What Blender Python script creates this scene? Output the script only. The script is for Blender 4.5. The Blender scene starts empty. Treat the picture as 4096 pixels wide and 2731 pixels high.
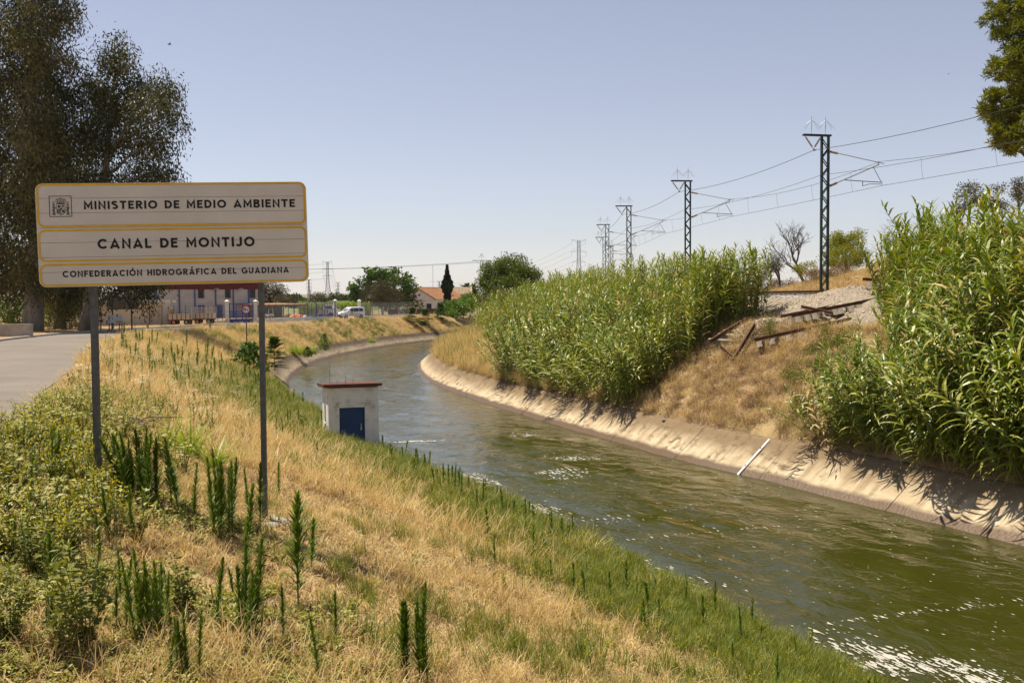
import bpy, math, random
import numpy as np
from mathutils import Vector, Matrix, Euler

# ------------------------------------------------------------------ camera, sky, sun, exposure
SC = bpy.context.scene
COL = SC.collection
CAMZ = 6.5                      # eye height above the water (water level is z = 0)
FPX, CX, CY = 3982.0, 2048.0, 1365.5
PITCH, ROLL = math.radians(2.52), math.radians(0.4)
_f = Vector((0, math.cos(PITCH), -math.sin(PITCH)))
_r0 = Vector((1, 0, 0)); _u0 = Vector((0, math.sin(PITCH), math.cos(PITCH)))
_r = _r0 * math.cos(ROLL) - _u0 * math.sin(ROLL)
_u = _r0 * math.sin(ROLL) + _u0 * math.cos(ROLL)
cam_d = bpy.data.cameras.new('camera'); cam_d.sensor_width = 36.0; cam_d.lens = 35.0
cam_d.clip_start = 0.1; cam_d.clip_end = 20000
cam = bpy.data.objects.new('camera', cam_d); COL.objects.link(cam)
mw = Matrix((_r, _u, -_f)).transposed().to_4x4(); mw.translation = (0, 0, CAMZ)
cam.matrix_world = mw
SC.camera = cam

SUN_AZ, SUN_EL = math.radians(-60), math.radians(68)      # azimuth from +Y towards +X: ahead and to the left
sdir = Vector((math.sin(SUN_AZ) * math.cos(SUN_EL), math.cos(SUN_AZ) * math.cos(SUN_EL), math.sin(SUN_EL)))
world = bpy.data.worlds.new('World'); SC.world = world; world.use_nodes = True
wn = world.node_tree; wn.nodes.clear()
sky = wn.nodes.new('ShaderNodeTexSky'); sky.sky_type = 'NISHITA'; sky.sun_disc = False
sky.sun_elevation = SUN_EL; sky.sun_rotation = SUN_AZ
sky.air_density = 1.0; sky.dust_density = 0.2; sky.ozone_density = 1.5; sky.altitude = 300
bg = wn.nodes.new('ShaderNodeBackground'); bg.inputs['Strength'].default_value = 0.077
wo = wn.nodes.new('ShaderNodeOutputWorld')
hs = wn.nodes.new('ShaderNodeHueSaturation'); hs.inputs['Saturation'].default_value = .62
tn_ = wn.nodes.new('ShaderNodeMix'); tn_.data_type = 'RGBA'; tn_.blend_type = 'MULTIPLY'; tn_.inputs[0].default_value = 1; tn_.inputs[7].default_value = (1.05, .985, 1.03, 1)
wn.links.new(sky.outputs[0], hs.inputs['Color']); wn.links.new(hs.outputs[0], tn_.inputs[6]); wn.links.new(tn_.outputs[2], bg.inputs[0]); wn.links.new(bg.outputs[0], wo.inputs[0])
sun_d = bpy.data.lights.new('sun', 'SUN'); sun_d.energy = 5.0; sun_d.angle = math.radians(0.53)
sun_d.color = (1.0, 0.91, 0.76)
sun = bpy.data.objects.new('sun', sun_d); COL.objects.link(sun)
sun.rotation_euler = (-sdir).to_track_quat('-Z', 'Y').to_euler(); sun.location = (-60, 80, 120)
SC.view_settings.view_transform = 'Standard'; SC.view_settings.look = 'None'
SC.view_settings.exposure = 0.54; SC.view_settings.gamma = 1.0; SC.view_settings.use_curve_mapping = False
SC.render.engine = 'CYCLES'
SC.cycles.max_bounces = 6; SC.cycles.diffuse_bounces = 3; SC.cycles.glossy_bounces = 3
SC.cycles.transmission_bounces = 4; SC.cycles.transparent_max_bounces = 8
SC.cycles.use_denoising = True

# ------------------------------------------------------------------ helpers
rng = np.random.default_rng(7); random.seed(7)
def ray(u, v):
    return _f + _r * ((u - CX) / FPX) - _u * ((v - CY) / FPX)
def at_z(u, v, z):
    d = ray(u, v); t = (z - CAMZ) / d.z
    return Vector((d.x * t, d.y * t, z))
def at_y(u, v, y):
    d = ray(u, v); t = y / d.y
    return Vector((d.x * t, y, CAMZ + d.z * t))

class MB:
    """collects faces of one mesh"""
    def __init__(s): s.v = []; s.f = []; s.m = []; s.n = 0
    def add(s, vs, fs, mi=0):
        vs = np.asarray(vs, dtype=np.float64).reshape(-1, 3); s.v.append(vs)
        for f in fs: s.f.append(tuple(int(i) + s.n for i in f)); s.m.append(mi)
        s.n += len(vs); return s
    def box(s, c, d, rot=None, mi=0, taper=1.0):
        hx, hy, hz = d[0] / 2, d[1] / 2, d[2] / 2
        vs = np.array([(x * (taper if z > 0 else 1), y * (taper if z > 0 else 1), z) for z in (-hz, hz) for x, y in ((-hx, -hy), (hx, -hy), (hx, hy), (-hx, hy))])
        if rot is not None:
            R = np.array(Euler(rot).to_matrix()); vs = vs @ R.T
        vs = vs + np.array(c)
        return s.add(vs, [(3, 2, 1, 0), (4, 5, 6, 7), (0, 1, 5, 4), (1, 2, 6, 5), (2, 3, 7, 6), (3, 0, 4, 7)], mi)
    def beam(s, a, b, w, h=None, mi=0):
        """rectangular bar from a to b"""
        a = Vector(a); b = Vector(b); d = (b - a); L = d.length
        if L < 1e-6: return s
        d /= L; up = Vector((0, 0, 1)) if abs(d.z) < .95 else Vector((0, 1, 0))
        x = d.cross(up).normalized(); y = x.cross(d).normalized(); h = h or w
        vs = [tuple(p + x * (i * w / 2) + y * (j * h / 2)) for p in (a, b) for i, j in ((-1, -1), (1, -1), (1, 1), (-1, 1))]
        return s.add(vs, [(0, 1, 2, 3), (7, 6, 5, 4), (0, 4, 5, 1), (1, 5, 6, 2), (2, 6, 7, 3), (3, 7, 4, 0)], mi)
    def tube(s, pts, r, n=6, mi=0, caps=True):
        pts = [Vector(p) for p in pts]; k = len(pts)
        rs = r if hasattr(r, '__len__') else [r] * k
        vs = []; ref = None
        for i, p in enumerate(pts):
            d = (pts[min(i + 1, k - 1)] - pts[max(i - 1, 0)])
            if d.length < 1e-9: d = Vector((0, 0, 1))
            d.normalize()
            if ref is None: ref = Vector((1, 0, 0)) if abs(d.x) < .8 else Vector((0, 1, 0))
            x = (ref - d * ref.dot(d)).normalized(); y = d.cross(x); ref = x
            for j in range(n):
                a = 2 * math.pi * j / n
                vs.append(tuple(p + (x * math.cos(a) + y * math.sin(a)) * rs[i]))
        fs = [(i * n + j, i * n + (j + 1) % n, (i + 1) * n + (j + 1) % n, (i + 1) * n + j) for i in range(k - 1) for j in range(n)]
        if caps: fs += [tuple(range(n - 1, -1, -1)), tuple((k - 1) * n + j for j in range(n))]
        return s.add(vs, fs, mi)
    def lathe(s, prof, n=12, c=(0, 0, 0), axis=(0, 0, 1), mi=0):
        """prof: (radius, height) list round an axis"""
        ax = Vector(axis).normalized(); ref = Vector((1, 0, 0)) if abs(ax.x) < .8 else Vector((0, 1, 0))
        x = (ref - ax * ref.dot(ax)).normalized(); y = ax.cross(x); c = Vector(c); vs = []
        for r, h in prof:
            for j in range(n):
                a = 2 * math.pi * j / n
                vs.append(tuple(c + ax * h + (x * math.cos(a) + y * math.sin(a)) * r))
        k = len(prof)
        fs = [(i * n + j, i * n + (j + 1) % n, (i + 1) * n + (j + 1) % n, (i + 1) * n + j) for i in range(k - 1) for j in range(n)]
        fs += [tuple(range(n - 1, -1, -1)), tuple((k - 1) * n + j for j in range(n))]
        return s.add(vs, fs, mi)
    def prism(s, poly, off, mi=0, o=(0, 0, 0), ex=(1, 0, 0), ey=(0, 0, 1), en=(0, 1, 0)):
        """2D polygon (in ex,ey) extruded along en from off[0] to off[1]"""
        o = Vector(o); ex = Vector(ex); ey = Vector(ey); en = Vector(en); n = len(poly)
        vs = [tuple(o + ex * p[0] + ey * p[1] + en * q) for q in off for p in poly]
        fs = [tuple(range(n)), tuple(range(2 * n - 1, n - 1, -1))] + [(i, n + i, n + (i + 1) % n, (i + 1) % n) for i in range(n)]
        return s.add(vs, fs, mi)
    def leafmesh(s, V, F, mi=0):
        V = np.asarray(V).reshape(-1, 3); s.v.append(V); s.f.extend((np.asarray(F) + s.n).tolist()); s.m.extend([mi] * len(F)); s.n += len(V); return s
    def mesh(s, name, mats, smooth=False):
        me = bpy.data.meshes.new(name)
        V = np.concatenate(s.v) if s.v else np.zeros((0, 3))
        me.from_pydata(V.tolist(), [], s.f)
        for m in (mats if isinstance(mats, (list, tuple)) else [mats]): me.materials.append(m)
        if max(s.m, default=0) > 0: me.polygons.foreach_set('material_index', s.m)
        if smooth: me.polygons.foreach_set('use_smooth', [True] * len(s.f))
        me.update(); return me

def link(name, me, parent=None, loc=None):
    o = bpy.data.objects.new(name, me); COL.objects.link(o)
    if parent is not None: o.parent = parent
    if loc is not None: o.location = loc
    return o
def part(name, mb, mats, parent, smooth=False, loc=None, label=None):
    o = link(name, mb.mesh(name, mats, smooth), parent, loc)
    if label: o['label'] = label
    return o
def tag(o, label, cat, group=None, kind=None):
    if label: o['label'] = label
    if cat: o['category'] = cat
    if group: o['group'] = group
    if kind: o['kind'] = kind
    return o
def thing(name, label, cat, loc=(0, 0, 0), rz=0.0, group=None):
    o = bpy.data.objects.new(name, None); o.empty_display_size = .2; COL.objects.link(o)
    o.location = loc; o.rotation_euler = (0, 0, rz)
    return tag(o, label, cat, group)
def one(name, mb, mats, label, cat, loc=(0, 0, 0), rz=0.0, group=None, smooth=False):
    o = link(name, mb.mesh(name, mats, smooth)); o.location = loc; o.rotation_euler = (0, 0, rz)
    return tag(o, label, cat, group)
def struct(name, mb, mats, smooth=False, parent=None):
    o = link(name, mb.mesh(name, mats, smooth), parent)
    if parent is None: o['kind'] = 'structure'
    return o
def copy_tree(o, parent=None):
    c = o.copy(); COL.objects.link(c); c.parent = parent
    for ch in o.children: copy_tree(ch, c)
    return c

# ------------------------------------------------------------------ materials
def M(name, c1, c2=None, scale=4.0, rough=.8, bump=0.0, bscale=None, detail=4, metal=0.0, spec=.3, stretch=None, coord='Object', c3=None, pos=(.35, .65), bdist=.02):
    m = bpy.data.materials.new(name); m.use_nodes = True; nt = m.node_tree; p = nt.nodes['Principled BSDF']
    p.inputs['Roughness'].default_value = rough; p.inputs['Metallic'].default_value = metal
    p.inputs['Specular IOR Level'].default_value = spec
    p.inputs['Base Color'].default_value = (*c1, 1)
    if c2 is None and bump == 0: return m
    tc = nt.nodes.new('ShaderNodeTexCoord'); mp = nt.nodes.new('ShaderNodeMapping')
    if stretch: mp.inputs['Scale'].default_value = stretch
    nt.links.new(tc.outputs[coord], mp.inputs[0])
    if c2 is not None:
        no = nt.nodes.new('ShaderNodeTexNoise'); no.inputs['Scale'].default_value = scale; no.inputs['Detail'].default_value = detail
        no.inputs['Roughness'].default_value = .62
        nt.links.new(mp.outputs[0], no.inputs['Vector'])
        cr = nt.nodes.new('ShaderNodeValToRGB'); e = cr.color_ramp.elements
        e[0].position = pos[0]; e[0].color = (*c1, 1); e[1].position = pos[1]; e[1].color = (*c2, 1)
        if c3 is not None:
            x = e.new(min(.98, pos[1] + .12)); x.color = (*c3, 1)
        nt.links.new(no.outputs[0], cr.inputs[0]); nt.links.new(cr.outputs[0], p.inputs['Base Color'])
    if bump:
        n2 = nt.nodes.new('ShaderNodeTexNoise'); n2.inputs['Scale'].default_value = bscale or scale * 4; n2.inputs['Detail'].default_value = 5
        nt.links.new(mp.outputs[0], n2.inputs['Vector'])
        b = nt.nodes.new('ShaderNodeBump'); b.inputs['Strength'].default_value = bump; b.inputs['Distance'].default_value = bdist
        nt.links.new(n2.outputs[0], b.inputs['Height']); nt.links.new(b.outputs[0], p.inputs['Normal'])
    return m
def LEAF(name, cols, trans=.35, rough=.55, spec=.25, plant=.5, nscale=.45):
    """leaf colour varies from leaf to leaf and from plant to plant; light shines through"""
    m = bpy.data.materials.new(name); m.use_nodes = True; nt = m.node_tree; p = nt.nodes['Principled BSDF']
    p.inputs['Roughness'].default_value = rough; p.inputs['Specular IOR Level'].default_value = spec
    ge = nt.nodes.new('ShaderNodeNewGeometry'); oi = nt.nodes.new('ShaderNodeObjectInfo')
    mx = nt.nodes.new('ShaderNodeMix'); mx.data_type = 'FLOAT'; mx.inputs[0].default_value = plant
    nt.links.new(ge.outputs['Random Per Island'], mx.inputs[2]); nt.links.new(oi.outputs['Random'], mx.inputs[3])
    tc = nt.nodes.new('ShaderNodeTexCoord'); no = nt.nodes.new('ShaderNodeTexNoise'); no.inputs['Scale'].default_value = nscale; no.inputs['Detail'].default_value = 2
    nt.links.new(tc.outputs['Object'], no.inputs[0]); mr = nt.nodes.new('ShaderNodeMapRange'); mr.inputs[1].default_value = .3; mr.inputs[2].default_value = .7; nt.links.new(no.outputs[0], mr.inputs[0])
    m2 = nt.nodes.new('ShaderNodeMix'); m2.data_type = 'FLOAT'; m2.inputs[0].default_value = .35; nt.links.new(mx.outputs[0], m2.inputs[2]); nt.links.new(mr.outputs[0], m2.inputs[3]); mx = m2
    cr = nt.nodes.new('ShaderNodeValToRGB'); cr.color_ramp.elements.remove(cr.color_ramp.elements[1])
    k = len(cols)
    for i, c in enumerate(cols):
        e = cr.color_ramp.elements[0] if i == 0 else cr.color_ramp.elements.new(.15 + .7 * i / (k - 1))
        if i == 0: e.position = .15
        if c[1] > c[0]: c = (c[0] * 1.28, c[1], c[2] * .58)        # sun-bleached summer greens
        e.color = (*c, 1)
    nt.links.new(mx.outputs[0], cr.inputs[0]); nt.links.new(cr.outputs[0], p.inputs['Base Color'])
    tr = nt.nodes.new('ShaderNodeBsdfTranslucent')
    hs = nt.nodes.new('ShaderNodeHueSaturation'); hs.inputs['Saturation'].default_value = 1.15; hs.inputs['Value'].default_value = 1.25
    nt.links.new(cr.outputs[0], hs.inputs['Color']); nt.links.new(hs.outputs[0], tr.inputs[0])
    ms = nt.nodes.new('ShaderNodeMixShader'); ms.inputs[0].default_value = trans * .8
    nt.links.new(p.outputs[0], ms.inputs[1]); nt.links.new(tr.outputs[0], ms.inputs[2])
    nt.links.new(ms.outputs[0], nt.nodes['Material Output'].inputs[0])
    return m

MT = dict(
    sign_white=M('sign_white', (.58, .52, .46), (.66, .60, .53), 1.2, .5, spec=.3),
    sign_yellow=M('sign_yellow', (.72, .42, .008), (.62, .35, .006), 6, .45),
    black=M('black_vinyl', (.008, .008, .008), rough=.5),
    galv=M('galvanised', (.085, .083, .08), (.13, .128, .122), 14, .6, metal=.25),
    concrete=M('concrete', (.30, .27, .22), (.42, .38, .31), 2.2, .9, bump=.25, bscale=22),
    asphalt=M('asphalt', (.165, .138, .112), (.21, .18, .15), .35, .92, bump=.5, bscale=70, bdist=.01),
    kerb=M('kerb', (.34, .31, .26), (.46, .42, .36), 2, .9, bump=.3),
    whitewash=M('whitewash', (.30, .26, .20), (.68, .65, .59), 2.6, .9, bump=.3, bscale=30, pos=(.28, .43), c3=(.76, .74, .69)),
    white=M('white_paint', (.74, .74, .73), (.66, .66, .65), 3, .4),
    wallwhite=M('wall_white', (.70, .67, .62), (.80, .78, .74), 1.5, .9),
    cream=M('cream_wall', (.66, .55, .42), (.74, .64, .50), .8, .9),
    red_slab=M('red_slab', (.095, .030, .018), (.13, .042, .024), 5, .75, bump=.2),
    blue_door=M('blue_door', (.014, .045, .13), (.02, .06, .16), 3, .45),
    blue=M('blue_steel', (.035, .065, .24), (.05, .085, .30), 2, .5),
    maroon=M('maroon_sheet', (.10, .018, .018), (.135, .026, .024), 2, .55),
    panel=M('wall_panel', (.38, .37, .36), (.47, .46, .45), .9, .85, bump=.15),
    dark=M('dark_opening', (.012, .013, .015), rough=.25, spec=.5),
    glass=M('glass', (.02, .025, .03), rough=.05, spec=.8),
    mast=M('mast_green', (.010, .022, .015), (.016, .034, .024), 6, .5),
    steel=M('steel', (.34, .33, .31), (.46, .45, .43), 8, .4, metal=.6),
    wire=M('wire', (.075, .055, .04), rough=.6),
    insul=M('insulator', (.36, .25, .14), (.28, .18, .10), 10, .35),
    rail=M('rail_rust', (.075, .034, .018), (.13, .062, .032), 9, .8, bump=.2),
    sleeper=M('sleeper_concrete', (.17, .14, .10), (.29, .245, .185), 5, .95, bump=.3),
    bark=M('bark', (.075, .055, .04), (.15, .115, .085), 3.5, .95, bump=.6, bscale=9, stretch=(1, 1, .3), bdist=.05),
    eucbark=M('eucalyptus_bark', (.17, .14, .11), (.33, .29, .24), 1.6, .9, bump=.4, bscale=5, stretch=(1, 1, .25), bdist=.05, c3=(.12, .075, .05)),
    deadwood=M('deadwood', (.075, .058, .045), (.13, .105, .085), 6, .95),
    tile=M('roof_tile', (.30, .14, .065), (.42, .225, .115), 2.2, .85, bump=.2, c3=(.22, .11, .06)),
    oldtile=M('old_roof_tile', (.30, .22, .14), (.42, .33, .22), 2.2, .9, c3=(.2, .15, .1)),
    tyre=M('tyre', (.015, .015, .016), rough=.85),
    red=M('sign_red', (.46, .012, .014), rough=.4),
    signface=M('sign_face', (.78, .78, .76), rough=.4),
    green_plastic=M('green_plastic', (.012, .10, .06), rough=.45),
    bin_green=M('bin_green', (.02, .12, .05), rough=.5),
    rusty=M('rusty_paint', (.60, .53, .42), (.30, .16, .08), 5, .8, pos=(.56, .72)),
    orange=M('orange_plastic', (.75, .13, .015), rough=.5),
    carwhite=M('car_white', (.80, .80, .79), rough=.22, spec=.5),
    greyplastic=M('grey_plastic', (.06, .06, .062), rough=.6),
    brownscreen=M('brown_screen', (.085, .062, .048), (.12, .09, .07), 9, .9),
    pylon=M('pylon_steel', (.10, .11, .125), rough=.7),
    bird=M('bird_dark', (.015, .014, .014), rough=.8),
    stone=M('stone', (.24, .20, .155), (.42, .37, .31), 9, .95, bump=.3),
    brownboard=M('brown_board', (.12, .035, .03), rough=.6),
    ledgrey=M('sign_back_grey', (.11, .12, .13), (.15, .16, .17), 3, .6),
    yellowbox=M('yellow_panel', (.66, .36, .01), rough=.5),
)
LF = dict(
    reed=LEAF('reed_leaf', [(.075, .15, .014), (.135, .22, .022), (.22, .30, .045), (.38, .40, .12)], .27, .42, .45, .25),
    reedtop=LEAF('reed_leaf_pale', [(.09, .17, .03), (.16, .25, .045), (.27, .29, .08), (.36, .32, .13)], .3, .45, .4, .35),
    straw=LEAF('dry_grass', [(.37, .245, .085), (.52, .37, .15), (.66, .50, .235), (.78, .65, .37)], .30, .6, .2, .45),
    oat=LEAF('oat_straw', [(.50, .36, .15), (.64, .49, .23), (.74, .60, .33)], .4, .6, .2, .4),
    brown=LEAF('brown_grass', [(.17, .105, .05), (.27, .175, .085), (.38, .26, .13)], .2, .7, .15, .5),
    green=LEAF('green_grass', [(.06, .115, .016), (.10, .17, .024), (.17, .22, .04), (.34, .30, .09)], .32, .5, .3, .45),
    lush=LEAF('lush_grass', [(.11, .23, .014), (.19, .31, .018), (.30, .38, .03)], .42, .45, .3, .4),
    weed=LEAF('horseweed_leaf', [(.045, .10, .010), (.085, .17, .018), (.165, .26, .035)], .34, .5, .3, .4),
    goose=LEAF('greygreen_leaf', [(.085, .13, .035), (.13, .18, .05), (.20, .25, .09)], .30, .6, .25, .3),
    cover=LEAF('ground_cover_leaf', [(.16, .21, .04), (.26, .30, .07), (.40, .40, .15), (.56, .47, .24)], .3, .55, .25, .3),
    euc=LEAF('eucalyptus_leaf', [(.022, .033, .008), (.05, .064, .014), (.11, .108, .03), (.25, .19, .065)], .26, .45, .35, .25),
    pine=LEAF('pine_needle', [(.06, .10, .014), (.12, .17, .022), (.23, .26, .045)], .35, .5, .3, .2),
    bush=LEAF('bush_leaf', [(.05, .10, .014), (.08, .14, .02), (.13, .19, .035)], .3, .5, .3, .2),
    poplar=LEAF('poplar_leaf', [(.035, .095, .012), (.06, .135, .018), (.10, .18, .03)], .32, .45, .35, .2),
    sapling=LEAF('sapling_leaf', [(.05, .13, .012), (.08, .19, .018), (.13, .25, .03)], .38, .45, .3, .2),
    olive=LEAF('olive_leaf', [(.055, .06, .03), (.085, .088, .045), (.14, .135, .08)], .15, .5, .35, .15),
    tamarisk=LEAF('tamarisk_leaf', [(.065, .058, .022), (.095, .082, .032), (.13, .115, .05)], .2, .7, .15, .15),
    yellowgreen=LEAF('yellow_green_leaf', [(.13, .19, .016), (.20, .26, .024), (.29, .32, .04)], .42, .5, .25, .15),
    cypress=LEAF('cypress_leaf', [(.012, .028, .010), (.020, .042, .013), (.034, .06, .02)], .1, .7, .15, .15),
    far=LEAF('far_leaf', [(.05, .075, .03), (.075, .10, .045)], .15, .7, .1, .5),
    maize=LEAF('maize_leaf', [(.08, .16, .02), (.13, .22, .03), (.20, .27, .05)], .3, .5, .3, .3),
    yflower=LEAF('yellow_flower', [(.62, .50, .02), (.72, .60, .05)], .3, .6, .1, .3),
    wflower=LEAF('white_umbel', [(.66, .62, .46), (.76, .74, .62)], .3, .6, .1, .3),
    cactus=LEAF('cactus_pad', [(.07, .10, .03), (.11, .14, .045), (.20, .19, .08)], .05, .6, .25, .3),
)
# ------------------------------------------------------------------ plan curves
def spline(P, step=.5):
    P = np.array(P, float); out = []
    Q = np.vstack([2 * P[0] - P[1], P, 2 * P[-1] - P[-2]])
    for i in range(1, len(Q) - 2):
        p0, p1, p2, p3 = Q[i - 1], Q[i], Q[i + 1], Q[i + 2]
        n = max(2, int(np.linalg.norm(p2 - p1) / step))
        t = np.linspace(0, 1, n, endpoint=False)[:, None]
        out.append(.5 * ((2 * p1) + (-p0 + p2) * t + (2 * p0 - 5 * p1 + 4 * p2 - p3) * t ** 2 + (-p0 + 3 * p1 - 3 * p2 + p3) * t ** 3))
    out.append(P[-1][None]); return np.vstack(out)
def tangents(C):
    d = np.gradient(C, axis=0); return d / np.linalg.norm(d, axis=1)[:, None]
def offset(C, q):
    t = tangents(C); n = np.stack([t[:, 1], -t[:, 0]], 1); return C + n * q      # q > 0: to the right of travel
def signed(C, X, Y):
    """lateral distance (right positive) and index of the nearest sample"""
    T = tangents(C); x = np.ravel(X); y = np.ravel(Y); q = np.empty(len(x)); ix = np.empty(len(x), int)
    for a in range(0, len(x), 20000):
        dx = x[a:a + 20000, None] - C[None, :, 0]; dy = y[a:a + 20000, None] - C[None, :, 1]
        k = np.argmin(dx * dx + dy * dy, 1); r = np.arange(len(k))
        ddx = dx[r, k]; ddy = dy[r, k]
        s = ddx * T[k, 1] - ddy * T[k, 0]; dist = np.hypot(ddx, ddy)
        q[a:a + 20000] = np.where(s >= 0, dist, -dist); ix[a:a + 20000] = k
    return q.reshape(np.shape(X)), ix.reshape(np.shape(X))
HW, LTOP, LRUN, LT = 5.35, 6.85, 1.5, 1.2        # half water width, half width at the lining's top, its run and height
left_top = spline([(22, -30), (12, -7), (8.2, 4), (5.35, 12.0), (2.1, 20.2), (-1.5, 28.4), (-4.9, 35.4), (-13.6, 58.5), (-19.2, 79), (-21.7, 104), (-19.6, 128), (-14.9, 148), (-6, 166), (7, 182), (24, 195), (50, 206), (95, 216), (160, 222)], .5)
CC = offset(left_top, LTOP)
CC = spline(CC[::8], .5)
road_in = spline([(-2.6, -30), (-4.0, -8), (-5.2, 4), (-6.9, 13.2), (-11.4, 25), (-21.5, 52), (-27.2, 76), (-28.0, 90), (-26.6, 104), (-24.7, 118), (-22.9, 132), (-19.8, 146), (-15, 160), (-6, 177), (7, 193), (25, 206), (60, 219)], .5)
road_out = spline([(-11, -30), (-12.2, -8), (-14.0, 4), (-16.5, 15), (-21.5, 32), (-28.5, 53), (-33.3, 74), (-33.8, 90), (-31.6, 105), (-29.4, 118), (-27.2, 131), (-23.8, 146), (-18.6, 162), (-9, 181), (5, 199), (24, 212), (60, 226)], .5)
MASTS = [(16.3, 52.0), (12.7, 71.9), (10.75, 91.3), (11.0, 114.5), (12.9, 138.7), (16.2, 161.0)]
mast_line = spline([(35, -20), (29, 5), (22.2, 31)] + MASTS + [(23, 182), (33, 202), (48, 222), (70, 240)], .5)
ROADZ = np.array([(-40, 4.75), (0, 4.7), (13, 4.6), (25, 4.45), (52, 4.2), (80, 3.95), (110, 3.72), (140, 3.6), (400, 3.5), (9000, 3.5)])
def zroad(y): return np.interp(y, ROADZ[:, 0], ROADZ[:, 1])
def vnoise(x, y, s, seed=0):
    """smooth value noise on numpy arrays, about -1..1"""
    x = np.asarray(x) / s + 57.3 * seed; y = np.asarray(y) / s + 31.7 * seed
    xi = np.floor(x); yi = np.floor(y); fx = x - xi; fy = y - yi
    fx = fx * fx * (3 - 2 * fx); fy = fy * fy * (3 - 2 * fy)
    h = lambda a, b: np.modf(np.sin(a * 127.1 + b * 311.7 + seed * 74.7) * 43758.5453)[0]
    return (h(xi, yi) * (1 - fx) + h(xi + 1, yi) * fx) * (1 - fy) + (h(xi, yi + 1) * (1 - fx) + h(xi + 1, yi + 1) * fx) * fy
RAILZ = 6.3
def sstep(a, b, x):
    t = np.clip((x - a) / (b - a), 0, 1); return t * t * (3 - 2 * t)
def terrain(X, Y, raw=False):
    X = np.asarray(X, float); Y = np.asarray(Y, float)
    q, ic = signed(CC, X, Y)
    rd, _ = signed(road_in, X, Y)                    # right of the road's inner edge: positive
    md, im = signed(mast_line, X, Y)
    zr = zroad(Y)
    dl = np.maximum(np.abs(q) - LTOP, 0)
    # left bank
    t = dl / (dl + np.maximum(rd - .5, 1e-3)); t = np.where(rd < .5, 1, t)
    zl = LT + (zr - LT) * (.72 * t + .28 * t ** 2 * (3 - 2 * t))
    zl = zl + .07 * vnoise(X, Y, 2.3, 1) * sstep(.3, 1.5, dl) * sstep(.3, 2, rd) + .03 * vnoise(X, Y, .7, 2) * sstep(.3, 1, dl) * sstep(.3, 1, rd)
    ro, _ = signed(road_out, X, Y)
    zl = zl + np.where(ro < -0.3, .06 + .10 * vnoise(X, Y, 5, 3) * sstep(0, 4, -ro), 0)
    # right bank, railway bench and the mound behind it
    e = np.maximum(-md - 5.2, 1e-3); t = dl / (dl + e); t = np.where(md > -5.2, 1, t)
    zb = LT + (5.0 - LT) * np.clip(t, 0, 1) ** .92 + (RAILZ - 5.0) * sstep(-4.0, -.9, md)
    zb = zb + (.16 * vnoise(X, Y, 3.1, 4) + .06 * vnoise(X, Y, .9, 5)) * sstep(.2, 2, dl) * sstep(-2, -5, md)
    crest = np.clip(3.9 - (Y - 58) * .125, .4, 4.6)
    zb = zb + crest * sstep(6.5, 14, md) + (.25 * vnoise(X, Y, 4, 6) + .1 * vnoise(X, Y, 1.2, 7)) * sstep(6.5, 10, md)
    # the cut earth face in the mound
    far = sstep(190, 260, Y); zb = zb * (1 - far) + 3.5 * far
    z = np.where(q < 0, zl, zb)
    z = np.where(Y > 300, 3.5, z)
    if raw: return z, q, rd, ro, md
    cut = np.abs(q) < LTOP + .02
    z = np.where(cut, np.where(np.abs(q) < LTOP - .25, -2.2, LT - .45), z)
    return z, q, rd, ro, md
# a table of the terrain, so that thousands of plants can look up their foothold quickly
TX0, TY0, TD = -80.0, 0.0, .4
_tx = np.arange(TX0, 62, TD); _ty = np.arange(TY0, 178, TD)
TAB = np.stack(terrain(*np.meshgrid(_tx, _ty), raw=True), -1)
def lookup(x, y):
    """z, q, rd, ro, md at points (bilinear in the table)"""
    x = np.atleast_1d(np.asarray(x, float)); y = np.atleast_1d(np.asarray(y, float))
    fx = np.clip((x - TX0) / TD, 0, len(_tx) - 1.001); fy = np.clip((y - TY0) / TD, 0, len(_ty) - 1.001)
    i = fx.astype(int); j = fy.astype(int); a = (fx - i)[:, None]; b = (fy - j)[:, None]
    T = TAB[j, i] * (1 - a) * (1 - b) + TAB[j, i + 1] * a * (1 - b) + TAB[j + 1, i] * (1 - a) * b + TAB[j + 1, i + 1] * a * b
    return T.T
def ground_z(x, y):
    x = np.atleast_1d(np.asarray(x, float)); y = np.atleast_1d(np.asarray(y, float))
    if np.all((x > TX0) & (x < 61) & (y > TY0) & (y < 177)): return lookup(x, y)[0]
    return terrain(x, y, raw=True)[0]

# ------------------------------------------------------------------ ground sheet
def axis(fine0, fine1, d, far, g=1.22):
    a = list(np.arange(fine0, fine1, d)); s = d
    while a[-1] < far: s *= g; a.append(a[-1] + s)
    s = d; lo = []
    x = fine0
    while x > -far: s *= g; x -= s; lo.append(x)
    return np.array(lo[::-1] + a)
gx = axis(-36, 34, .34, 7000); gy = axis(2, 150, .36, 7000)
gy = gy[gy > -60]
GX, GY = np.meshgrid(gx, gy); GZ, GQ, GR, GO, GM = terrain(GX, GY)
GZ = np.where((GR < -.35) & (GO > .2), GZ - .10, GZ)           # the road bed lies below the asphalt
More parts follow.
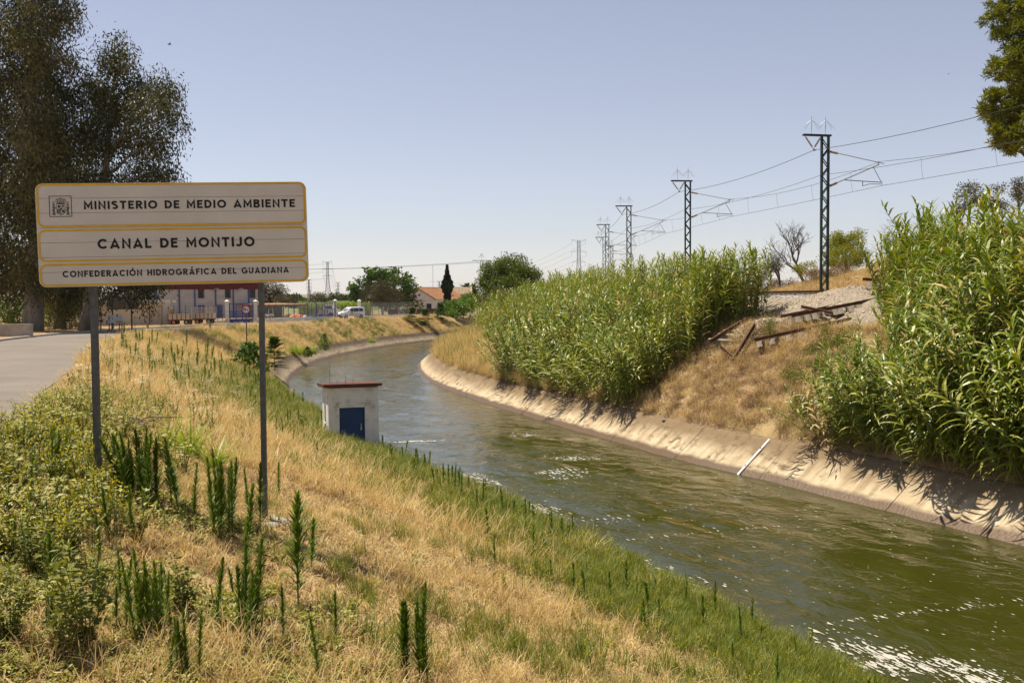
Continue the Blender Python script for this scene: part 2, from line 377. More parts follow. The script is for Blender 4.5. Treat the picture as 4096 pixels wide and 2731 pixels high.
# earth material: straw, bare soil, ballast-side dirt, mixed by noise
def ground_material():
    m = M('earth_and_straw', (.23, .155, .075), (.40, .285, .135), .55, .95, bump=.8, bscale=14, bdist=.05, c3=(.30, .20, .10), pos=(.32, .60))
    nt = m.node_tree; p = nt.nodes['Principled BSDF']
    src = p.inputs['Base Color'].links[0].from_socket
    at = nt.nodes.new('ShaderNodeAttribute'); at.attribute_name = 'tint'; at.attribute_type = 'GEOMETRY'
    no = nt.nodes.new('ShaderNodeTexNoise'); no.inputs['Scale'].default_value = 9; no.inputs['Detail'].default_value = 6
    tc = nt.nodes.new('ShaderNodeTexCoord'); nt.links.new(tc.outputs['Object'], no.inputs[0])
    def mixin(src, fac, col_a, col_b):
        cr = nt.nodes.new('ShaderNodeValToRGB'); cr.color_ramp.elements[0].color = (*col_a, 1); cr.color_ramp.elements[1].color = (*col_b, 1)
        cr.color_ramp.elements[0].position = .35; cr.color_ramp.elements[1].position = .65
        nt.links.new(no.outputs[0], cr.inputs[0])
        mx = nt.nodes.new('ShaderNodeMix'); mx.data_type = 'RGBA'
        nt.links.new(fac, mx.inputs[0]); nt.links.new(src, mx.inputs[6]); nt.links.new(cr.outputs[0], mx.inputs[7])
        return mx.outputs[2]
    sp = nt.nodes.new('ShaderNodeSeparateColor'); nt.links.new(at.outputs['Color'], sp.inputs[0])
    s = mixin(src, sp.outputs[0], (.11, .12, .035), (.24, .20, .075))       # green turf
    s = mixin(s, sp.outputs[1], (.20, .115, .055), (.33, .21, .11))         # bare brown soil
    s = mixin(s, sp.outputs[2], (.15, .17, .07), (.20, .21, .10))           # far fields
    nt.links.new(s, p.inputs['Base Color'])
    return m
gm = MB(); nx, ny = len(gx), len(gy)
I = np.arange(nx * ny).reshape(ny, nx)
F = np.stack([I[:-1, :-1], I[:-1, 1:], I[1:, 1:], I[1:, :-1]], -1).reshape(-1, 4)
gm.leafmesh(np.stack([GX, GY, GZ], -1), F)
ground = struct('ground', gm, ground_material(), smooth=True)
tint = np.zeros((ny, nx, 4), np.float32); tint[..., 3] = 1
nearlin = np.clip(1 - (np.abs(GQ) - LTOP) / 4.0, 0, 1) * (GQ < 0) * (GY < 60)
tint[..., 0] = np.clip(nearlin * .9 + .5 * sstep(.1, .6, vnoise(GX, GY, 4, 11)) * (GQ < 0) * (GR > 0), 0, 1)
tint[..., 1] = np.clip(np.where(GQ > 0, .45 + .6 * vnoise(GX, GY, 3, 12), 0) + np.where(GO < 0, .75, 0) * (GX < 0), 0, 1)
tint[..., 2] = sstep(170, 240, GY)
ca = ground.data.color_attributes.new('tint', 'FLOAT_COLOR', 'POINT'); ca.data.foreach_set('color', tint.reshape(-1))

# ------------------------------------------------------------------ road, kerb
def ribbon(A, B, z, k, mb=None, mi=0, crown=0.0):
    """sheet between two plan curves resampled to the same count"""
    n = max(len(A), len(B)); tA = np.linspace(0, len(A) - 1, n); tB = np.linspace(0, len(B) - 1, n)
    a = np.stack([np.interp(tA, np.arange(len(A)), A[:, i]) for i in (0, 1)], 1); b = np.stack([np.interp(tB, np.arange(len(B)), B[:, i]) for i in (0, 1)], 1)
    w = np.linspace(0, 1, k + 1)[None, :, None]; P = a[:, None] * (1 - w) + b[:, None] * w
    Z = z(P[..., 1]) + crown * (1 - (2 * w[..., 0] - 1) ** 2)
    V = np.concatenate([P, Z[..., None]], -1); I = np.arange(n * (k + 1)).reshape(n, k + 1)
    F = np.stack([I[:-1, :-1], I[:-1, 1:], I[1:, 1:], I[1:, :-1]], -1).reshape(-1, 4)
    mb = mb or MB(); return mb.leafmesh(V, F, mi)
rag = road_in.copy(); tn = tangents(road_in); sN = np.arange(len(rag)) * .5
wob = .16 * np.sin(sN * .9) * np.sin(sN * .37 + 1) + .10 * vnoise(sN, sN * 0, .8, 5)
rag = rag + np.stack([tn[:, 1], -tn[:, 0]], 1) * wob[:, None]
struct('road', ribbon(rag, road_out, lambda y: zroad(y) + .012, 8, crown=.05), MT['asphalt'], smooth=True)
kb = MB(); KO = offset(road_out, -.28); k0 = [i for i in range(len(road_out)) if 30 < road_out[i, 1] < 112]
Ak, Bk = road_out[k0], KO[k0]
ribbon(Ak, Bk, lambda y: zroad(y) + .14, 1, kb)
n = len(Ak)
V = np.concatenate([np.c_[Ak, zroad(Ak[:, 1]) - .05], np.c_[Ak, zroad(Ak[:, 1]) + .14]]); kb.leafmesh(V, [(i, i + 1, n + i + 1, n + i) for i in range(n - 1)])
struct('kerb', kb, MT['kerb'])

# ------------------------------------------------------------------ water, canal bed
def wave(x, y, q, s):
    """height of the running water"""
    return (.030 * vnoise(s, q * 2.2, 2.6, 21) + .018 * vnoise(s, q * 2.0, 1.1, 22) + .010 * vnoise(s * 1.1, q * 1.5, .45, 23))
cs = np.r_[0, np.cumsum(np.linalg.norm(np.diff(CC, axis=0), axis=1))]
def chan(s, q):
    T = tangents(CC); x = np.interp(s, cs, CC[:, 0]); y = np.interp(s, cs, CC[:, 1])
    tx = np.interp(s, cs, T[:, 0]); ty = np.interp(s, cs, T[:, 1]); L = np.hypot(tx, ty)
    return x + ty / L * q, y - tx / L * q, tx / L, ty / L
ss = []; v = 2.0
while v < cs[-1] - 2: ss.append(v); v += .16 if 30 < v < 75 else (.3 if v < 110 else .7)
ss = np.array(ss); qq = np.linspace(-HW - .35, HW + .35, 90)
S, Q = np.meshgrid(ss, qq, indexing='ij'); WX, WY, _, _ = chan(S, Q)
WZ = wave(WX, WY, Q, S) * (1 - .5 * sstep(HW - .6, HW + .2, np.abs(Q)))
I = np.arange(S.size).reshape(S.shape)
F = np.stack([I[:-1, :-1], I[:-1, 1:], I[1:, 1:], I[1:, :-1]], -1).reshape(-1, 4)
wm = bpy.data.materials.new('canal_water'); wm.use_nodes = True; nt = wm.node_tree; p = nt.nodes['Principled BSDF']
p.inputs['Base Color'].default_value = (.036, .037, .0045, 1); p.inputs['Roughness'].default_value = .07; p.inputs['IOR'].default_value = 1.33
p.inputs['Specular IOR Level'].default_value = .5
uvn = nt.nodes.new('ShaderNodeAttribute'); uvn.attribute_name = 'flow'; uvn.attribute_type = 'GEOMETRY'
mp1 = nt.nodes.new('ShaderNodeMapping'); mp1.inputs['Scale'].default_value = (1.0, 1.5, 1)
nt.links.new(uvn.outputs['Vector'], mp1.inputs[0])
n1 = nt.nodes.new('ShaderNodeTexNoise'); n1.inputs['Scale'].default_value = 1.15; n1.inputs['Detail'].default_value = 4; n1.inputs['Distortion'].default_value = .8
n2 = nt.nodes.new('ShaderNodeTexNoise'); n2.inputs['Scale'].default_value = 5.5; n2.inputs['Detail'].default_value = 4; n2.inputs['Distortion'].default_value = .5
nt.links.new(mp1.outputs[0], n1.inputs[0]); nt.links.new(mp1.outputs[0], n2.inputs[0])
ad = nt.nodes.new('ShaderNodeMath'); ad.operation = 'MULTIPLY_ADD'; ad.inputs[1].default_value = .22
nt.links.new(n2.outputs[0], ad.inputs[0]); nt.links.new(n1.outputs[0], ad.inputs[2])
bp = nt.nodes.new('ShaderNodeBump'); bp.inputs['Distance'].default_value = .14
n3 = nt.nodes.new('ShaderNodeTexNoise'); n3.inputs['Scale'].default_value = .28; n3.inputs['Detail'].default_value = 2; nt.links.new(mp1.outputs[0], n3.inputs[0])
mr = nt.nodes.new('ShaderNodeMapRange'); mr.inputs[1].default_value = .35; mr.inputs[2].default_value = .65; mr.inputs[3].default_value = .14; mr.inputs[4].default_value = .70
nt.links.new(n3.outputs[0], mr.inputs[0]); nt.links.new(mr.outputs[0], bp.inputs['Strength'])
nt.links.new(ad.outputs[0], bp.inputs['Height']); nt.links.new(bp.outputs[0], p.inputs['Normal'])
wmb = MB(); wmb.leafmesh(np.stack([WX, WY, WZ], -1), F)
water = struct('water', wmb, wm, smooth=True)
fa = water.data.attributes.new('flow', 'FLOAT_VECTOR', 'POINT'); fa.data.foreach_set('vector', np.stack([S, Q, S * 0], -1).astype(np.float32).reshape(-1))
# foam: irregular floes of bubbles drifting on the water
fm = MB()
def floe(s, q, r):
    n = rng.integers(7, 12); a = np.sort(rng.uniform(0, 2 * np.pi, n)); rr = r * rng.uniform(.5, 1.15, n)
    st_ = rng.uniform(1.2, 4.0); ps = s + np.cos(a) * rr * st_; pq = q + np.sin(a) * rr * .8
    ps = np.append(ps, s); pq = np.append(pq, q)
    x, y, _, _ = chan(ps, pq); z = wave(x, y, pq, ps) + .012; z[-1] += min(.03, r * .25)
    fm.leafmesh(np.stack([x, y, z], 1), [(i, (i + 1) % n, n) for i in range(n)])
def sq_of(x, y):
    q, i = signed(CC, np.atleast_1d(x), np.atleast_1d(y)); return cs[i], q
def foam_streak(pix, n, spread, r0, r1, clump=1.0):
    P = np.array([at_z(u, v, 0.0)[:2] for u, v in pix]); P = spline(P, .2)
    s, q = sq_of(P[:, 0], P[:, 1]); o = np.argsort(s); s = s[o]; q = q[o]
    t = rng.uniform(s[0], s[-1], n * 3); k = (vnoise(t, t * 0, 1.6, 40) + rng.uniform(-.6, .6, len(t))) > .15 * clump
    t = t[k][:n]
    qv = np.interp(t, s, q) + rng.normal(0, spread, len(t)) + .25 * vnoise(t, t * 0, 1.1, 41)
    for a, b in zip(t, qv):
        if abs(b) < HW - .1: floe(a, b, rng.uniform(r0, r1) * rng.choice([.4, .7, 1, 1.3]))
foam_streak([(2440, 2240), (2640, 2320), (2900, 2400), (3150, 2480), (3400, 2590), (3700, 2640), (3950, 2720), (4250, 2800)], 620, .32, .010, .05, 1.9)
foam_streak([(3380, 2680), (3550, 2660), (3750, 2690), (4000, 2700)], 160, .3, .012, .045, 1.5)
foam_streak([(3200, 2500), (3500, 2450), (3800, 2410), (4096, 2390)], 260, .55, .008, .04, 1.5)
foam_streak([(2050, 2000), (2130, 2060), (2300, 2075), (2600, 2080)], 150, .5, .012, .045)
foam_streak([(1850, 1900), (1960, 1930), (2080, 2000), (2200, 2060)], 260, .26, .012, .055)
foam_streak([(2150, 1880), (2250, 1890), (2350, 1920)], 170, .5, .015, .05)
foam_streak([(1990, 1830), (2150, 1820), (2400, 1835)], 110, .45, .015, .05)
foam_streak([(2000, 1725), (2060, 1735), (2120, 1745)], 60, .4, .015, .05)
foam_streak([(1530, 1775), (1600, 1768), (1700, 1765)], 120, .4, .02, .06)
foam_streak([(2480, 2160), (2560, 2170), (2900, 2110), (3100, 2100)], 90, .7, .01, .04)
for i in range(1500):
    s0 = rng.uniform(34, 95); q0 = rng.uniform(-HW + .3, HW - .3); floe(s0, q0, rng.uniform(.006, .026))
foam = link('foam', fm.mesh('foam', M('foam_white', (.42, .40, .34), rough=.8), True))
tag(foam, 'white foam flecks drifting on the green canal water', 'foam', kind='stuff')
bedm = MB(); V = []; F = []
for k, s in enumerate(np.arange(2, cs[-1] - 2, 2.0)):
    x, y, _, _ = chan(np.array([s, s]), np.array([-HW + .4, HW - .4])); V += [(x[0], y[0], -1.3), (x[1], y[1], -1.3)]
    if k: F.append((2 * k - 2, 2 * k - 1, 2 * k + 1, 2 * k))
bedm.leafmesh(np.array(V), F); struct('canal_bed', bedm, MT['concrete'])

# ------------------------------------------------------------------ concrete lining: sloping slabs with joints
def lining_material(name, dry, dry2, stain, wet):
    m = M(name, dry, dry2, .9, .92, bump=.7, bscale=11, bdist=.04, c3=stain, pos=(.34, .60))
    nt = m.node_tree; p = nt.nodes['Principled BSDF']; src = p.inputs['Base Color'].links[0].from_socket
    at = nt.nodes.new('ShaderNodeAttribute'); at.attribute_name = 'lin'; at.attribute_type = 'GEOMETRY'
    sp = nt.nodes.new('ShaderNodeSeparateXYZ'); nt.links.new(at.outputs['Vector'], sp.inputs[0])     # x along, y up the slope in metres
    def nz(sx, sy, scale, det=4):
        mp = nt.nodes.new('ShaderNodeMapping'); mp.inputs['Scale'].default_value = (sx, sy, 1); nt.links.new(at.outputs['Vector'], mp.inputs[0])
        n = nt.nodes.new('ShaderNodeTexNoise'); n.inputs['Scale'].default_value = scale; n.inputs['Detail'].default_value = det; nt.links.new(mp.outputs[0], n.inputs[0]); return n.outputs[0]
    def ramp(v, a, b):
        r = nt.nodes.new('ShaderNodeMapRange'); r.inputs[1].default_value = a; r.inputs[2].default_value = b; nt.links.new(v, r.inputs[0]); return r.outputs[0]
    def mul(a, b):
        x = nt.nodes.new('ShaderNodeMath'); x.operation = 'MULTIPLY'; nt.links.new(a, x.inputs[0]); nt.links.new(b, x.inputs[1]); return x.outputs[0]
    def addn(a, b, k):
        x = nt.nodes.new('ShaderNodeMath'); x.operation = 'MULTIPLY_ADD'; nt.links.new(b, x.inputs[0]); x.inputs[1].default_value = k; nt.links.new(a, x.inputs[2]); return x.outputs[0]
    def mix(fac, a, col):
        x = nt.nodes.new('ShaderNodeMix'); x.data_type = 'RGBA'; nt.links.new(fac, x.inputs[0]); nt.links.new(a, x.inputs[6]); x.inputs[7].default_value = (*col, 1); return x.outputs[2]
    run = ramp(nz(3.6, .5, 1.0, 6), .46, .64)                                    # dark runs down the slope
    top = ramp(addn(sp.outputs[1], nz(1.2, 1.2, 1.0), .9), 1.15, 1.95)            # soil and lichen stain towards the edge of the bank
    c = mix(mul(run, ramp(sp.outputs[1], -.2, 1.2)), src, stain)
    c = mix(top, c, tuple(x * .8 for x in stain))
    c = mix(mul(ramp(nz(1.0, 1.4, 2.3, 7), .50, .66), ramp(nz(.35, .4, 1.0), .38, .56)), c, tuple(x * .55 for x in stain))
    w = ramp(addn(sp.outputs[1], nz(.9, .5, 1.1), .35), .62, .44)                  # the wet band above the water line
    c = mix(w, c, wet)
    nt.links.new(c, p.inputs['Base Color'])
    r = ramp(w, 0, 1); x = nt.nodes.new('ShaderNodeMath'); x.operation = 'MULTIPLY_ADD'; nt.links.new(r, x.inputs[0]); x.inputs[1].default_value = -.45; x.inputs[2].default_value = .92
    nt.links.new(x.outputs[0], p.inputs['Roughness'])
    return m
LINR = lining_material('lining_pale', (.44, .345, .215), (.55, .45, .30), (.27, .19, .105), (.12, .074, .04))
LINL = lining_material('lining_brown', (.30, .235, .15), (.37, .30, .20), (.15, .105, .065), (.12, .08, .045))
def lining(side, s0, s1, L, mat, label):
    root = thing('canal_lining', label, 'canal wall'); s = s0
    while s < s1:
        e = min(s + L, s1); n = max(3, int((e - s) / .5)); st = np.linspace(s + .012, e - .012, n)
        # profile: (offset from centre, height, metres up the slope)
        prof = [(HW - 1.3, -1.05, -1.65), (HW - .5, -.40, -.6), (HW, 0, 0), (HW + LRUN * .33, LT * .33, .63), (HW + LRUN * .66, LT * .66, 1.27), (HW + LRUN - .12, LT - .05, 1.80), (HW + LRUN, LT + .02, 1.95), (HW + LRUN + .26, LT + .03, 2.2), (HW + LRUN + .27, LT - .35, 2.5)]
        V = []; A = []; dz = rng.uniform(-.012, .012)
        for q, z, up in prof:
            x, y, _, _ = chan(st, np.full(n, side * q)); bump = .018 * vnoise(st, st * 0 + up * 2, .8, 9)
            V.append(np.stack([x, y, z + dz + bump], 1)); A.append(np.stack([st, np.full(n, up), 0 * st], 1))
        V = np.concatenate(V); A = np.concatenate(A); k = len(prof); F = []
        for i in range(k - 1):
            for j in range(n - 1):
                f = (i * n + j, i * n + j + 1, (i + 1) * n + j + 1, (i + 1) * n + j); F.append(f if side > 0 else f[::-1])
        o = part('slab', MB().leafmesh(V, F), mat, root, smooth=False)
        a = o.data.attributes.new('lin', 'FLOAT_VECTOR', 'POINT'); a.data.foreach_set('vector', A.astype(np.float32).reshape(-1))
        s = e
    return root
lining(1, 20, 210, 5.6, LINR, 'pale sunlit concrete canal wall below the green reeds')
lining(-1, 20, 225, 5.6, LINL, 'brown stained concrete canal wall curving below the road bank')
# ------------------------------------------------------------------ plant parts
def strips(base, az, a0, a1, L, W, nseg=3, prof=None, twist=0.0):
    """N blades as bent strips. base (N,3); az heading; a0/a1 angle from the vertical at foot and tip; L length, W width"""
    base = np.asarray(base, float); N = len(base); bc = lambda v: np.broadcast_to(np.asarray(v, float), (N,))
    az, a0, a1, L, W = map(bc, (az, a0, a1, L, W))
    prof = prof if prof is not None else np.array([.55, 1, .8, .12]) if nseg == 3 else np.interp(np.linspace(0, 1, nseg + 1), [0, .25, .6, 1], [.5, 1, .8, .08])
    hd = np.stack([np.cos(az), np.sin(az), 0 * az], 1); sd = np.stack([-np.sin(az), np.cos(az), 0 * az], 1)
    if twist: 
        tw = rng.uniform(-twist, twist, N)[:, None]; sd = sd * np.cos(tw) + np.array([0, 0, 1.0]) * np.sin(tw)
    P = base.copy(); rows = []
    for i in range(nseg + 1):
        rows.append(np.stack([P - sd * (W * prof[i] / 2)[:, None], P + sd * (W * prof[i] / 2)[:, None]], 1))
        if i < nseg:
            a = a0 + (a1 - a0) * ((i + .5) / nseg); st = (L / nseg)[:, None]
            P = P + st * (hd * np.sin(a)[:, None] + np.array([0, 0, 1.0]) * np.cos(a)[:, None])
    V = np.stack(rows, 1).reshape(N, -1, 3); k = 2 * (nseg + 1)
    f = np.array([(2 * i, 2 * i + 1, 2 * i + 3, 2 * i + 2) for i in range(nseg)])
    F = (f[None] + (np.arange(N) * k)[:, None, None]).reshape(-1, 4)
    return V.reshape(-1, 3), F
def diamonds(pos, d, L, W, fold=.25, nrm=None):
    """N leaves as folded quads: pos (N,3), d direction (N,3)"""
    N = len(pos); d = d / (np.linalg.norm(d, axis=1)[:, None] + 1e-9)
    r = rng.normal(size=(N, 3)) if nrm is None else nrm
    s = np.cross(d, r); s /= np.linalg.norm(s, axis=1)[:, None] + 1e-9
    n = np.cross(s, d); L = np.broadcast_to(L, (N,))[:, None]; W = np.broadcast_to(W, (N,))[:, None]
    m = pos + d * L * .42
    V = np.stack([pos, m + s * W / 2 + n * W * fold, pos + d * L, m - s * W / 2 + n * W * fold], 1).reshape(-1, 3)
    F = (np.array([0, 1, 2, 3])[None] + 4 * np.arange(N)[:, None])
    return V, F
U = rng.uniform
VARS = bpy.data.collections.new('plant_forms')          # never linked: only the forms that scatters repeat
_gid = [0]
def scatter(name, forms, pts, rot, scl, idx, label, cat):
    """one 'stuff' object whose points carry copies of the forms"""
    pts = np.asarray(pts, float)
    _gid[0] += 1; col = bpy.data.collections.new('forms_%02d' % _gid[0])
    for i, me in enumerate(forms):
        o = bpy.data.objects.new('form_%02d_%02d' % (_gid[0], i), me); col.objects.link(o)
    me = bpy.data.meshes.new(name); me.from_pydata(pts.tolist(), [], [])
    for an, ty, key, val in (('rot', 'FLOAT_VECTOR', 'vector', rot), ('scl', 'FLOAT', 'value', scl), ('idx', 'INT', 'value', idx)):
        a = me.attributes.new(an, ty, 'POINT'); a.data.foreach_set(key, np.asarray(val, np.int32 if ty == 'INT' else np.float32).reshape(-1))
    o = link(name, me); tag(o, label, cat, kind='stuff')
    ng = bpy.data.node_groups.new(name, 'GeometryNodeTree')
    ng.interface.new_socket('Geometry', in_out='INPUT', socket_type='NodeSocketGeometry'); ng.interface.new_socket('Geometry', in_out='OUTPUT', socket_type='NodeSocketGeometry')
    gi = ng.nodes.new('NodeGroupInput'); go = ng.nodes.new('NodeGroupOutput')
    ci = ng.nodes.new('GeometryNodeCollectionInfo'); ci.inputs['Collection'].default_value = col
    ci.inputs['Separate Children'].default_value = True; ci.inputs['Reset Children'].default_value = True
    ip = ng.nodes.new('GeometryNodeInstanceOnPoints'); ip.inputs['Pick Instance'].default_value = True
    def na(n, t):
        x = ng.nodes.new('GeometryNodeInputNamedAttribute'); x.data_type = t; x.inputs['Name'].default_value = n; return x.outputs[0]
    er = ng.nodes.new('FunctionNodeEulerToRotation')
    ng.links.new(na('rot', 'FLOAT_VECTOR'), er.inputs[0]); ng.links.new(er.outputs[0], ip.inputs['Rotation'])
    ng.links.new(na('scl', 'FLOAT'), ip.inputs['Scale']); ng.links.new(na('idx', 'INT'), ip.inputs['Instance Index'])
    ng.links.new(gi.outputs[0], ip.inputs['Points']); ng.links.new(ci.outputs[0], ip.inputs['Instance']); ng.links.new(ip.outputs[0], go.inputs[0])
    md = o.modifiers.new('copies', 'NODES'); md.node_group = ng
    return o
def grass_form(n, rad, h, w, mat, lean=.5, nseg=3, flat=0.0, seeds=None):
    r = rad * np.sqrt(U(0, 1, n)); a = U(0, 2 * np.pi, n); b = np.stack([r * np.cos(a), r * np.sin(a), -.02 + 0 * r], 1)
    L = h * U(.45, 1.15, n); a0 = np.abs(rng.normal(0, .22, n)) + flat * U(0, 1.2, n)
    V, F = strips(b, U(0, 2 * np.pi, n), a0, a0 + lean * U(.2, 1.6, n), L, w * U(.6, 1.3, n), nseg, twist=.3)
    mb = MB().leafmesh(V, F); mats = [mat]
    if seeds:
        k = int(n * seeds[0]); tips = V.reshape(n, -1, 3)[:k, -1]
        m = 6; pos = np.repeat(tips, m, 0) - np.array([0, 0, 1.0]) * U(0, h * .25, (k * m, 1)) + rng.normal(0, h * .03, (k * m, 3))
        V2, F2 = diamonds(pos, rng.normal(0, 1, (k * m, 3)) + np.array([0, 0, -.8]), seeds[1] * U(.7, 1.3, k * m), seeds[1] * .4)
        mb.leafmesh(V2, F2, 1); mats.append(seeds[2])
    return mb.mesh('grass', mats)

def reed_form(H, n, mat, top=False):
    """a giant reed: jointed cane and two ranks of long drooping leaves; returns cane mesh, leaf mesh"""
    lean = rng.normal(0, .10, 2); bend = rng.normal(0, .10, 2)
    pos = lambda t: np.stack([(lean[0] * t + bend[0] * t ** 2) * H, (lean[1] * t + bend[1] * t ** 2) * H, H * t], -1)
    tt = np.linspace(0, .97, 7); st = MB().tube(pos(tt), list(np.interp(tt, [0, .7, 1], [.014, .010, .004])), 5)
    t = np.linspace(.03, 1.0, n); b = pos(t); pl = U(0, np.pi)
    az = pl + np.pi * (np.arange(n) % 2) + rng.normal(0, .45, n)
    L = np.interp(t, [0, .4, .85, 1], [.50, .74, .66, .40]) * U(.8, 1.2, n); a0 = np.interp(t, [0, .8, 1], [.85, .62, .30]) + rng.normal(0, .10, n)
    V, F = strips(b, az, a0, a0 + np.interp(t, [0, .85, 1], [1.5, 1.45, .95]) * U(.6, 1.25, n), L, .072 * U(.75, 1.2, n), 4, twist=.45)
    return st.mesh('cane', mat[1]), MB().leafmesh(V, F).mesh('reed_leaves', mat[0])
CANE = M('cane', (.20, .22, .07), (.30, .27, .10), 6, .6)
REEDS = [reed_form(U(2.3, 3.7), 32, (LF['reed'], CANE)) for _ in range(9)]
REEDS2 = [reed_form(U(3.0, 4.0), 36, (LF['reedtop'], CANE)) for _ in range(6)]
def joined(pair, name):
    """cane and leaves as one mesh, for the mass behind"""
    a, b = pair; mb = MB()
    for i, me in enumerate((a, b)):
        V = np.empty(len(me.vertices) * 3); me.vertices.foreach_get('co', V); mb.add(V.reshape(-1, 3), [tuple(q.vertices) for q in me.polygons], i)
    return mb.mesh(name, [a.materials[0], b.materials[0]])
REEDJ = [joined(p_, 'reed_mass') for p_ in REEDS]; REEDJ2 = [joined(p_, 'reed_mass_pale') for p_ in REEDS2]

REEDDEAD = [joined(reed_form(U(2.6, 3.4), 16, (LF['straw'], CANE)), 'reed_dead')]
def horseweed_form(H, n, L=.12, W=.0125, droop=.45, fork=0, spread=.04):
    st = MB(); lv = MB(); ax = []
    def axis_(p0, H_, lean_az, lean):
        tt = np.linspace(0, 1, 6); bd = rng.normal(0, .06, 2); c = np.stack([(np.cos(lean_az) * lean * tt + bd[0] * tt ** 2) * H_, (np.sin(lean_az) * lean * tt + bd[1] * tt ** 2) * H_, H_ * tt], 1) + p0
        st.tube(c, list(np.interp(tt, [0, 1], [.0085, .003])), 5); ax.append((c, H_))
    axis_(np.zeros(3), H, U(0, 6.28), U(0, .06))
    for k in range(fork): axis_(np.array([rng.normal(0, spread), rng.normal(0, spread), .02]), H * U(.65, .95), U(0, 6.28), U(.05, .20))
    for c, h in ax:
        m = int(n * h / H); t = np.sort(U(.10, 1, m) ** .85); b = np.stack([np.interp(t, np.linspace(0, 1, 6), c[:, i]) for i in range(3)], 1)
        az = np.arange(m) * 2.4 + rng.normal(0, .3, m); l = L * np.interp(t, [0, .25, .8, 1], [.9, 1.3, .95, .35]) * U(.55, 1.4, m)
        a0 = np.interp(t, [0, .3, 1], [1.05, .60, .26]) + rng.normal(0, .14, m)
        V, F = strips(b, az, a0, a0 + droop * U(.3, 1.4, m), l, W * U(.8, 1.25, m), 3, prof=np.array([.5, 1, .85, .1])); lv.leafmesh(V, F)
    return st.mesh('stem', STEM), lv.mesh('leaves', LF['weed'])
STEM = M('green_stem', (.10, .13, .03), (.16, .17, .05), 8, .6)
def broad_form(H, nb, nl, L, W, mat, spread=.35):
    """a bushy broad-leaved weed"""
    st = MB(); pos = []; dr = []
    for k in range(nb):
        a = U(0, 6.28); sp = U(.2, 1) * spread; h = H * U(.55, 1); tt = np.linspace(0, 1, 5)
        c = np.stack([np.cos(a) * sp * H * tt ** 1.2, np.sin(a) * sp * H * tt ** 1.2, h * tt], 1); st.tube(c, [.007, .006, .005, .004, .002], 4)
        m = nl; t = U(.12, 1, m); b = np.stack([np.interp(t, tt, c[:, i]) for i in range(3)], 1)
        d = rng.normal(0, 1, (m, 3)); d[:, 2] = U(-.2, .7, m); d /= np.linalg.norm(d, axis=1)[:, None]
        pos.append(b + d * L * .35); dr.append(d)
    V, F = diamonds(np.concatenate(pos), np.concatenate(dr), L * U(.6, 1.2, nb * nl), W * U(.7, 1.2, nb * nl), .15, nrm=np.tile([0, 0, 1.0], (nb * nl, 1)) + rng.normal(0, .35, (nb * nl, 3)))
    return st.mesh('stem', STEM), MB().leafmesh(V, F).mesh('leaves', mat)
def flower_form(H, nst, mat, kind):
    """thin branching stems topped with small flowers"""
    mb = MB()
    for k in range(nst):
        a = U(0, 6.28); b0 = rng.normal(0, .10, 2); h = H * U(.6, 1.1); tip = np.array([b0[0] + np.cos(a) * .12 * h, b0[1] + np.sin(a) * .12 * h, h])
        mb.tube([(b0[0], b0[1], 0), tip * .5 + np.array([*b0, 0]) * .5, tip], [.004, .003, .002], 3, 0)
        m = 9; t = U(.15, .85, m); b = np.array([*b0, 0]) * (1 - t[:, None]) + tip * t[:, None]
        V, F = strips(b, U(0, 6.28, m), .7, 1.3, H * .14, .016, 3); mb.leafmesh(V, F, 1)
        if kind == 'umbel':
            n = 16; r = .035 * np.sqrt(U(0, 1, n)) * 1.6; aa = U(0, 6.28, n); p_ = tip + np.stack([r * np.cos(aa), r * np.sin(aa), .012 * U(-1, 1, n)], 1)
            V, F = diamonds(p_, np.stack([np.cos(aa), np.sin(aa), 0 * aa], 1), .020, .020, .1, nrm=np.tile([0, 0, 1.0], (n, 1))); mb.leafmesh(V, F, 2)
        else:
            n = 6; p_ = tip + np.stack([rng.normal(0, .03, n), rng.normal(0, .03, n), -U(0, .22 * H, n)], 1)
            V, F = diamonds(p_, rng.normal(0, 1, (n, 3)), .022, .02, .3); mb.leafmesh(V, F, 2)
    return mb.mesh('flowers', [STEM, LF['green'], mat])

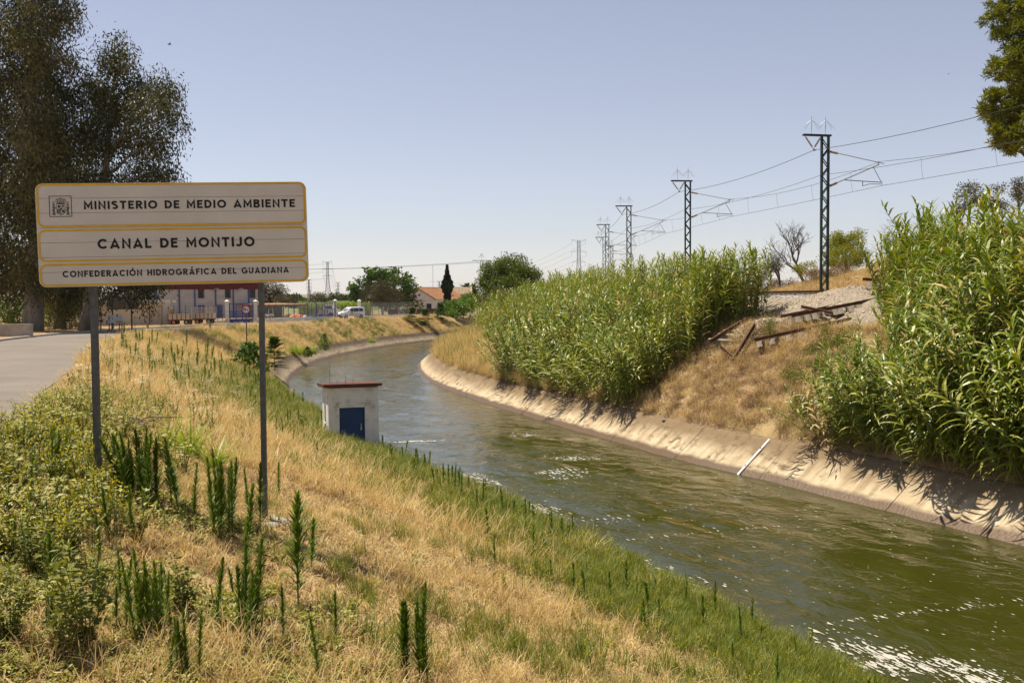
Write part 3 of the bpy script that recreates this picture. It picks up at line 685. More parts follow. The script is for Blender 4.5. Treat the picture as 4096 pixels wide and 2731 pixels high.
# ------------------------------------------------------------------ trees
def limb_pts(a, b, n=6, sag=.12, wob=.05):
    a = np.array(a, float); b = np.array(b, float); t = np.linspace(0, 1, n)[:, None]; L = np.linalg.norm(b - a)
    p_ = a + (b - a) * t; p_[:, 2] += np.sin(t[:, 0] * np.pi) * sag * L
    w = rng.normal(0, wob * L / n, (n, 3)); w[0] = 0; w[-1] = 0; return p_ + np.cumsum(w, 0) * .5
def in_ball(n, inner=.35):
    d = rng.normal(size=(n, 3)); d /= np.linalg.norm(d, axis=1)[:, None]
    return d * (inner ** 3 + (1 - inner ** 3) * U(0, 1, (n, 1))) ** (1 / 3)
def tree(name, label, cat, base, trunk, blobs, leaf, bark, L, W, nclump, nleaf, csize, droop=0.0, group=None, tr=.25, twigs=3, crown='crown', inner=.35, r2=None):
    """base: foot; trunk: list of (dx,dy,dz,r) relative to it; blobs: (dx,dy,dz,rx,ry,rz) masses of foliage carried by limbs"""
    root = thing(name, label, cat, base, 0, group)
    tb = MB(); tp = np.array([t[:3] for t in trunk]); rr = [t[3] for t in trunk]
    fine = spline(tp, max(.3, np.linalg.norm(tp[-1] - tp[0]) / 14)) if len(tp) > 2 else tp
    fr = np.interp(np.linspace(0, 1, len(fine)), np.linspace(0, 1, len(rr)), rr); fr[0] *= 1.25
    tb.tube(fine, list(fr), 9)
    lb = MB(); P = []; D = []
    for b in blobs:
        c = np.array(b[:3]); rad = np.array(b[3:6]); vol = (rad.prod()) ** (2 / 3)
        # the limb that carries this mass leaves the trunk somewhat below it
        zt = c[2] - .45 * np.hypot(c[0], c[1]) - .2 * rad[2]; k = int(np.argmin(np.abs(fine[:, 2] - zt) + .15 * np.linalg.norm(fine[:, :2] - c[:2], axis=1)))
        lp = limb_pts(fine[k], c, 6, .05, .25); r0 = min(fr[k] * .55, .05 + .018 * np.linalg.norm(c - fine[k]))
        lb.tube(lp, list(np.linspace(r0, r0 * .3, 6)), 6)
        n = max(4, int(nclump * vol * 1.8)); cc = c + in_ball(n, inner) * rad
        for q in cc[:: max(1, len(cc) // (twigs * 4))]: lb.tube(limb_pts(lp[rng.integers(2, 6)], q, 4, .03, .3), [r0 * .28, r0 * .2, r0 * .14, r0 * .05], 4)
        m = rng.poisson(nleaf * 2.4, n) + 3; idx = np.repeat(np.arange(n), m)
        g = np.clip(rng.normal(0, 1, (len(idx), 3)), -1.7, 1.7) * csize; g[:, 2] *= .8
        if droop: g[:, 2] -= np.abs(rng.normal(0, droop, len(idx)))
        P.append(cc[idx] + g)
        out = (cc[idx] - c) / rad * .5 + rng.normal(0, .8, (len(idx), 3)); out[:, 2] += .15 - (1.6 if droop else 0); D.append(out)
    part('trunk', tb, bark, root, smooth=True); part('branches', lb, bark, root, smooth=True)
    P = np.concatenate(P); D = np.concatenate(D); V, F = diamonds(P, D, 1.1 * L * U(.6, 1.3, len(P)), 1.35 * W * U(.7, 1.3, len(P)), .2)
    part(crown, MB().leafmesh(V, F), leaf, root)
    return root
def bare_tree(name, label, base, H, spread, depth, seed, bark, lean=0.0, group=None, leafy=None, fork=3):
    r = random.Random(seed); root = thing(name, label, 'tree', base, 0, group); tb = MB(); br = MB(); tips = []
    def grow(p, d, L, rad, lev, mb):
        n = 4; pts = [p]; q = p.copy(); dd = d.copy()
        for i in range(n):
            dd = (dd + Vector((r.gauss(0, .14), r.gauss(0, .14), r.gauss(.03, .10)))).normalized(); q = q + dd * (L / n); pts.append(q.copy())
        mb.tube(pts, [rad * (1 - .35 * i / n) for i in range(n + 1)], 6 if lev < 2 else 3, caps=False)
        if lev >= depth: tips.append(q); return
        for k in range(fork if lev else fork + 1):
            a = r.uniform(0, 6.28); s = spread * r.uniform(.6, 1.3); side = Vector((math.cos(a), math.sin(a), r.uniform(-.1, .5)))
            grow(pts[r.randint(2, 4)], (dd + side * s).normalized(), L * r.uniform(.62, .85), rad * .58, lev + 1, br)
    grow(Vector((0, 0, -.1)), Vector((lean, 0, 1)).normalized(), H * .34, H * .022, 0, tb)
    part('trunk', tb, bark, root, True); part('branches', br, bark, root)
    if leafy:
        T = np.array([tuple(t) for t in tips]); m = leafy[1]; P = np.repeat(T, m, 0) + rng.normal(0, leafy[2], (len(T) * m, 3))
        V, F = diamonds(P, rng.normal(0, 1, P.shape), leafy[3] * U(.6, 1.3, len(P)), leafy[3] * .4); part('crown', MB().leafmesh(V, F), leafy[0], root)
    return root
def blobs_px(spec, y, base, dy=None):
    """foliage masses given as (u, v, half width px, half height px[, extra depth]) at distance y -> relative to base"""
    k = y / FPX; out = []
    for s in spec:
        yy = y + (s[4] if len(s) > 4 else rng.normal(0, 1.0)); c = at_y(s[0], s[1], yy) - Vector(base)
        out.append((c.x, c.y, c.z, s[2] * k, (dy or s[2]) * k if dy is None else dy, s[3] * k))
    return out
def gpt(u, y, dz=0.0):
    """point on the ground at image column u and distance y"""
    d = ray(u, 1190); x = d.x / d.y * y; return Vector((x, y, float(ground_z(x, y)[0]) + dz))
# ------------------------------------------------------------------ the big sign
def rrect(x0, y0, x1, y1, r, n=6):
    out = []
    for cx, cy, a0 in ((x1 - r, y0 + r, -90), (x1 - r, y1 - r, 0), (x0 + r, y1 - r, 90), (x0 + r, y0 + r, 180)):
        for i in range(n + 1):
            a = math.radians(a0 + 90 * i / n); out.append((cx + r * math.cos(a), cy + r * math.sin(a)))
    return out
def ring(mb, outer, inner, y0, y1, mi=0):
    n = len(outer); V = [(p[0], y, p[1]) for y in (y0, y1) for c in (outer, inner) for p in c]
    F = []
    for i in range(n):
        j = (i + 1) % n; o0, o1, i0, i1 = i, j, n + i, n + j
        F += [(o0, o1, i1, i0), (2 * n + o1, 2 * n + o0, 2 * n + i0, 2 * n + i1), (o1, o0, 2 * n + o0, 2 * n + o1), (i0, i1, 2 * n + i1, 2 * n + i0)]
    return mb.add(V, F, mi)
TH = .225                                    # stroke of the lettering, in cap heights
def arc(cx, cy, rx, ry, a0, a1, n=14):
    return [(cx + rx * math.cos(math.radians(a0 + (a1 - a0) * i / n)), cy + ry * math.sin(math.radians(a0 + (a1 - a0) * i / n))) for i in range(n + 1)]
h_ = TH / 2
GLYPH = {
    'I': (TH, [[(h_, 0), (h_, 1)]]), 'L': (.58, [[(h_, 1), (h_, h_), (.58, h_)]]), 'T': (.72, [[(0, 1 - h_), (.72, 1 - h_)], [(.36, 1 - TH), (.36, 0)]]),
    'E': (.62, [[(.62, 1 - h_), (h_, 1 - h_), (h_, h_), (.62, h_)], [(TH, .52), (.56, .52)]]), 'F': (.60, [[(.60, 1 - h_), (h_, 1 - h_), (h_, 0)], [(TH, .50), (.54, .50)]]),
    'H': (.76, [[(h_, 0), (h_, 1)], [(.76 - h_, 0), (.76 - h_, 1)], [(TH, .5), (.76 - TH, .5)]]), 'N': (.80, [[(h_, 0), (h_, .93), (.80 - h_, .07), (.80 - h_, 1)]]),
    'M': (.94, [[(h_, 0), (h_, .92), (.47, .30), (.94 - h_, .92), (.94 - h_, 0)]]), 'A': (.92, [[(h_ * .9, 0), (.46, 1 - h_ * .9), (.92 - h_ * .9, 0)], [(.26, .25), (.66, .25)]]),
    'O': (1.0, [arc(.5, .5, .5 - h_, .5 - h_ + .01, 90, 450, 30)]), 'C': (.92, [arc(.5, .5, .5 - h_, .5 - h_ + .01, 42, 318, 24)]),
    'G': (.98, [arc(.5, .5, .5 - h_, .5 - h_ + .01, 45, 300, 22) + [(.98 - h_, .22), (.98 - h_, .45), (.56, .45)]]),
    'U': (.76, [[(h_, 1), (h_, .38)] + arc(.38, .38, .38 - h_, .38 - h_, 180, 360, 12) + [(.76 - h_, 1)]]), 'J': (.56, [arc(.25, .30, .31 - h_, .30 - h_, 200, 360, 10) + [(.56 - h_, 1)]]),
    'D': (.80, [[(h_, .5), (h_, 1 - h_), (.34, 1 - h_)] + arc(.34, .5, .46 - h_, .5 - h_, 90, -90, 14)[1:] + [(h_, h_), (h_, .5)]]),
    'S': (.70, [arc(.35, .74 - .01, .33 - h_ + .03, .27 - h_, 30, 270, 14) + arc(.35, .27 - .01 + h_ * .28, .35 - h_, .30 - h_, 90, -150, 14)[1:]]),
    'R': (.72, [[(h_, 0), (h_, 1 - h_), (.40, 1 - h_)] + arc(.40, .70 - .005, .30 - h_, .305 - h_, 90, -90, 10)[1:] + [(TH, .39 + h_)], [(.36, .40), (.66, 0)]]),
    'B': (.72, [[(h_, .5), (h_, 1 - h_), (.40, 1 - h_)] + arc(.40, .74, .28 - h_, .26 - h_, 90, -90, 10)[1:] + [(TH, .48 + h_)], [(TH, .40 + h_), (.42, .40 + h_)] + arc(.42, .27, .30 - h_, .30 - h_, 60, -90, 10) + [(h_, h_), (h_, .5)]]),
    'Ó': None, 'Á': None, '1': (.42, [[(.04, .74), (.30, .93), (.30, 0)]]), '5': (.62, [[(.58, 1 - h_), (.12, 1 - h_), (.09, .56)] + arc(.29, .33, .33 - h_, .33 - h_, 120, -140, 14)]),
    '6': (.66, [[(.52, .97), (.16, .52)] + arc(.33, .33, .33 - h_, .33 - h_, 150, 500, 22)]), '0': (.66, [arc(.33, .5, .33 - h_, .5 - h_, 90, 450, 24)]), 't': (.34, [[(.15, .72), (.15, h_), (.34, h_)], [(0, .52), (.34, .52)]]),
}
for a, b in (('Ó', 'O'), ('Á', 'A')):
    w_, st_ = GLYPH[b]; GLYPH[a] = (w_, st_ + [[(w_ / 2 - .02, 1.07), (w_ / 2 + .12, 1.26)]])
def stroke(mb, pts, x0, z0, k, y, th=TH):
    """mitred band along a pen line; k scales cap heights to metres"""
    P = np.array(pts, float); closed = np.linalg.norm(P[0] - P[-1]) < 1e-6; n = len(P); L = []; R = []
    for i in range(n):
        a = P[i] - P[i - 1] if i else (P[-1] - P[-2] if closed else P[1] - P[0]); b = P[i + 1] - P[i] if i < n - 1 else (P[1] - P[0] if closed else a)
        a = a / np.linalg.norm(a); b = b / np.linalg.norm(b); na_ = np.array([-a[1], a[0]]); nb = np.array([-b[1], b[0]]); m = na_ + nb; m /= np.linalg.norm(m) + 1e-9
        s = min(1 / max(m @ na_, .3), 1.9) * th / 2; L.append(P[i] + m * s); R.append(P[i] - m * s)
    V = [(x0 + p_[0] * k, y, z0 + p_[1] * k) for pr in zip(L, R) for p_ in pr]
    return mb.add(V, [(2 * i, 2 * i + 1, 2 * i + 3, 2 * i + 2) for i in range(n - 1)])
def letters(body, cap, width, gap=.20, space=.62):
    """-> list of (mesh builder) per character, fitted to a width"""
    adv = [space if c == ' ' else GLYPH[c][0] + gap for c in body]; total = sum(adv) - gap; sx = width / (total * cap); out = []; x = 0
    for c, a in zip(body, adv):
        if c != ' ':
            mb = MB()
            for i, st_ in enumerate(GLYPH[c][1]): stroke(mb, st_, x * cap, 0, cap, -.0032 - .0003 * i)
            mb.v = [v_ * np.array([sx, 1, 1]) for v_ in mb.v]; out.append(mb)
        x += a
    return out
TL, TR = at_y(145, 733, 11.55), at_y(1229, 727, 12.02)
BL, BR = at_y(158, 1150, 11.55), at_y(1236, 1124, 12.02)
SW = ((TR - TL).length + (BR - BL).length) / 2; SH = ((TL - BL).length + (TR - BR).length) / 2
sx_ = ((TR - TL) + (BR - BL)).normalized(); sz_ = ((TL - BL) + (TR - BR)); sz_ = (sz_ - sx_ * sz_.dot(sx_)).normalized(); sy_ = sz_.cross(sx_)
foot = Vector((BL.x, BL.y, 0)); gl = ground_z(BL.x + .6, BL.y)[0]
sroot = thing('canal_name_sign', 'large white three-panel sign with black lettering and yellow borders on two posts', 'sign', (BL.x, BL.y, gl))
face = bpy.data.objects.new('panel', None)
smat = Matrix((sx_, sy_, sz_)).transposed().to_4x4(); smat.translation = BL - Vector((BL.x, BL.y, gl))
def spart(name, mb, mats, label=None):
    """part of the sign: built in the sign's own plane, x along, z up, -y towards the viewer"""
    me = mb.mesh(name, mats); me.transform(smat); o = link(name, me, sroot)
    if label: o['label'] = label
    return o
nsl = 7; sh = SH / nsl; rc = .085
for i in range(nsl):
    z0, z1 = i * sh + .0018, (i + 1) * sh - .0018
    if i in (0, nsl - 1):
        P = [(0, z1 if i == 0 else z0), (SW, z1 if i == 0 else z0)]
        full = rrect(0, 0, SW, SH, rc)
        poly = [p_ for p_ in full if (p_[1] <= rc + 1e-6 if i == 0 else p_[1] >= SH - rc - 1e-6)]
        if i == 0: poly = sorted([p_ for p_ in poly if p_[0] < SW / 2], key=lambda p_: -p_[1]) + sorted([p_ for p_ in poly if p_[0] > SW / 2], key=lambda p_: p_[1]); poly = [(0, z1)] + poly + [(SW, z1)]
        else: poly = sorted([p_ for p_ in poly if p_[0] > SW / 2], key=lambda p_: p_[1]) + sorted([p_ for p_ in poly if p_[0] < SW / 2], key=lambda p_: -p_[1]); poly = [(0, z0), (SW, z0)] + poly
        mb = MB().prism(poly, (0, .03))
    else: mb = MB().box((SW / 2, .015, (z0 + z1) / 2), (SW, .03, z1 - z0))
    spart('slat', mb, MT['sign_white'])
spart('added_seam_blocker', MB().box((SW / 2, .034, SH / 2), (SW - .06, .006, SH - .06)), MT['galv'])  # dark sheet added behind the slats, blocks light leaking through their seams
kx, ky = SW / 1972.0, SH / 752.0             # pixels of the enlarged view -> metres
zz = lambda y: SH - (y - 146) * ky
for y0, y1 in ((148, 463), (480, 715), (730, 893)):
    o_ = rrect(.012, zz(y1), SW - .012, zz(y0), .075, 8); i_ = rrect(.034, zz(y1) + .022, SW - .034, zz(y0) - .022, .055, 8)
    spart('yellow_border', ring(MB(), o_, i_, -.004, -.0005), MT['sign_yellow'])
for body, x0, x1, ybase, cap in (('MINISTERIO DE MEDIO AMBIENTE', 340, 1885, 336, 60), ('CANAL DE MONTIJO', 425, 1572, 625, 72), ('CONFEDERACIÓN HIDROGRÁFICA DEL GUADIANA', 168, 1822, 828, 46)):
    for mb in letters(body, cap * ky, (x1 - x0) * kx):
        mb.v = [v_ + np.array([x0 * kx, 0, zz(ybase)]) for v_ in mb.v]; spart('letter', mb, MT['black'])
# the crest in its black frame: crown, shield with quarters, two columns with ribbons
em = MB(); ex0, ex1, ez0, ez1 = 95 * kx, 254 * kx, zz(388), zz(236)
sq = lambda x0, z0, x1, z1: [(x0, z0), (x1, z0), (x1, z1), (x0, z1)]
ring(em, sq(ex0, ez0, ex1, ez1), sq(ex0 + .006, ez0 + .006, ex1 - .006, ez1 - .006), -.004, -.0005)
cw, chh = ex1 - ex0, ez1 - ez0
E = lambda a, b: (ex0 + a * cw, -.0022, ez0 + b * chh)
def bar(pts, w):
    for a, b in zip(pts[:-1], pts[1:]): em.beam(E(*a), E(*b), .003, w)
bar([(.33, .62), (.33, .24), (.38, .14), (.5, .09), (.62, .14), (.70, .24), (.70, .62), (.33, .62)], .0042)
bar([(.515, .62), (.515, .37)], .003); bar([(.33, .375), (.70, .375)], .003)
for k in range(5): bar([(.36 + .033 * k, .36), (.36 + .033 * k, .17)], .0045)
em.box(E(.43, .49), (.018, .003, .026)); em.box(E(.43, .545), (.012, .003, .012)); em.box(E(.43, .47), (.026, .003, .01))
bar([(.56, .44), (.60, .52), (.65, .57)], .007); bar([(.58, .57), (.62, .48), (.66, .44)], .006); bar([(.57, .51), (.62, .56)], .005)
for k in range(4): a = k * math.pi / 4; bar([(.61 - .055 * math.cos(a), .27 - .055 * math.sin(a)), (.61 + .055 * math.cos(a), .27 + .055 * math.sin(a))], .003)
bar([(.56, .32), (.66, .32), (.66, .22), (.56, .22), (.56, .32)], .003)
em.lathe([(.011, 0), (.011, .002)], 12, E(.515, .375), (0, 1, 0)); bar([(.48, .12), (.515, .17), (.55, .12)], .004)
bar([(.31, .735), (.36, .66), (.68, .66), (.73, .735)], .004); bar([(.36, .64), (.68, .64)], .005)
bar([(.31, .735), (.30, .80), (.36, .84), (.42, .83), (.52, .87), (.60, .83), (.67, .84), (.73, .80), (.73, .735)], .005)
for a in (.39, .46, .52, .58, .65): bar([(a, .68), (.52 + (a - .52) * 1.1, .82)], .0035); em.box(E(a, .735), (.008, .003, .010))
bar([(.52, .87), (.52, .92)], .004); bar([(.50, .90), (.54, .90)], .004)
for s in (.20, .82):
    bar([(s - .035, .18), (s - .035, .60)], .003); bar([(s + .035, .18), (s + .035, .60)], .003); bar([(s, .18), (s, .60)], .002)
    for q, w in ((.10, .07), (.13, .07), (.16, .05), (.62, .05), (.65, .04)): bar([(s - w, q), (s + w, q)], .004)
    bar([(s - .05, .70), (s, .72), (s + .05, .70)], .005); bar([(s - .07, .47), (s, .43), (s + .07, .42), (s + .09, .46)], .006); bar([(s - .06, .33), (s + .05, .38)], .006)
    bar([(s - .06, .33), (s - .06, .27), (s + .04, .24)], .005)
spart('crest', em, MT['black'], 'black line crest with crown, shield and two columns in a square frame')
# posts behind the panel and their footings
for u0, u1, vb, w, xs in ((368, 384, 1815, .068, 0), (1043, 1057, 2030, .056, 1)):
    top = at_y(u0, 1140, 11.66 if xs == 0 else 11.97); gz = float(ground_z(top.x, top.y)[0])
    bot = at_y(u1, vb, 11.66 if xs == 0 else 11.97); zb = min(gz, bot.z) - .25
    q = Vector((top.x, top.y, top.z)); b_ = Vector((bot.x, bot.y, zb)); up = (q - b_).normalized(); q2 = q + up * (SH * .96); off = sy_ * .068
    org = Vector((BL.x, BL.y, gl)); pm = MB()
    pm.beam(b_ + off - org, q2 + off - org, w, .07)
    part('post', pm, MT['galv'], sroot)
    fmb = MB(); fmb.lathe([(.30, -.25), (.29, -.02), (.24, .01), (0.02, .02)], 9, tuple(Vector((bot.x, bot.y, gz)) + off - org))
    part('footing', fmb, MT['concrete'], sroot)

# ------------------------------------------------------------------ the hut at the water's edge
hA = math.radians(17); hp = at_y(1312, 1553, 32.6)
hx = Vector((math.cos(hA), math.sin(hA), 0)); W_, D_ = 1.66, 1.75
fr_ = at_y(1497, 1790, 33.1)
hz = 1.25; HH = hp.z - hz
hut = thing('pump_hut', 'small white masonry hut with blue metal door and red flat roof by the water', 'hut', (hp.x, hp.y, hz), hA)
wb = MB(); t = .16
dx0, dx1, dz1 = .36, 1.20, HH - .66
# walls with openings (front is y = 0, facing the viewer)
wb.box((dx0 / 2, t / 2, HH / 2), (dx0, t, HH)); wb.box(((dx1 + W_) / 2, t / 2, HH / 2), (W_ - dx1, t, HH)); wb.box(((dx0 + dx1) / 2, t / 2, (dz1 + HH) / 2), (dx1 - dx0, t, HH - dz1))
wb.box((W_ / 2, D_ - t / 2, HH / 2), (W_, t, HH)); wb.box((W_ - t / 2, D_ / 2, HH / 2), (t, D_ - 2 * t, HH))
wy0, wy1, wz0, wz1 = .72, 1.16, HH - 1.22, HH - .62
for a, b, c, d in ((t, wy0, 0, HH), (wy1, D_ - t, 0, HH), (wy0, wy1, 0, wz0), (wy0, wy1, wz1, HH)): wb.box((t / 2, (a + b) / 2, (c + d) / 2), (t, b - a, d - c))
part('wall', wb, MT['whitewash'], hut)
part('roof', MB().box((W_ / 2 - .03, D_ / 2, HH + .035), (W_ + .26, D_ + .3, .10), rot=(-.05, 0, 0)), MT['red_slab'], hut)
door = part('door', MB().box(((dx0 + dx1) / 2, .07, dz1 / 2), (dx1 - dx0 - .07, .03, dz1 - .03)), MT['blue_door'], hut)
fmb = MB(); 
for x in (dx0 + .017, dx1 - .017): fmb.box((x, .045, dz1 / 2), (.034, .07, dz1))
fmb.box(((dx0 + dx1) / 2, .045, dz1 - .017), (dx1 - dx0 - .068, .07, .034)); part('frame', fmb, MT['blue_door'], door)
part('handle', MB().box((dx1 - .12, .045, dz1 - .62), (.03, .03, .14)).box((dx1 - .12, .05, dz1 - .72), (.06, .012, .09)), MT['steel'], door)
for hz3 in (.3, dz1 - .25): part('hinge', MB().tube([(dx0 + .05, .03, hz3 - .06), (dx0 + .05, .03, hz3 + .06)], .014, 6), MT['galv'], door)
dm = MB(); cxd, czd = (dx0 + dx1) / 2, dz1 - .42
for k in range(24):
    a = k / 24 * 4; i = int(a); f_ = a - i; c4 = [(0, .2), (.14, 0), (0, -.2), (-.14, 0), (0, .2)]
    dm.lathe([(.006, 0), (.006, .004)], 6, (cxd + c4[i][0] * (1 - f_) + c4[i + 1][0] * f_, .052, czd + c4[i][1] * (1 - f_) + c4[i + 1][1] * f_), (0, 1, 0))
part('vent_holes', dm, MT['black'], door)['kind'] = 'stuff'
part('window_sill', MB().box((.05, (wy0 + wy1) / 2, wz0 - .015), (.16, wy1 - wy0 + .02, .03)), MT['whitewash'], hut)
part('window_back', MB().box((t + .02, (wy0 + wy1) / 2, (wz0 + wz1) / 2), (.02, wy1 - wy0, wz1 - wz0)), MT['whitewash'], hut)
for k, (x, h, lb) in enumerate(((.10, .95, 'tall dry twig growing from the hut roof'), (.62, .38, 'short dry twig on the middle of the hut roof'), (.34, .16, 'tiny dry shoot between the twigs on the hut roof'), (.86, .2, 'small bent dry shoot at right on the hut roof'))):
    tw = MB().tube([(0, 0, 0), (.01, 0, h * .5), (.0, .01, h)], [.008, .006, .003], 4)
    if k < 2:
        for i in range(4): z = h * (.25 + .17 * i); s = (-1) ** i; tw.tube([(0.005, 0, z), (s * .05, 0, z + .05), (s * .07, .01, z + .14)], [.004, .003, .002], 3)
    R = Matrix.Rotation(hA, 4, 'Z') @ Vector((x, .35, HH + .105)); one('dry_twig', tw, MT['deadwood'], lb, 'twig', Vector((hp.x, hp.y, hz)) + R)

# ------------------------------------------------------------------ staff gauge on the right lining
gs, gq = sq_of(*at_z(2960, 1893, 0.0)[:2]); gs = float(gs[0])
gauge = None
def lin_pt(s, up, lift=.03):
    f = up / 1.93; x, y, _, _ = chan(np.array([s]), np.array([HW + LRUN * f])); n = Vector((0, 0, 1))
    return Vector((float(x[0]), float(y[0]), LT * f + lift))
p0, p1 = lin_pt(gs, -.05), lin_pt(gs, 1.86)
groot = thing('staff_gauge', 'white water level gauge board lying on the pale concrete slope', 'gauge', p0)
gd = (p1 - p0); gL = gd.length; gd.normalize(); _, _, tx, ty = chan(np.array([gs]), np.array([0.])); ga = Vector((float(tx[0]), float(ty[0]), 0)); gn = ga.cross(gd).normalized(); gn = gn if gn.z > 0 else -gn
def gbox(mb, a0, a1, b0, b1, h0, h1):
    V = [tuple(gd * b + ga * a + gn * h) for h in (h0, h1) for a, b in ((a0, b0), (a1, b0), (a1, b1), (a0, b1))]
    mb.add(V, [(3, 2, 1, 0), (4, 5, 6, 7), (0, 1, 5, 4), (1, 2, 6, 5), (2, 3, 7, 6), (3, 0, 4, 7)])
for a, b in ((0, gL * .62), (gL * .625, gL)):
    mb = MB(); gbox(mb, -.058, .058, a, b, 0, .02); part('board', mb, MT['white'], groot)
mb = MB()
for k in range(88):
    b = .04 + k * gL / 90; w = .075 if k % 10 == 0 else .05 if k % 5 == 0 else .03
    gbox(mb, -.055, -.055 + w, b, b + gL / 190, .021, .023)
for k in (1.25, 3.7): 
    for j in range(3): gbox(mb, -.0 + .02 * j, .012 + .02 * j, gL * .2 * k - .05, gL * .2 * k + .05 - .03 * (j % 2), .021, .023)
part('graduation', mb, MT['black'], groot)
# ------------------------------------------------------------------ grasses on the banks (stuff)
def pts_in(n, x0, x1, y0, y1, cond):
    """n candidate points, kept with probability cond(x, y, q, rd, ro, md) (0..1)"""
    x = U(x0, x1, n); y = U(y0, y1, n); z, q, rd, ro, md = lookup(x, y)
    keep = U(0, 1, n) < cond(x, y, q, rd, ro, md)
    vis = np.abs(x) < .58 * y + 4.0
    k = keep & vis; return np.stack([x, y, z], 1)[k], q[k], md[k]
def rots(n, tilt=.12):
    return np.stack([rng.normal(0, tilt, n), rng.normal(0, tilt, n), U(0, 2 * np.pi, n)], 1)
def put(name, forms, P, s0, s1, label, cat, tilt=.12, dist=0.0):
    n = len(P); s = U(s0, s1, n) * (1 + dist * P[:, 1])
    return scatter(name, forms, P, rots(n, tilt), s, rng.integers(0, len(forms), n), label, cat)
leftb = lambda q, rd: (q < -LTOP - .05) & (rd > .12)
def greenness(x, y, q):
    """how green the left bank is: along the canal edge, in patches, and by the road"""
    dl = np.abs(q) - LTOP; w = np.interp(y, [4, 12, 20, 30, 45, 60, 80], [2.6, 3.0, 3.4, 5.0, 6.5, 4.0, 1.5])
    g = np.clip(1.25 - dl / (w * (1 + .45 * vnoise(x, y, 2.6, 61))), 0, 1)
    g = np.maximum(g, .22 * sstep(-.1, .9, vnoise(x, y, 2.2, 62)) * np.clip(2.2 - dl / 4, 0, 1)); return g
dry_forms = [grass_form(42, .17, U(.08, .17), .0065, LF['straw'], .9, 3, flat=1.0) for _ in range(6)] + [grass_form(60, .2, .10, .010, LF['brown'], 1.0, 2, flat=1.0) for _ in range(2)]
tall_dry = [grass_form(26, .13, U(.28, .44), .006, LF['straw'], .8, 3, flat=.25, seeds=(.35, .016, LF['oat'])) for _ in range(5)]
green_forms = [grass_form(56, .15, U(.26, .42), .0075, LF['green'], .7, 3, flat=.18) for _ in range(6)]
oat_forms = [grass_form(46, .26, U(.7, 1.05), .009, LF['oat'], .55, 3, flat=.15, seeds=(.6, .04, LF['oat'])) for _ in range(5)]
oatg = [grass_form(24, .3, U(.9, 1.2), .012, LF['green'], .3, 3, flat=.1) for _ in range(2)]
lush_forms = [grass_form(90, .2, U(.6, .8), .016, LF['lush'], 1.0, 4, flat=.2) for _ in range(3)]
# near part of the left bank
P, q, _ = pts_in(24000, -11, 6, 3.0, 17, lambda x, y, q, rd, ro, md: leftb(q, rd) * (1 - .75 * greenness(x, y, q)))
put('dry_grass', dry_forms, P, .7, 1.25, 'short dry straw-coloured grass covering the near bank', 'grass')
P, q, _ = pts_in(10000, -11, 6, 3.0, 18, lambda x, y, q, rd, ro, md: leftb(q, rd) * sstep(-.1, .5, vnoise(x, y, 1.4, 63)) * .55 * (1 - .6 * greenness(x, y, q)))
put('dry_grass', tall_dry, P, .6, 1.1, 'taller dry seeding grass standing on the near bank', 'grass')
P, q, _ = pts_in(25000, -11, 6, 3.0, 18, lambda x, y, q, rd, ro, md: leftb(q, rd) * greenness(x, y, q) * .9)
put('green_grass', green_forms, P, .55, 1.0, 'green grass growing along the near canal edge', 'grass')
# further along the left bank
P, q, _ = pts_in(42000, -29, 3, 16, 62, lambda x, y, q, rd, ro, md: leftb(q, rd) * (1 - .8 * greenness(x, y, q)))
put('dry_grass', dry_forms + tall_dry[:2], P, .9, 1.5, 'dry grass on the bank beyond the sign', 'grass', dist=.008)
P, q, _ = pts_in(26000, -29, 3, 16, 64, lambda x, y, q, rd, ro, md: leftb(q, rd) * greenness(x, y, q))
put('green_grass', green_forms, P, .8, 1.3, 'green grass along the canal edge beyond the sign', 'grass', dist=.006)
P, q, _ = pts_in(40000, -34, -4, 60, 165, lambda x, y, q, rd, ro, md: leftb(q, rd) * (.85 - .4 * (vnoise(x, y, 5, 64) > .2)))
put('dry_grass', dry_forms[:4] + tall_dry[:2], P, 1.6, 2.6, 'dry grass on the far bank below the road', 'grass')
P, q, _ = pts_in(16000, -34, -4, 60, 165, lambda x, y, q, rd, ro, md: leftb(q, rd) * sstep(-.1, .5, vnoise(x, y, 5, 64)) * .8)
put('green_grass', green_forms, P, 1.0, 1.7, 'pale green patches of grass on the far bank', 'grass')
# verge beyond the road
P, q, _ = pts_in(16000, -75, -22, 40, 150, lambda x, y, q, rd, ro, md: (ro < -.5) * (ro > -14) * .6 * (vnoise(x, y, 4, 65) > -.2))
put('dry_grass', dry_forms, P, 1.2, 2.2, 'sparse dry grass on the far verge of the road', 'grass')
# right bank: dry brush, oats
openr = lambda x, y, q, md: (q > LTOP + .1) & (md < -1.0)
P, q, _ = pts_in(60000, -12, 24, 24, 75, lambda x, y, q, rd, ro, md: openr(x, y, q, md) * .55 * (md < -3.7))
brush = [grass_form(60, .26, U(.25, .55), .009, LF['brown'], 1.3, 3, flat=1.0) for _ in range(5)] + [grass_form(30, .2, .5, .006, LF['straw'], .8, 3, flat=.5) for _ in range(3)]
put('dry_brush', brush, P, .8, 1.5, 'brown dry brush covering the slope between the reeds', 'dry brush')
P, q, _ = pts_in(17000, -18, 12, 58, 170, lambda x, y, q, rd, ro, md: openr(x, y, q, md) * np.clip(1.2 - (q - LTOP) / 9, 0, 1) * (.35 + .65 * (vnoise(x, y, 4, 66) > -.3)))
put('wild_oats', oat_forms + brush[:3] + oatg, P, 1.0, 1.9, 'tall pale wild oats on the inner bank of the bend', 'wild oats')
P, q, _ = pts_in(3800, -9, 3, 55, 68, lambda x, y, q, rd, ro, md: openr(x, y, q, md) * np.clip(1.1 - (q - LTOP) / 4, 0, 1))
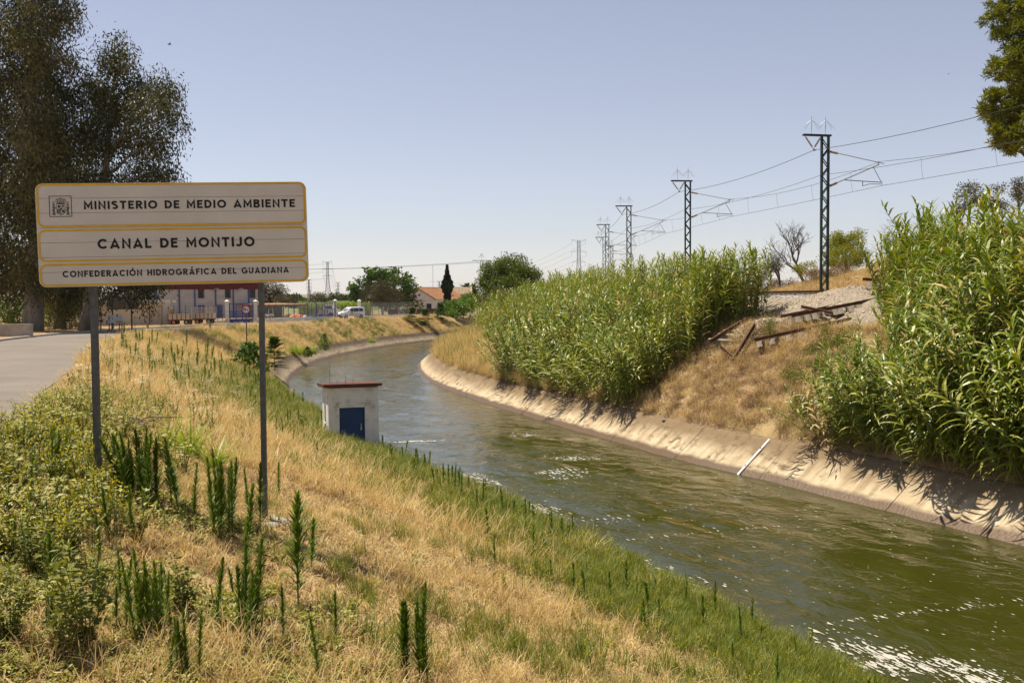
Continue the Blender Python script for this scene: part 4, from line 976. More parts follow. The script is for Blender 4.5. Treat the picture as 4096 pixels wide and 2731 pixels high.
put('wild_oats', oat_forms, P, .8, 1.2, 'golden wild oats overhanging the concrete before the reeds', 'wild oats')
# mound behind the track
P, q, _ = pts_in(60000, 12, 60, 50, 115, lambda x, y, q, rd, ro, md: (md > 6.8) * (md < 26) * .5)
put('dry_grass', tall_dry + brush[:2], P, 1.0, 1.8, 'dry grass and brush on the mound behind the railway', 'grass')

# low leafy cover and flowers on the near left
cov = [broad_form(.12, 7, 14, .035, .022, LF['cover'], 1.2) for _ in range(4)]
covj = [joined(p_, 'cover') for p_ in cov]
P, q, _ = pts_in(1800, -7, 0, 4.2, 13, lambda x, y, q, rd, ro, md: leftb(q, rd) * np.clip(sstep(-.1, .5, vnoise(x, y, 1.3, 71)) * (1.0 * (x < -1.2 - .12 * y * 0) + .35 * (y < 7)), 0, 1))
put('ground_cover', covj, P, .6, 1.5, 'low leafy weeds creeping over the near ground', 'ground cover')
P, q, _ = pts_in(2200, -9, -3, 7.0, 24, lambda x, y, q, rd, ro, md: (rd > .1) * np.clip(1.3 - rd / 2.2, 0, 1) * (x < -.30 * y))
put('ground_cover', covj + [joined(broad_form(.32, 6, 20, .045, .026, LF['cover'], .5), 'cover2') for _ in range(3)], P, .8, 1.7, 'leafy green weeds along the edge of the road', 'ground cover')
P, q, _ = pts_in(5200, -4.5, 1.2, 3.9, 8.5, lambda x, y, q, rd, ro, md: np.clip(1.1 - (x / y + .42) * 3.2, 0, 1) * (.35 + .5 * (vnoise(x, y, .9, 72) > -.1)))
put('ground_cover', covj, P, .45, .95, 'yellowish green low cover at the lower left of the picture', 'ground cover')
ylw = [flower_form(.62, 7, LF['yflower'], 'mustard') for _ in range(4)]; umb = [flower_form(.7, 4, LF['wflower'], 'umbel') for _ in range(4)]
P, q, _ = pts_in(130, -8, -3, 7.5, 13, lambda x, y, q, rd, ro, md: (rd > .2) * (x < -.36 * y - .3) * .8)
put('mustard_flowers', ylw, P, .7, 1.15, 'thin stems of yellow mustard flowers left of the sign', 'flowers')
P, q, _ = pts_in(2600, -5, 6, 6, 22, lambda x, y, q, rd, ro, md: leftb(q, rd) * (np.abs(q) - LTOP < 5) * .25)
put('mustard_flowers', ylw, P, .4, .65, 'tiny yellow flowers in the green canal-side grass', 'flowers')
P, q, _ = pts_in(800, -22, -4, 18, 52, lambda x, y, q, rd, ro, md: leftb(q, rd) * (rd < 4.5) * (rd > .5) * .5)
put('umbel_flowers', umb, P, .8, 1.3, 'white umbel flowers among weeds beyond the sign', 'flowers')

# ------------------------------------------------------------------ reeds
def bed(cond, n, x0, x1, y0, y1):
    P, q, md = pts_in(n, x0, x1, y0, y1, cond); return P, q, md
def toward(n):
    """canes lean out of the thicket, to the canal"""
    return None
def reeds(P, q, edge_n, forms, formsj, tiltdir, label, group, masslabel, s0=.85, s1=1.15, nfront=150, low=None):
    """the front canes singly, the rest as one mass"""
    d = P[:, 1] + 2.5 * (q - LTOP); o = np.argsort(d + rng.normal(0, 1.2, len(d))); fr, rest = o[:nfront], o[nfront:]
    out = np.clip(1.3 - (q - LTOP) / 3.5, 0, 1); hv = 1 + .30 * vnoise(P[:, 0], P[:, 1], 2.0, 87) + .16 * vnoise(P[:, 0], P[:, 1], .5, 88)
    if low is not None: hv = hv * low
    for k in fr:
        i = int(rng.integers(0, len(forms))); r = link('giant_reed', forms[i][0]); tag(r, label, 'reed', group)
        r.location = P[k]; a = .62 * out[k] * U(.2, 1.2); r.rotation_euler = Euler((0, 0, 0)); s = U(s0, s1) * hv[k]; r.scale = (s, s, s)
        R = Matrix.Rotation(a, 3, Vector((tiltdir[1], -tiltdir[0], 0)) * -1.0) @ Matrix.Rotation(U(0, 6.28), 3, 'Z'); r.rotation_euler = R.to_euler()
        link('leaves', forms[i][1], r)
    n = len(rest); E3 = []
    for k in rest:
        a = .55 * out[k] * U(.1, 1.2); R = Matrix.Rotation(a, 3, Vector((tiltdir[1], -tiltdir[0], 0)) * -1.0) @ Matrix.Rotation(U(0, 6.28), 3, 'Z'); E3.append(tuple(R.to_euler()))
    m = scatter('reed_thicket', formsj, P[rest], np.array(E3), U(s0, s1, n) * hv[rest], rng.integers(0, len(formsj), n), masslabel, 'reeds')
# boundaries follow the slope: e = metres up from the lining, a = position along the canal
def along(x, y):
    k = (x > -20) & (x < 40) & (y < 140); r = np.zeros(len(x)); q, i = signed(CC[:420], x[k], y[k]); r[k] = cs[i]; return r
sA0 = float(sq_of(-1.6, 56.5)[0][0]); sA1 = float(sq_of(6.4, 47.0)[0][0]); sB = float(sq_of(10.9, 35.6)[0][0])
def condA(x, y, q, rd, ro, md):
    s = along(x, y); e = q - LTOP; lo = sA1 + .32 * e + 1.5 * vnoise(x, y, 1.7, 81); hi = sA0 + 7.5 - .05 * e + 1.2 * vnoise(x, y, 2, 82)
    return (e < 9.5 - 1.05 * np.maximum(s - sA0 - 1, 0)) * (e > .05) * (md < -2.4) * (s > lo - .4) * (s < hi) * .95 * (vnoise(x, y, 1.3, 89) > -.62)
def condB(x, y, q, rd, ro, md):
    k = sB - along(x, y); e = q - LTOP; n = vnoise(x, y, 1.8, 83)
    low = (e > 0) & (e < 2.0 + .5 * n) & (k > .5 + .5 * n)               # a lower fringe along the concrete
    high = (e > 0) & (e < 10.5) & (k > 5.0 - 1.07 * e + .9 * n)             # the tall mass behind and to the right
    return (low | high) & (md < -1.2) & (y > 15) & (vnoise(x, y, 1.3, 89) > -.62)
tdir = (-.93, -.36)
PA, qA, mA = bed(condA, 6200, -6, 16, 42, 74); reeds(PA, qA, 0, REEDS, REEDJ + REEDJ2[:1] + REEDDEAD, tdir, 'giant reed in the front of the middle thicket over the canal', 'reeds of the middle thicket', 'dense green reed thicket in the middle above the concrete wall', .78, 1.06)
PB, qB, mB = bed(condB, 8600, 8, 30, 16, 46); reeds(PB, qB, 0, REEDS, REEDJ + REEDJ2[:1] + REEDDEAD, tdir, 'giant reed in the front of the large right-hand thicket', 'reeds of the right-hand thicket', 'dense green reed thicket at right above the concrete wall', .95, 1.2, low=np.interp(sB - along(PB[:, 0], PB[:, 1]) - (5.0 - 1.07 * (qB - LTOP)), [-2.5, 0, 2.5], [.66, .78, 1.0]))
print('reeds', len(PA), len(PB))
def condC(x, y, q, rd, ro, md):
    s = along(x, y); e = q - LTOP
    return (e > 4) * (md < -2.2) * (s > sA0 - 2) * (x > -7 + .02 * y) * .8
PC, qC, _ = bed(condC, 4200, -8, 16, 60, 125)
scatter('reed_thicket', REEDJ2 + REEDJ[:3], PC, rots(len(PC), .1), U(.8, 1.1, len(PC)), rng.integers(0, len(REEDJ2) + 3, len(PC)), 'paler reeds filling the ground along the railway further back', 'reeds')
# pale canes standing taller at the back of the two thickets
PD = np.concatenate([PA[mA > -5.5][:150], PB[(mB > -4)][:120]])
scatter('reed_thicket', REEDJ2, PD + rng.normal(0, .2, PD.shape) * [1, 1, 0], rots(len(PD), .14), U(.85, 1.1, len(PD)), rng.integers(0, len(REEDJ2), len(PD)), 'yellowish taller reeds at the back of the thickets', 'reeds')

# ------------------------------------------------------------------ single weeds on the near bank
HW1 = [horseweed_form(1.0, 240) for _ in range(3)] + [horseweed_form(1.0, 170, .17, .02, .7) for _ in range(2)]
HWF = [horseweed_form(1.0, 210, .10, .012, .4, fork=f, spread=.1) for f in (5, 7)] + [horseweed_form(1.0, 210, .11, .013, .4, fork=14, spread=.2)]
HWS = [horseweed_form(1.0, 80, .15, .028, .4) for _ in range(3)]
def plant(name, pair, u, v, hpx, label, cat, group=None, zguess=None, y=None):
    """stand a plant with its foot at image point (u, v) on the bank, hpx pixels tall"""
    p_ = None; d = ray(u, v); lo, hi = 3.0, 90.0
    ts = np.linspace(lo, hi, 1200); zt = ground_z(d.x * ts, d.y * ts); zr = CAMZ + d.z * ts; k = int(np.argmax(zr <= zt)); t = ts[k]
    loc = Vector((d.x * t, d.y * t, float(zt[k]) - .02)); h = hpx * t / FPX
    r = link(name, pair[0]); r.location = loc; r.scale = (h, h, h) if hpx else (1, 1, 1); r.rotation_euler = (rng.normal(0, .05), rng.normal(0, .05), U(0, 6.28)); tag(r, label, cat, group)
    link('leaves', pair[1], r); return r
V2 = 1.7415
named = [
    (335, 1172, 190, HWF[2], 'thick clump of horseweed stalks right of the left signpost'), (300, 1160, 150, HWF[0], 'shorter horseweed clump leaning on the thick clump by the left signpost'),
    (505, 1240, 215, HWF[0], 'forked horseweed left of the right signpost foot'), (535, 1200, 150, HW1[0], 'single horseweed behind the forked one by the right signpost'),
    (598, 1225, 165, HW1[1], 'horseweed standing just left of the right signpost foot'), (570, 1175, 100, HW1[2], 'short horseweed between the forked weed and the right signpost'), (640, 1140, 85, HW1[0], 'slim horseweed just right of the right signpost'),
    (685, 1395, 265, HW1[3], 'tall spreading horseweed right of the right signpost, with a bushy middle'),
    (560, 1470, 240, HWF[1], 'many-stemmed horseweed with yellowed lower leaves in the foreground'), (335, 1480, 225, HWF[0], 'tall horseweed group in the left foreground'), (290, 1450, 180, HW1[2], 'slimmer horseweed left of the tall foreground group'), (375, 1430, 140, HW1[1], 'small horseweed right of the tall foreground group'),
    (430, 1568, 180, HWF[0], 'squat horseweed clump at the bottom edge, left of centre'), (965, 1580, 240, HWF[0], 'tallest dark horseweed at the bottom edge near the middle'), (922, 1575, 190, HW1[4], 'horseweed at the bottom edge beside the tallest one'),
    (735, 1575, 165, HW1[1], 'pale thin horseweed at the bottom edge below the right signpost'), (225, 1430, 170, HW1[2], 'horseweed behind the grey-green bushy weeds'), (30, 1290, 110, HW1[0], 'small horseweed at the left picture edge'), (118, 1370, 150, HW1[4], 'horseweed among the leafy weeds at left'),
]
for u, v, h, pr, lb in named: plant('horseweed', pr, u * V2, v * V2, h * V2, lb, 'weed', 'horseweeds on the near bank')
HWD = [horseweed_form(1.0, 150, .11, .012, .7), horseweed_form(1.0, 120, .13, .013, .9)]
for i in range(46):
    u, v = U(20, 1350), U(1900, 2660)
    if v < 1750 + .32 * u: continue
    if i % 4 == 0:
        me2 = HWD[i % 2][1].copy(); me2.materials[0] = LF['cover']; plant('horseweed', (HWD[i % 2][0], me2), u, v, U(130, 260), 'pale yellowing weed stalk among the straw between the signposts and the lower edge', 'weed', 'pale weed stalks in the foreground')
    else: plant('horseweed', (HW1 + HWF[:2])[i % 6], u, v, U(120, 270), 'medium horseweed among the straw between the signposts and the lower edge', 'weed', 'medium horseweeds in the foreground')
GS = [broad_form(1.0, 9, 34, .10, .065, LF['goose'], .45) for _ in range(3)]
for k, (u, v, h, lb) in enumerate([(200, 1500, 250, 'large grey-green bushy goosefoot in the left foreground'), (140, 1520, 180, 'grey-green goosefoot at the foot of the large one'), (425, 1420, 165, 'grey-green goosefoot in the middle of the left foreground'), (25, 1490, 190, 'grey-green goosefoot at the lower left picture edge'), (80, 1330, 140, 'leafy goosefoot at left beside the horseweed'), (165, 1280, 130, 'leafy green weed at left behind the goosefoot'),
        (260, 1120, 95, 'dark leafy weed at the foot of the left signpost'), (170, 905, 55, 'leafy weed on the road edge left of the left signpost'), (600, 1310, 95, 'small goosefoot below the right signpost foot'), (20, 1110, 90, 'leafy weed at the left picture edge by the road')]):
    plant('goosefoot', GS[k % 3], u * V2, v * V2, h * V2, lb, 'weed', 'leafy weeds on the near bank')
JG = [grass_form(70, .10, .8, .022, LF['lush'], 1.5, 5, flat=.5) for _ in range(2)]
for k, (u, v, lb) in enumerate([(400, 1030, 'arching bright green broad grass clump behind the horseweeds'), (440, 1050, 'middle clump of arching broad green grass between the signposts'), (490, 1075, 'broad green grass clump nearest the right signpost')]):
    d = ray(u * V2, v * V2); ts = np.linspace(3, 60, 900); zt = ground_z(d.x * ts, d.y * ts); t = ts[int(np.argmax(CAMZ + d.z * ts <= zt))]
    o = link('broad_grass', JG[k % 2]); o.location = (d.x * t, d.y * t, CAMZ + d.z * t); o.rotation_euler.z = U(0, 6); tag(o, lb, 'grass clump', 'clumps of broad green grass')
# horseweeds along the canal edge, mostly small ones
edge = []
for i in range(400):
    y = U(10, 60); s_ = rng.choice([0, 1], p=[.75, .25]); 
    x = np.interp(y, left_top[:, 1], left_top[:, 0]) - abs(rng.normal(0, 1.0 + .03 * y)) - .35 - s_ * U(0, 2.5)
    if vnoise(np.array([x]), np.array([y]), 2.2, 91)[0] < -.05: continue
    rd = lookup(x, y)[2][0]
    if rd > .4: edge.append((x, y))
edge = [e for e in edge if abs(e[0] / e[1]) < .53][:190]
pxs = [(1865, 1495, 60), (1702, 1480, 95), (1745, 1490, 60), (1830, 1530, 70), (1470, 1370, 42), (1488, 1360, 40), (1455, 1350, 36), (1510, 1370, 30), (1262, 1222, 45), (1215, 1205, 55), (1180, 1195, 50), (1157, 1190, 75), (1110, 1170, 70), (1095, 1165, 45), (1060, 1150, 70), (1045, 1140, 75), (1030, 1135, 70), (1018, 1125, 60), (985, 1085, 50), (975, 1095, 55), (960, 1090, 60), (930, 1055, 45), (880, 1105, 40), (865, 1085, 45), (830, 1110, 30), (700, 1040, 45), (720, 1050, 40), (672, 1030, 45), (650, 1010, 50), (490, 990, 40), (495, 860, 40)]
for u, v, h in pxs: plant('horseweed', HWS[rng.integers(0, 3)] if h < 60 else HW1[rng.integers(0, 3)], u * V2, v * V2, h * V2, 'small upright horseweed in the green grass along the canal edge', 'weed', 'small horseweeds along the canal edge')
for x, y in edge:
    pr = HWS[rng.integers(0, 3)]; h = U(.25, .62) * (1 + .004 * y); r = link('horseweed', pr[0]); r.location = (x, y, float(ground_z(x, y)[0]) - .02); r.scale = (h, h, h); r.rotation_euler.z = U(0, 6.28)
    tag(r, 'small upright horseweed in the green grass along the canal edge', 'weed', 'small horseweeds along the canal edge'); link('leaves', pr[1], r)
# taller dark stalks left of the hut, between the posts
for i in range(190):
    u = U(480, 1300); v = U(1400, 1660) if u > 760 else U(1370, 1580)
    if v < 1330 + .28 * (u - 600) or v > 1520 + .32 * (u - 600) or (u > 1040 and v < 1575 + .53 * (u - 1115)): continue
    plant('horseweed', HWS[rng.integers(0, 3)] if i % 3 else HW1[i % 3], u, v, U(40, 85), 'slim dark horseweed on the green strip between sign and hut', 'weed', 'horseweeds on the strip between sign and hut')
# ------------------------------------------------------------------ railway
TRK = offset(mast_line, 3.1); ms = np.r_[0, np.cumsum(np.linalg.norm(np.diff(mast_line, axis=0), axis=1))]
def along_mast(s, off):
    T = tangents(mast_line); x = np.interp(s, ms, mast_line[:, 0]); y = np.interp(s, ms, mast_line[:, 1]); tx = np.interp(s, ms, T[:, 0]); ty = np.interp(s, ms, T[:, 1])
    return x + ty * off, y - tx * off, tx, ty
RAILP = [(-.07, 0), (.07, 0), (.07, .014), (.012, .035), (.012, .115), (.036, .125), (.036, .155), (-.036, .155), (-.036, .125), (-.012, .115), (-.012, .035), (-.07, .014)]
def rail_sweep(pts):
    mb = MB(); n = len(RAILP); V = []; pts = [Vector(p_) for p_ in pts]
    for i, p_ in enumerate(pts):
        d = (pts[min(i + 1, len(pts) - 1)] - pts[max(i - 1, 0)]).normalized(); s = d.cross(Vector((0, 0, 1))).normalized(); u = s.cross(d)
        V += [tuple(p_ + s * a + u * b) for a, b in RAILP]
    F = [(i * n + j, i * n + (j + 1) % n, (i + 1) * n + (j + 1) % n, (i + 1) * n + j) for i in range(len(pts) - 1) for j in range(n)] + [tuple(range(n)), tuple((len(pts) - 1) * n + j for j in range(n - 1, -1, -1))]
    return mb.add(V, F)
s1_ = float(ms[np.argmin(np.abs(mast_line[:, 1] - 30))]); s2_ = float(ms[np.argmin(np.abs(mast_line[:, 1] - 205))])
trk = thing('railway_track', 'single railway track on ballast passing behind the nearest mast', 'track'); st = np.arange(s1_, s2_, 2.0)
for off in (2.26, 3.94):
    x, y, _, _ = along_mast(st, np.full(len(st), off)); part('rail', rail_sweep([(a, b, RAILZ + .34) for a, b in zip(x, y)]), MT['rail'], trk)
slm = MB().box((0, 0, 0), (2.5, .26, .22)).mesh('sleeper', MT['sleeper']); ssl = np.arange(s1_ + 8, s1_ + 8 + 150 * .62, .62)
for x, y, tx, ty in zip(*along_mast(ssl, np.full(len(ssl), 3.1))):
    o = link('sleeper', slm, trk, (x, y, RAILZ + .22)); o.rotation_euler.z = math.atan2(-tx, ty)
# ballast: a shouldered bed with loose stones on it
bb = MB(); V = []; prof = [(.3, -.15), (1.3, .20), (4.9, .20), (6.3, -.1)]; sb_ = np.arange(s1_, s2_, 1.0)
for off, z in prof:
    x, y, _, _ = along_mast(sb_, np.full(len(sb_), off)); V.append(np.stack([x, y, RAILZ + z + .03 * vnoise(x, y, .7, 3)], 1))
n = len(sb_); bb.leafmesh(np.concatenate(V), [(i * n + j, i * n + j + 1, (i + 1) * n + j + 1, (i + 1) * n + j) for i in range(3) for j in range(n - 1)])
BAL = M('ballast', (.20, .175, .145), (.42, .385, .34), 7, .95, bump=.9, bscale=9, bdist=.08)
struct('ballast_bed', bb, BAL)
def stone_form(r):
    b = bpy.data.meshes.new('stone'); import bmesh
    bm = bmesh.new(); bmesh.ops.create_icosphere(bm, subdivisions=1, radius=r)
    for v in bm.verts: v.co = Vector((v.co.x * U(.6, 1.3), v.co.y * U(.6, 1.3), v.co.z * U(.45, .9)))
    bm.to_mesh(b); bm.free(); return b
def stones(c): 
    out = []
    for _ in range(4):
        b = stone_form(.05); b.materials.append(c); out.append(b)
    return out
GREYST = LEAF('ballast_grey', [(.26, .25, .24), (.38, .37, .36), (.50, .49, .47)], 0, .9, .1, .9); TANST = LEAF('ballast_tan', [(.17, .13, .09), (.30, .24, .175), (.44, .37, .29), (.54, .47, .38)], 0, .95, .1, .95)
so = rng.uniform(s1_ + 8, s1_ + 75, 9000); x, y, _, _ = along_mast(so, U(.3, 6.2, 9000)); zz_ = RAILZ + np.interp(np.hypot(0, 0) + (np.abs(0)), [0, 1], [.2, .2])
offs = U(.4, 6.0, 9000); x, y, _, _ = along_mast(so, offs)
P = np.stack([x, y, RAILZ + np.interp(offs, [.3, 1.3, 4.9, 6.3], [-.15, .20, .20, -.1]) + .02], 1)
scatter('ballast', stones(GREYST), P, rots(len(P), 1.5), U(.6, 1.3, len(P)), rng.integers(0, 4, len(P)), 'grey ballast stones along the railway track', 'ballast')
# heap of tipped ballast on the canal side of the mast, and loose stone down the slope
hx0, hy0 = 17.6, 50.2
def heap_z(x, y): return .62 * np.exp(-(((x - hx0) / 2.2) ** 2 + ((y - hy0) / 1.6) ** 2)) + .30 * np.exp(-(((x - 13.6) / 3.4) ** 2 + ((y - 48.0) / 1.8) ** 2)) + .25 * np.exp(-(((x - 9.2) / 1.9) ** 2 + ((y - 52.5) / 1.5) ** 2))
hx_, hy_ = np.meshgrid(np.arange(6.5, 25, .25), np.arange(43, 56, .25)); hz_ = ground_z(hx_.ravel(), hy_.ravel()).reshape(hx_.shape) + heap_z(hx_, hy_) - .09 + .13 * sstep(-4.2, -3.2, lookup(hx_.ravel(), hy_.ravel())[4].reshape(hx_.shape)) * sstep(1.2, .2, lookup(hx_.ravel(), hy_.ravel())[4].reshape(hx_.shape)) + .05 * vnoise(hx_, hy_, .6, 8)
I = np.arange(hx_.size).reshape(hx_.shape); F = np.stack([I[:-1, :-1], I[:-1, 1:], I[1:, 1:], I[1:, :-1]], -1).reshape(-1, 4)
hm = link('ballast_heap', MB().leafmesh(np.stack([hx_, hy_, hz_], -1), F).mesh('ballast_heap', M('heap_tan', (.17, .135, .095), (.36, .30, .225), 8, .95, bump=.9, bscale=10, bdist=.07), True)); tag(hm, 'tipped heap of tan ballast beside the nearest mast', 'gravel heap')
n = 36000; x = U(6.5, 25, n); y = U(43, 56, n); hz2 = heap_z(x, y); mdh = lookup(x, y)[4]; k = U(0, 1, n) < np.clip(hz2 * 2.2 + .05 + .6 * (mdh > -3.6) * (mdh < .6), 0, 1); x, y = x[k], y[k]
P = np.stack([x, y, ground_z(x, y) + hz2[k] - .02], 1); scatter('ballast', stones(TANST), P, rots(len(P), 1.5), U(.8, 2.0, len(P)), rng.integers(0, 4, len(P)), 'loose tan stones on and around the ballast heap', 'gravel')
n = 1500; x = U(12, 45, n); y = U(50, 85, n); z, q, rd, ro, md = lookup(x, y); k = (md > 6.4) & (md < 11); P = np.stack([x, y, z + .03], 1)[k]
scatter('rubble', stones(TANST), P, rots(len(P), 1.2), U(1, 4.5, len(P)), rng.integers(0, 4, len(P)), 'scattered rubble at the foot of the mound', 'rubble')
# dismantled track panels thrown on the slope: rails still fixed to concrete sleepers
def track_panel(label, a, b, zadd, gauge, n, roll=0.0, sl=2.4, tilt=0.0, rails=(1, 1)):
    """a, b: the panel's two ends (x, y)"""
    a = Vector((a[0], a[1], 0)); b = Vector((b[0], b[1], 0)); L = (b - a).length; za = float(ground_z(a.x, a.y)[0] + heap_z(a.x, a.y)); zb = float(ground_z(b.x, b.y)[0] + heap_z(b.x, b.y))
    root = thing('track_panel', label, 'track panel', (a.x, a.y, za + zadd), math.atan2(b.y - a.y, b.x - a.x), 'dismantled track panels on the slope')
    root.rotation_euler = Euler((roll, -math.atan2(zb - za, L), math.atan2(b.y - a.y, b.x - a.x)))
    for s, on in zip((-1, 1), rails):
        if on: part('rail', rail_sweep([(0 - .3 * (s > 0), s * gauge / 2, .13), (L / 2, s * gauge / 2 + .03, .13 + tilt), (L + .2 * s, s * gauge / 2, .13)]), MT['rail'], root)
    me = MB().box((0, 0, .0), (.26, sl, .24), taper=.82).mesh('sleeper', MT['sleeper'])
    for i in range(n):
        o = link('sleeper', me, root, (L * (i + .5) / n + rng.normal(0, .03), rng.normal(0, .05), 0)); o.rotation_euler = (0, 0, rng.normal(0, .06))
gp = lambda u, y: tuple(gpt(u, y)[:2])
track_panel('broken track panel lying across the slope in front of the mast', gp(3160, 46.9), gp(3620, 46.2), .06, 1.45, 13)
track_panel('upper track panel stacked by the right-hand reeds', gp(3465, 48.6), gp(3800, 46.8), .45, 1.3, 8)
track_panel('lower track panel nearest the shrub on the slope', gp(3030, 45.4), gp(3400, 44.0), .10, 1.4, 7)
track_panel('tilted track panel on the stones by the middle reeds', gp(2905, 47.2), gp(3045, 49.8), .06, 1.35, 5, roll=.08)
for k, (u0, y0, u1, y1, dz0, dz1, lb) in enumerate([(3205, 47.2, 3330, 45.2, .55, .45, 'loose rusty rail pointing out of the ballast heap'), (2880, 46.0, 2935, 45.0, .5, .05, 'short rusty rail end beside the tilted track panel'), (2932, 44.8, 3020, 46.8, .05, .3, 'loose rusty rail on the stones by the middle reeds')]):
    p_, q_ = gpt(u0, y0, dz0), gpt(u1, y1, dz1); p_.z += float(heap_z(p_.x, p_.y)); q_.z += float(heap_z(q_.x, q_.y)); m_ = (p_ + q_) / 2
    one('loose_rail', rail_sweep([p_ - m_, q_ - m_]), MT['rail'], lb, 'rail', m_)

# ------------------------------------------------------------------ catenary masts
def mast(label, x, y, rz, detail=True):
    root = thing('catenary_mast', label, 'mast', (x, y, RAILZ), rz, 'catenary masts along the railway')
    H = 8.42; hw = .19; col = MB()
    for sx in (-1, 1):
        col.box((sx * hw, 0, H / 2 - .2), (.075, .16, H + .4))
    part('column', col, MT['mast'], root)
    dg = MB(); n = 17; dz = (H - .3) / n
    for i in range(n):
        a, b = (-hw, hw) if i % 2 else (hw, -hw)
        for yy in (-.085, .085): dg.beam((a, yy, .15 + i * dz), (b, yy, .15 + (i + 1) * dz), .012, .055)
    part('lacing', dg, MT['mast'], root)
    cb = MB().box((-.45, -.05, H + .05), (1.55, .08, .09)).box((-.45, .09, H + .05), (1.55, .08, .09)); part('crossbeam', cb, MT['mast'], root)
    for sx in (-.78, .02):
        sp = MB().tube([(sx, 0, H + .09), (sx, 0, H + 1.02)], .012, 5)
        for k in range(8): a = k * math.pi / 4 + .3; c, s = math.cos(a), math.sin(a); sp.tube([(sx, 0, H + .82), (sx + .24 * c, .24 * s, H + .64), (sx + .46 * c, .46 * s, H + .36)], .006, 3)
        part('bird_spikes', sp, MT['steel'], root)
    V0 = Vector((-.66, 0, H - .66))
    for sx in (-1.16, -.22):
        a = Vector((sx, 0, H)); d = (V0 - a); L = d.length; pr = [(.012, 0), (.012, .08)]
        for k in range(7): z = .08 + k * (L - .2) / 7; w_ = (L - .2) / 7; pr += [(.02, z), (.055, z + w_ * .35), (.055, z + w_ * .5), (.02, z + w_ * .85)]
        pr += [(.012, L - .1), (.012, L)]; part('insulator', MB().lathe(pr, 8, tuple(a), tuple(d)), MT['insul'], root)
    part('clamp', MB().box(tuple(V0 + Vector((.03, 0, -.05))), (.12, .08, .10)), MT['steel'], root)
    def ins(a, b, L=.55):
        a = Vector(a); d = Vector(b) - a; pr = [(.02, 0)]
        for k in range(8): z = .05 + k * (L - .1) / 8; w_ = (L - .1) / 8; pr += [(.03, z), (.07, z + w_ * .3), (.07, z + w_ * .5), (.03, z + w_ * .85)]
        return MB().lathe(pr + [(.02, L)], 8, tuple(a), tuple(d))
    A, B, Cc, Dd = (.24, 0, 7.66), (3.45, 0, 7.10), (.24, 0, 5.86), (3.15, 0, 7.05)
    part('insulator', ins(A, B), MT['insul'], root); part('insulator', ins(Cc, Dd), MT['insul'], root)
    ct = MB().tube([Vector(A).lerp(Vector(B), .15), B], .022, 6).tube([Vector(Cc).lerp(Vector(Dd), .15), Dd], .032, 6).tube([(3.1, 0, 7.05), (3.12, 0, 7.22)], .03, 6)
    part('cantilever', ct, MT['steel'], root)
    rg = MB().tube([(1.15, 0, 6.2), (3.36, 0, 6.12)], .022, 6).tube([(2.82, 0, 6.9), (3.3, 0, 6.13)], .016, 5).tube([(2.2, 0, 6.15), (2.2, 0, 5.9)], .02, 5).tube([(2.2, 0, 5.92), (2.6, 0, 6.02), (3.34, 0, 6.03), (3.34, 0, 5.95)], .016, 5)
    part('registration_arm', rg, MT['wire'], root)
    return root
names = ['nearest and tallest lattice catenary mast beside the ballast heap', 'second lattice catenary mast rising from the middle reeds', 'third lattice catenary mast along the curve', 'fourth catenary mast, its foot hidden in reeds', 'fifth catenary mast just behind the fourth', 'sixth and smallest catenary mast far down the line']
mrz = []
for (x, y), lb in zip(MASTS, names):
    k = int(np.argmin((mast_line[:, 0] - x) ** 2 + (mast_line[:, 1] - y) ** 2)); t_ = tangents(mast_line)[k]; rz = math.atan2(-t_[0], t_[1]); mrz.append(rz); mast(lb, x, y, rz)
prev = (22.2, 31.0); kp = int(np.argmin((mast_line[:, 0] - 22.2) ** 2 + (mast_line[:, 1] - 31) ** 2)); tp_ = tangents(mast_line)[kp]
ALL = [(*prev, math.atan2(-tp_[0], tp_[1]))] + [(x, y, r) for (x, y), r in zip(MASTS, mrz)]
def mpt(i, lx, lz):
    x, y, r = ALL[i]; return Vector((x + math.cos(r) * lx, y + math.sin(r) * lx, RAILZ + lz))
def wire(label, lx, lz, sag, r=.011, alt=None):
    mb = MB(); pts = []
    for i in range(len(ALL) - 1):
        a, b = mpt(i, lx, lz), mpt(i + 1, lx, lz)
        for k in range(8): t = k / 8; q_ = a.lerp(b, t); q_.z -= 4 * sag * t * (1 - t); pts.append(q_)
    pts.append(mpt(len(ALL) - 1, lx, lz)); c = pts[len(pts) // 2]
    return one('overhead_wire', mb.tube([p_ - c for p_ in pts], r, 5), MT['wire'], label, 'wire', c, group='overhead wires of the railway')
wire('topmost feeder wire hung from the V insulators of the masts', -.64, 7.70, .35, .014)
wire('messenger wire at the tips of the mast brackets', 3.2, 7.2, .42, .011)
wire('contact wire straight above the track', 3.32, 5.95, .03, .011)
wire('thin earth wire clipped to the columns of the masts', -.24, 6.42, .28, .010)
drops = [(i, t) for i in range(5) for t in (.15, .38, .62, .85)]
lbs = {.15: 'first', .38: 'second', .62: 'third', .85: 'last'}; spn = ['right of the nearest mast', 'between the nearest and second masts', 'between the second and third masts', 'between the third and fourth masts', 'between the fourth and fifth masts']
for i, t in drops:
    a, b = mpt(i, 3.2, 7.2), mpt(i + 1, 3.2, 7.2); c, d = mpt(i, 3.32, 5.95), mpt(i + 1, 3.32, 5.95); p_ = a.lerp(b, t); p_.z -= 4 * .42 * t * (1 - t); q_ = c.lerp(d, t); q_.z -= 4 * .03 * t * (1 - t)
    one('dropper_wire', MB().tube([(0, 0, 0), (.03, 0, (q_.z - p_.z) / 2), tuple(q_ - p_)], .006, 4), MT['wire'], '%s thin dropper wire from the right, %s' % (lbs[t], spn[i]), 'wire', p_, group='dropper wires between the masts')
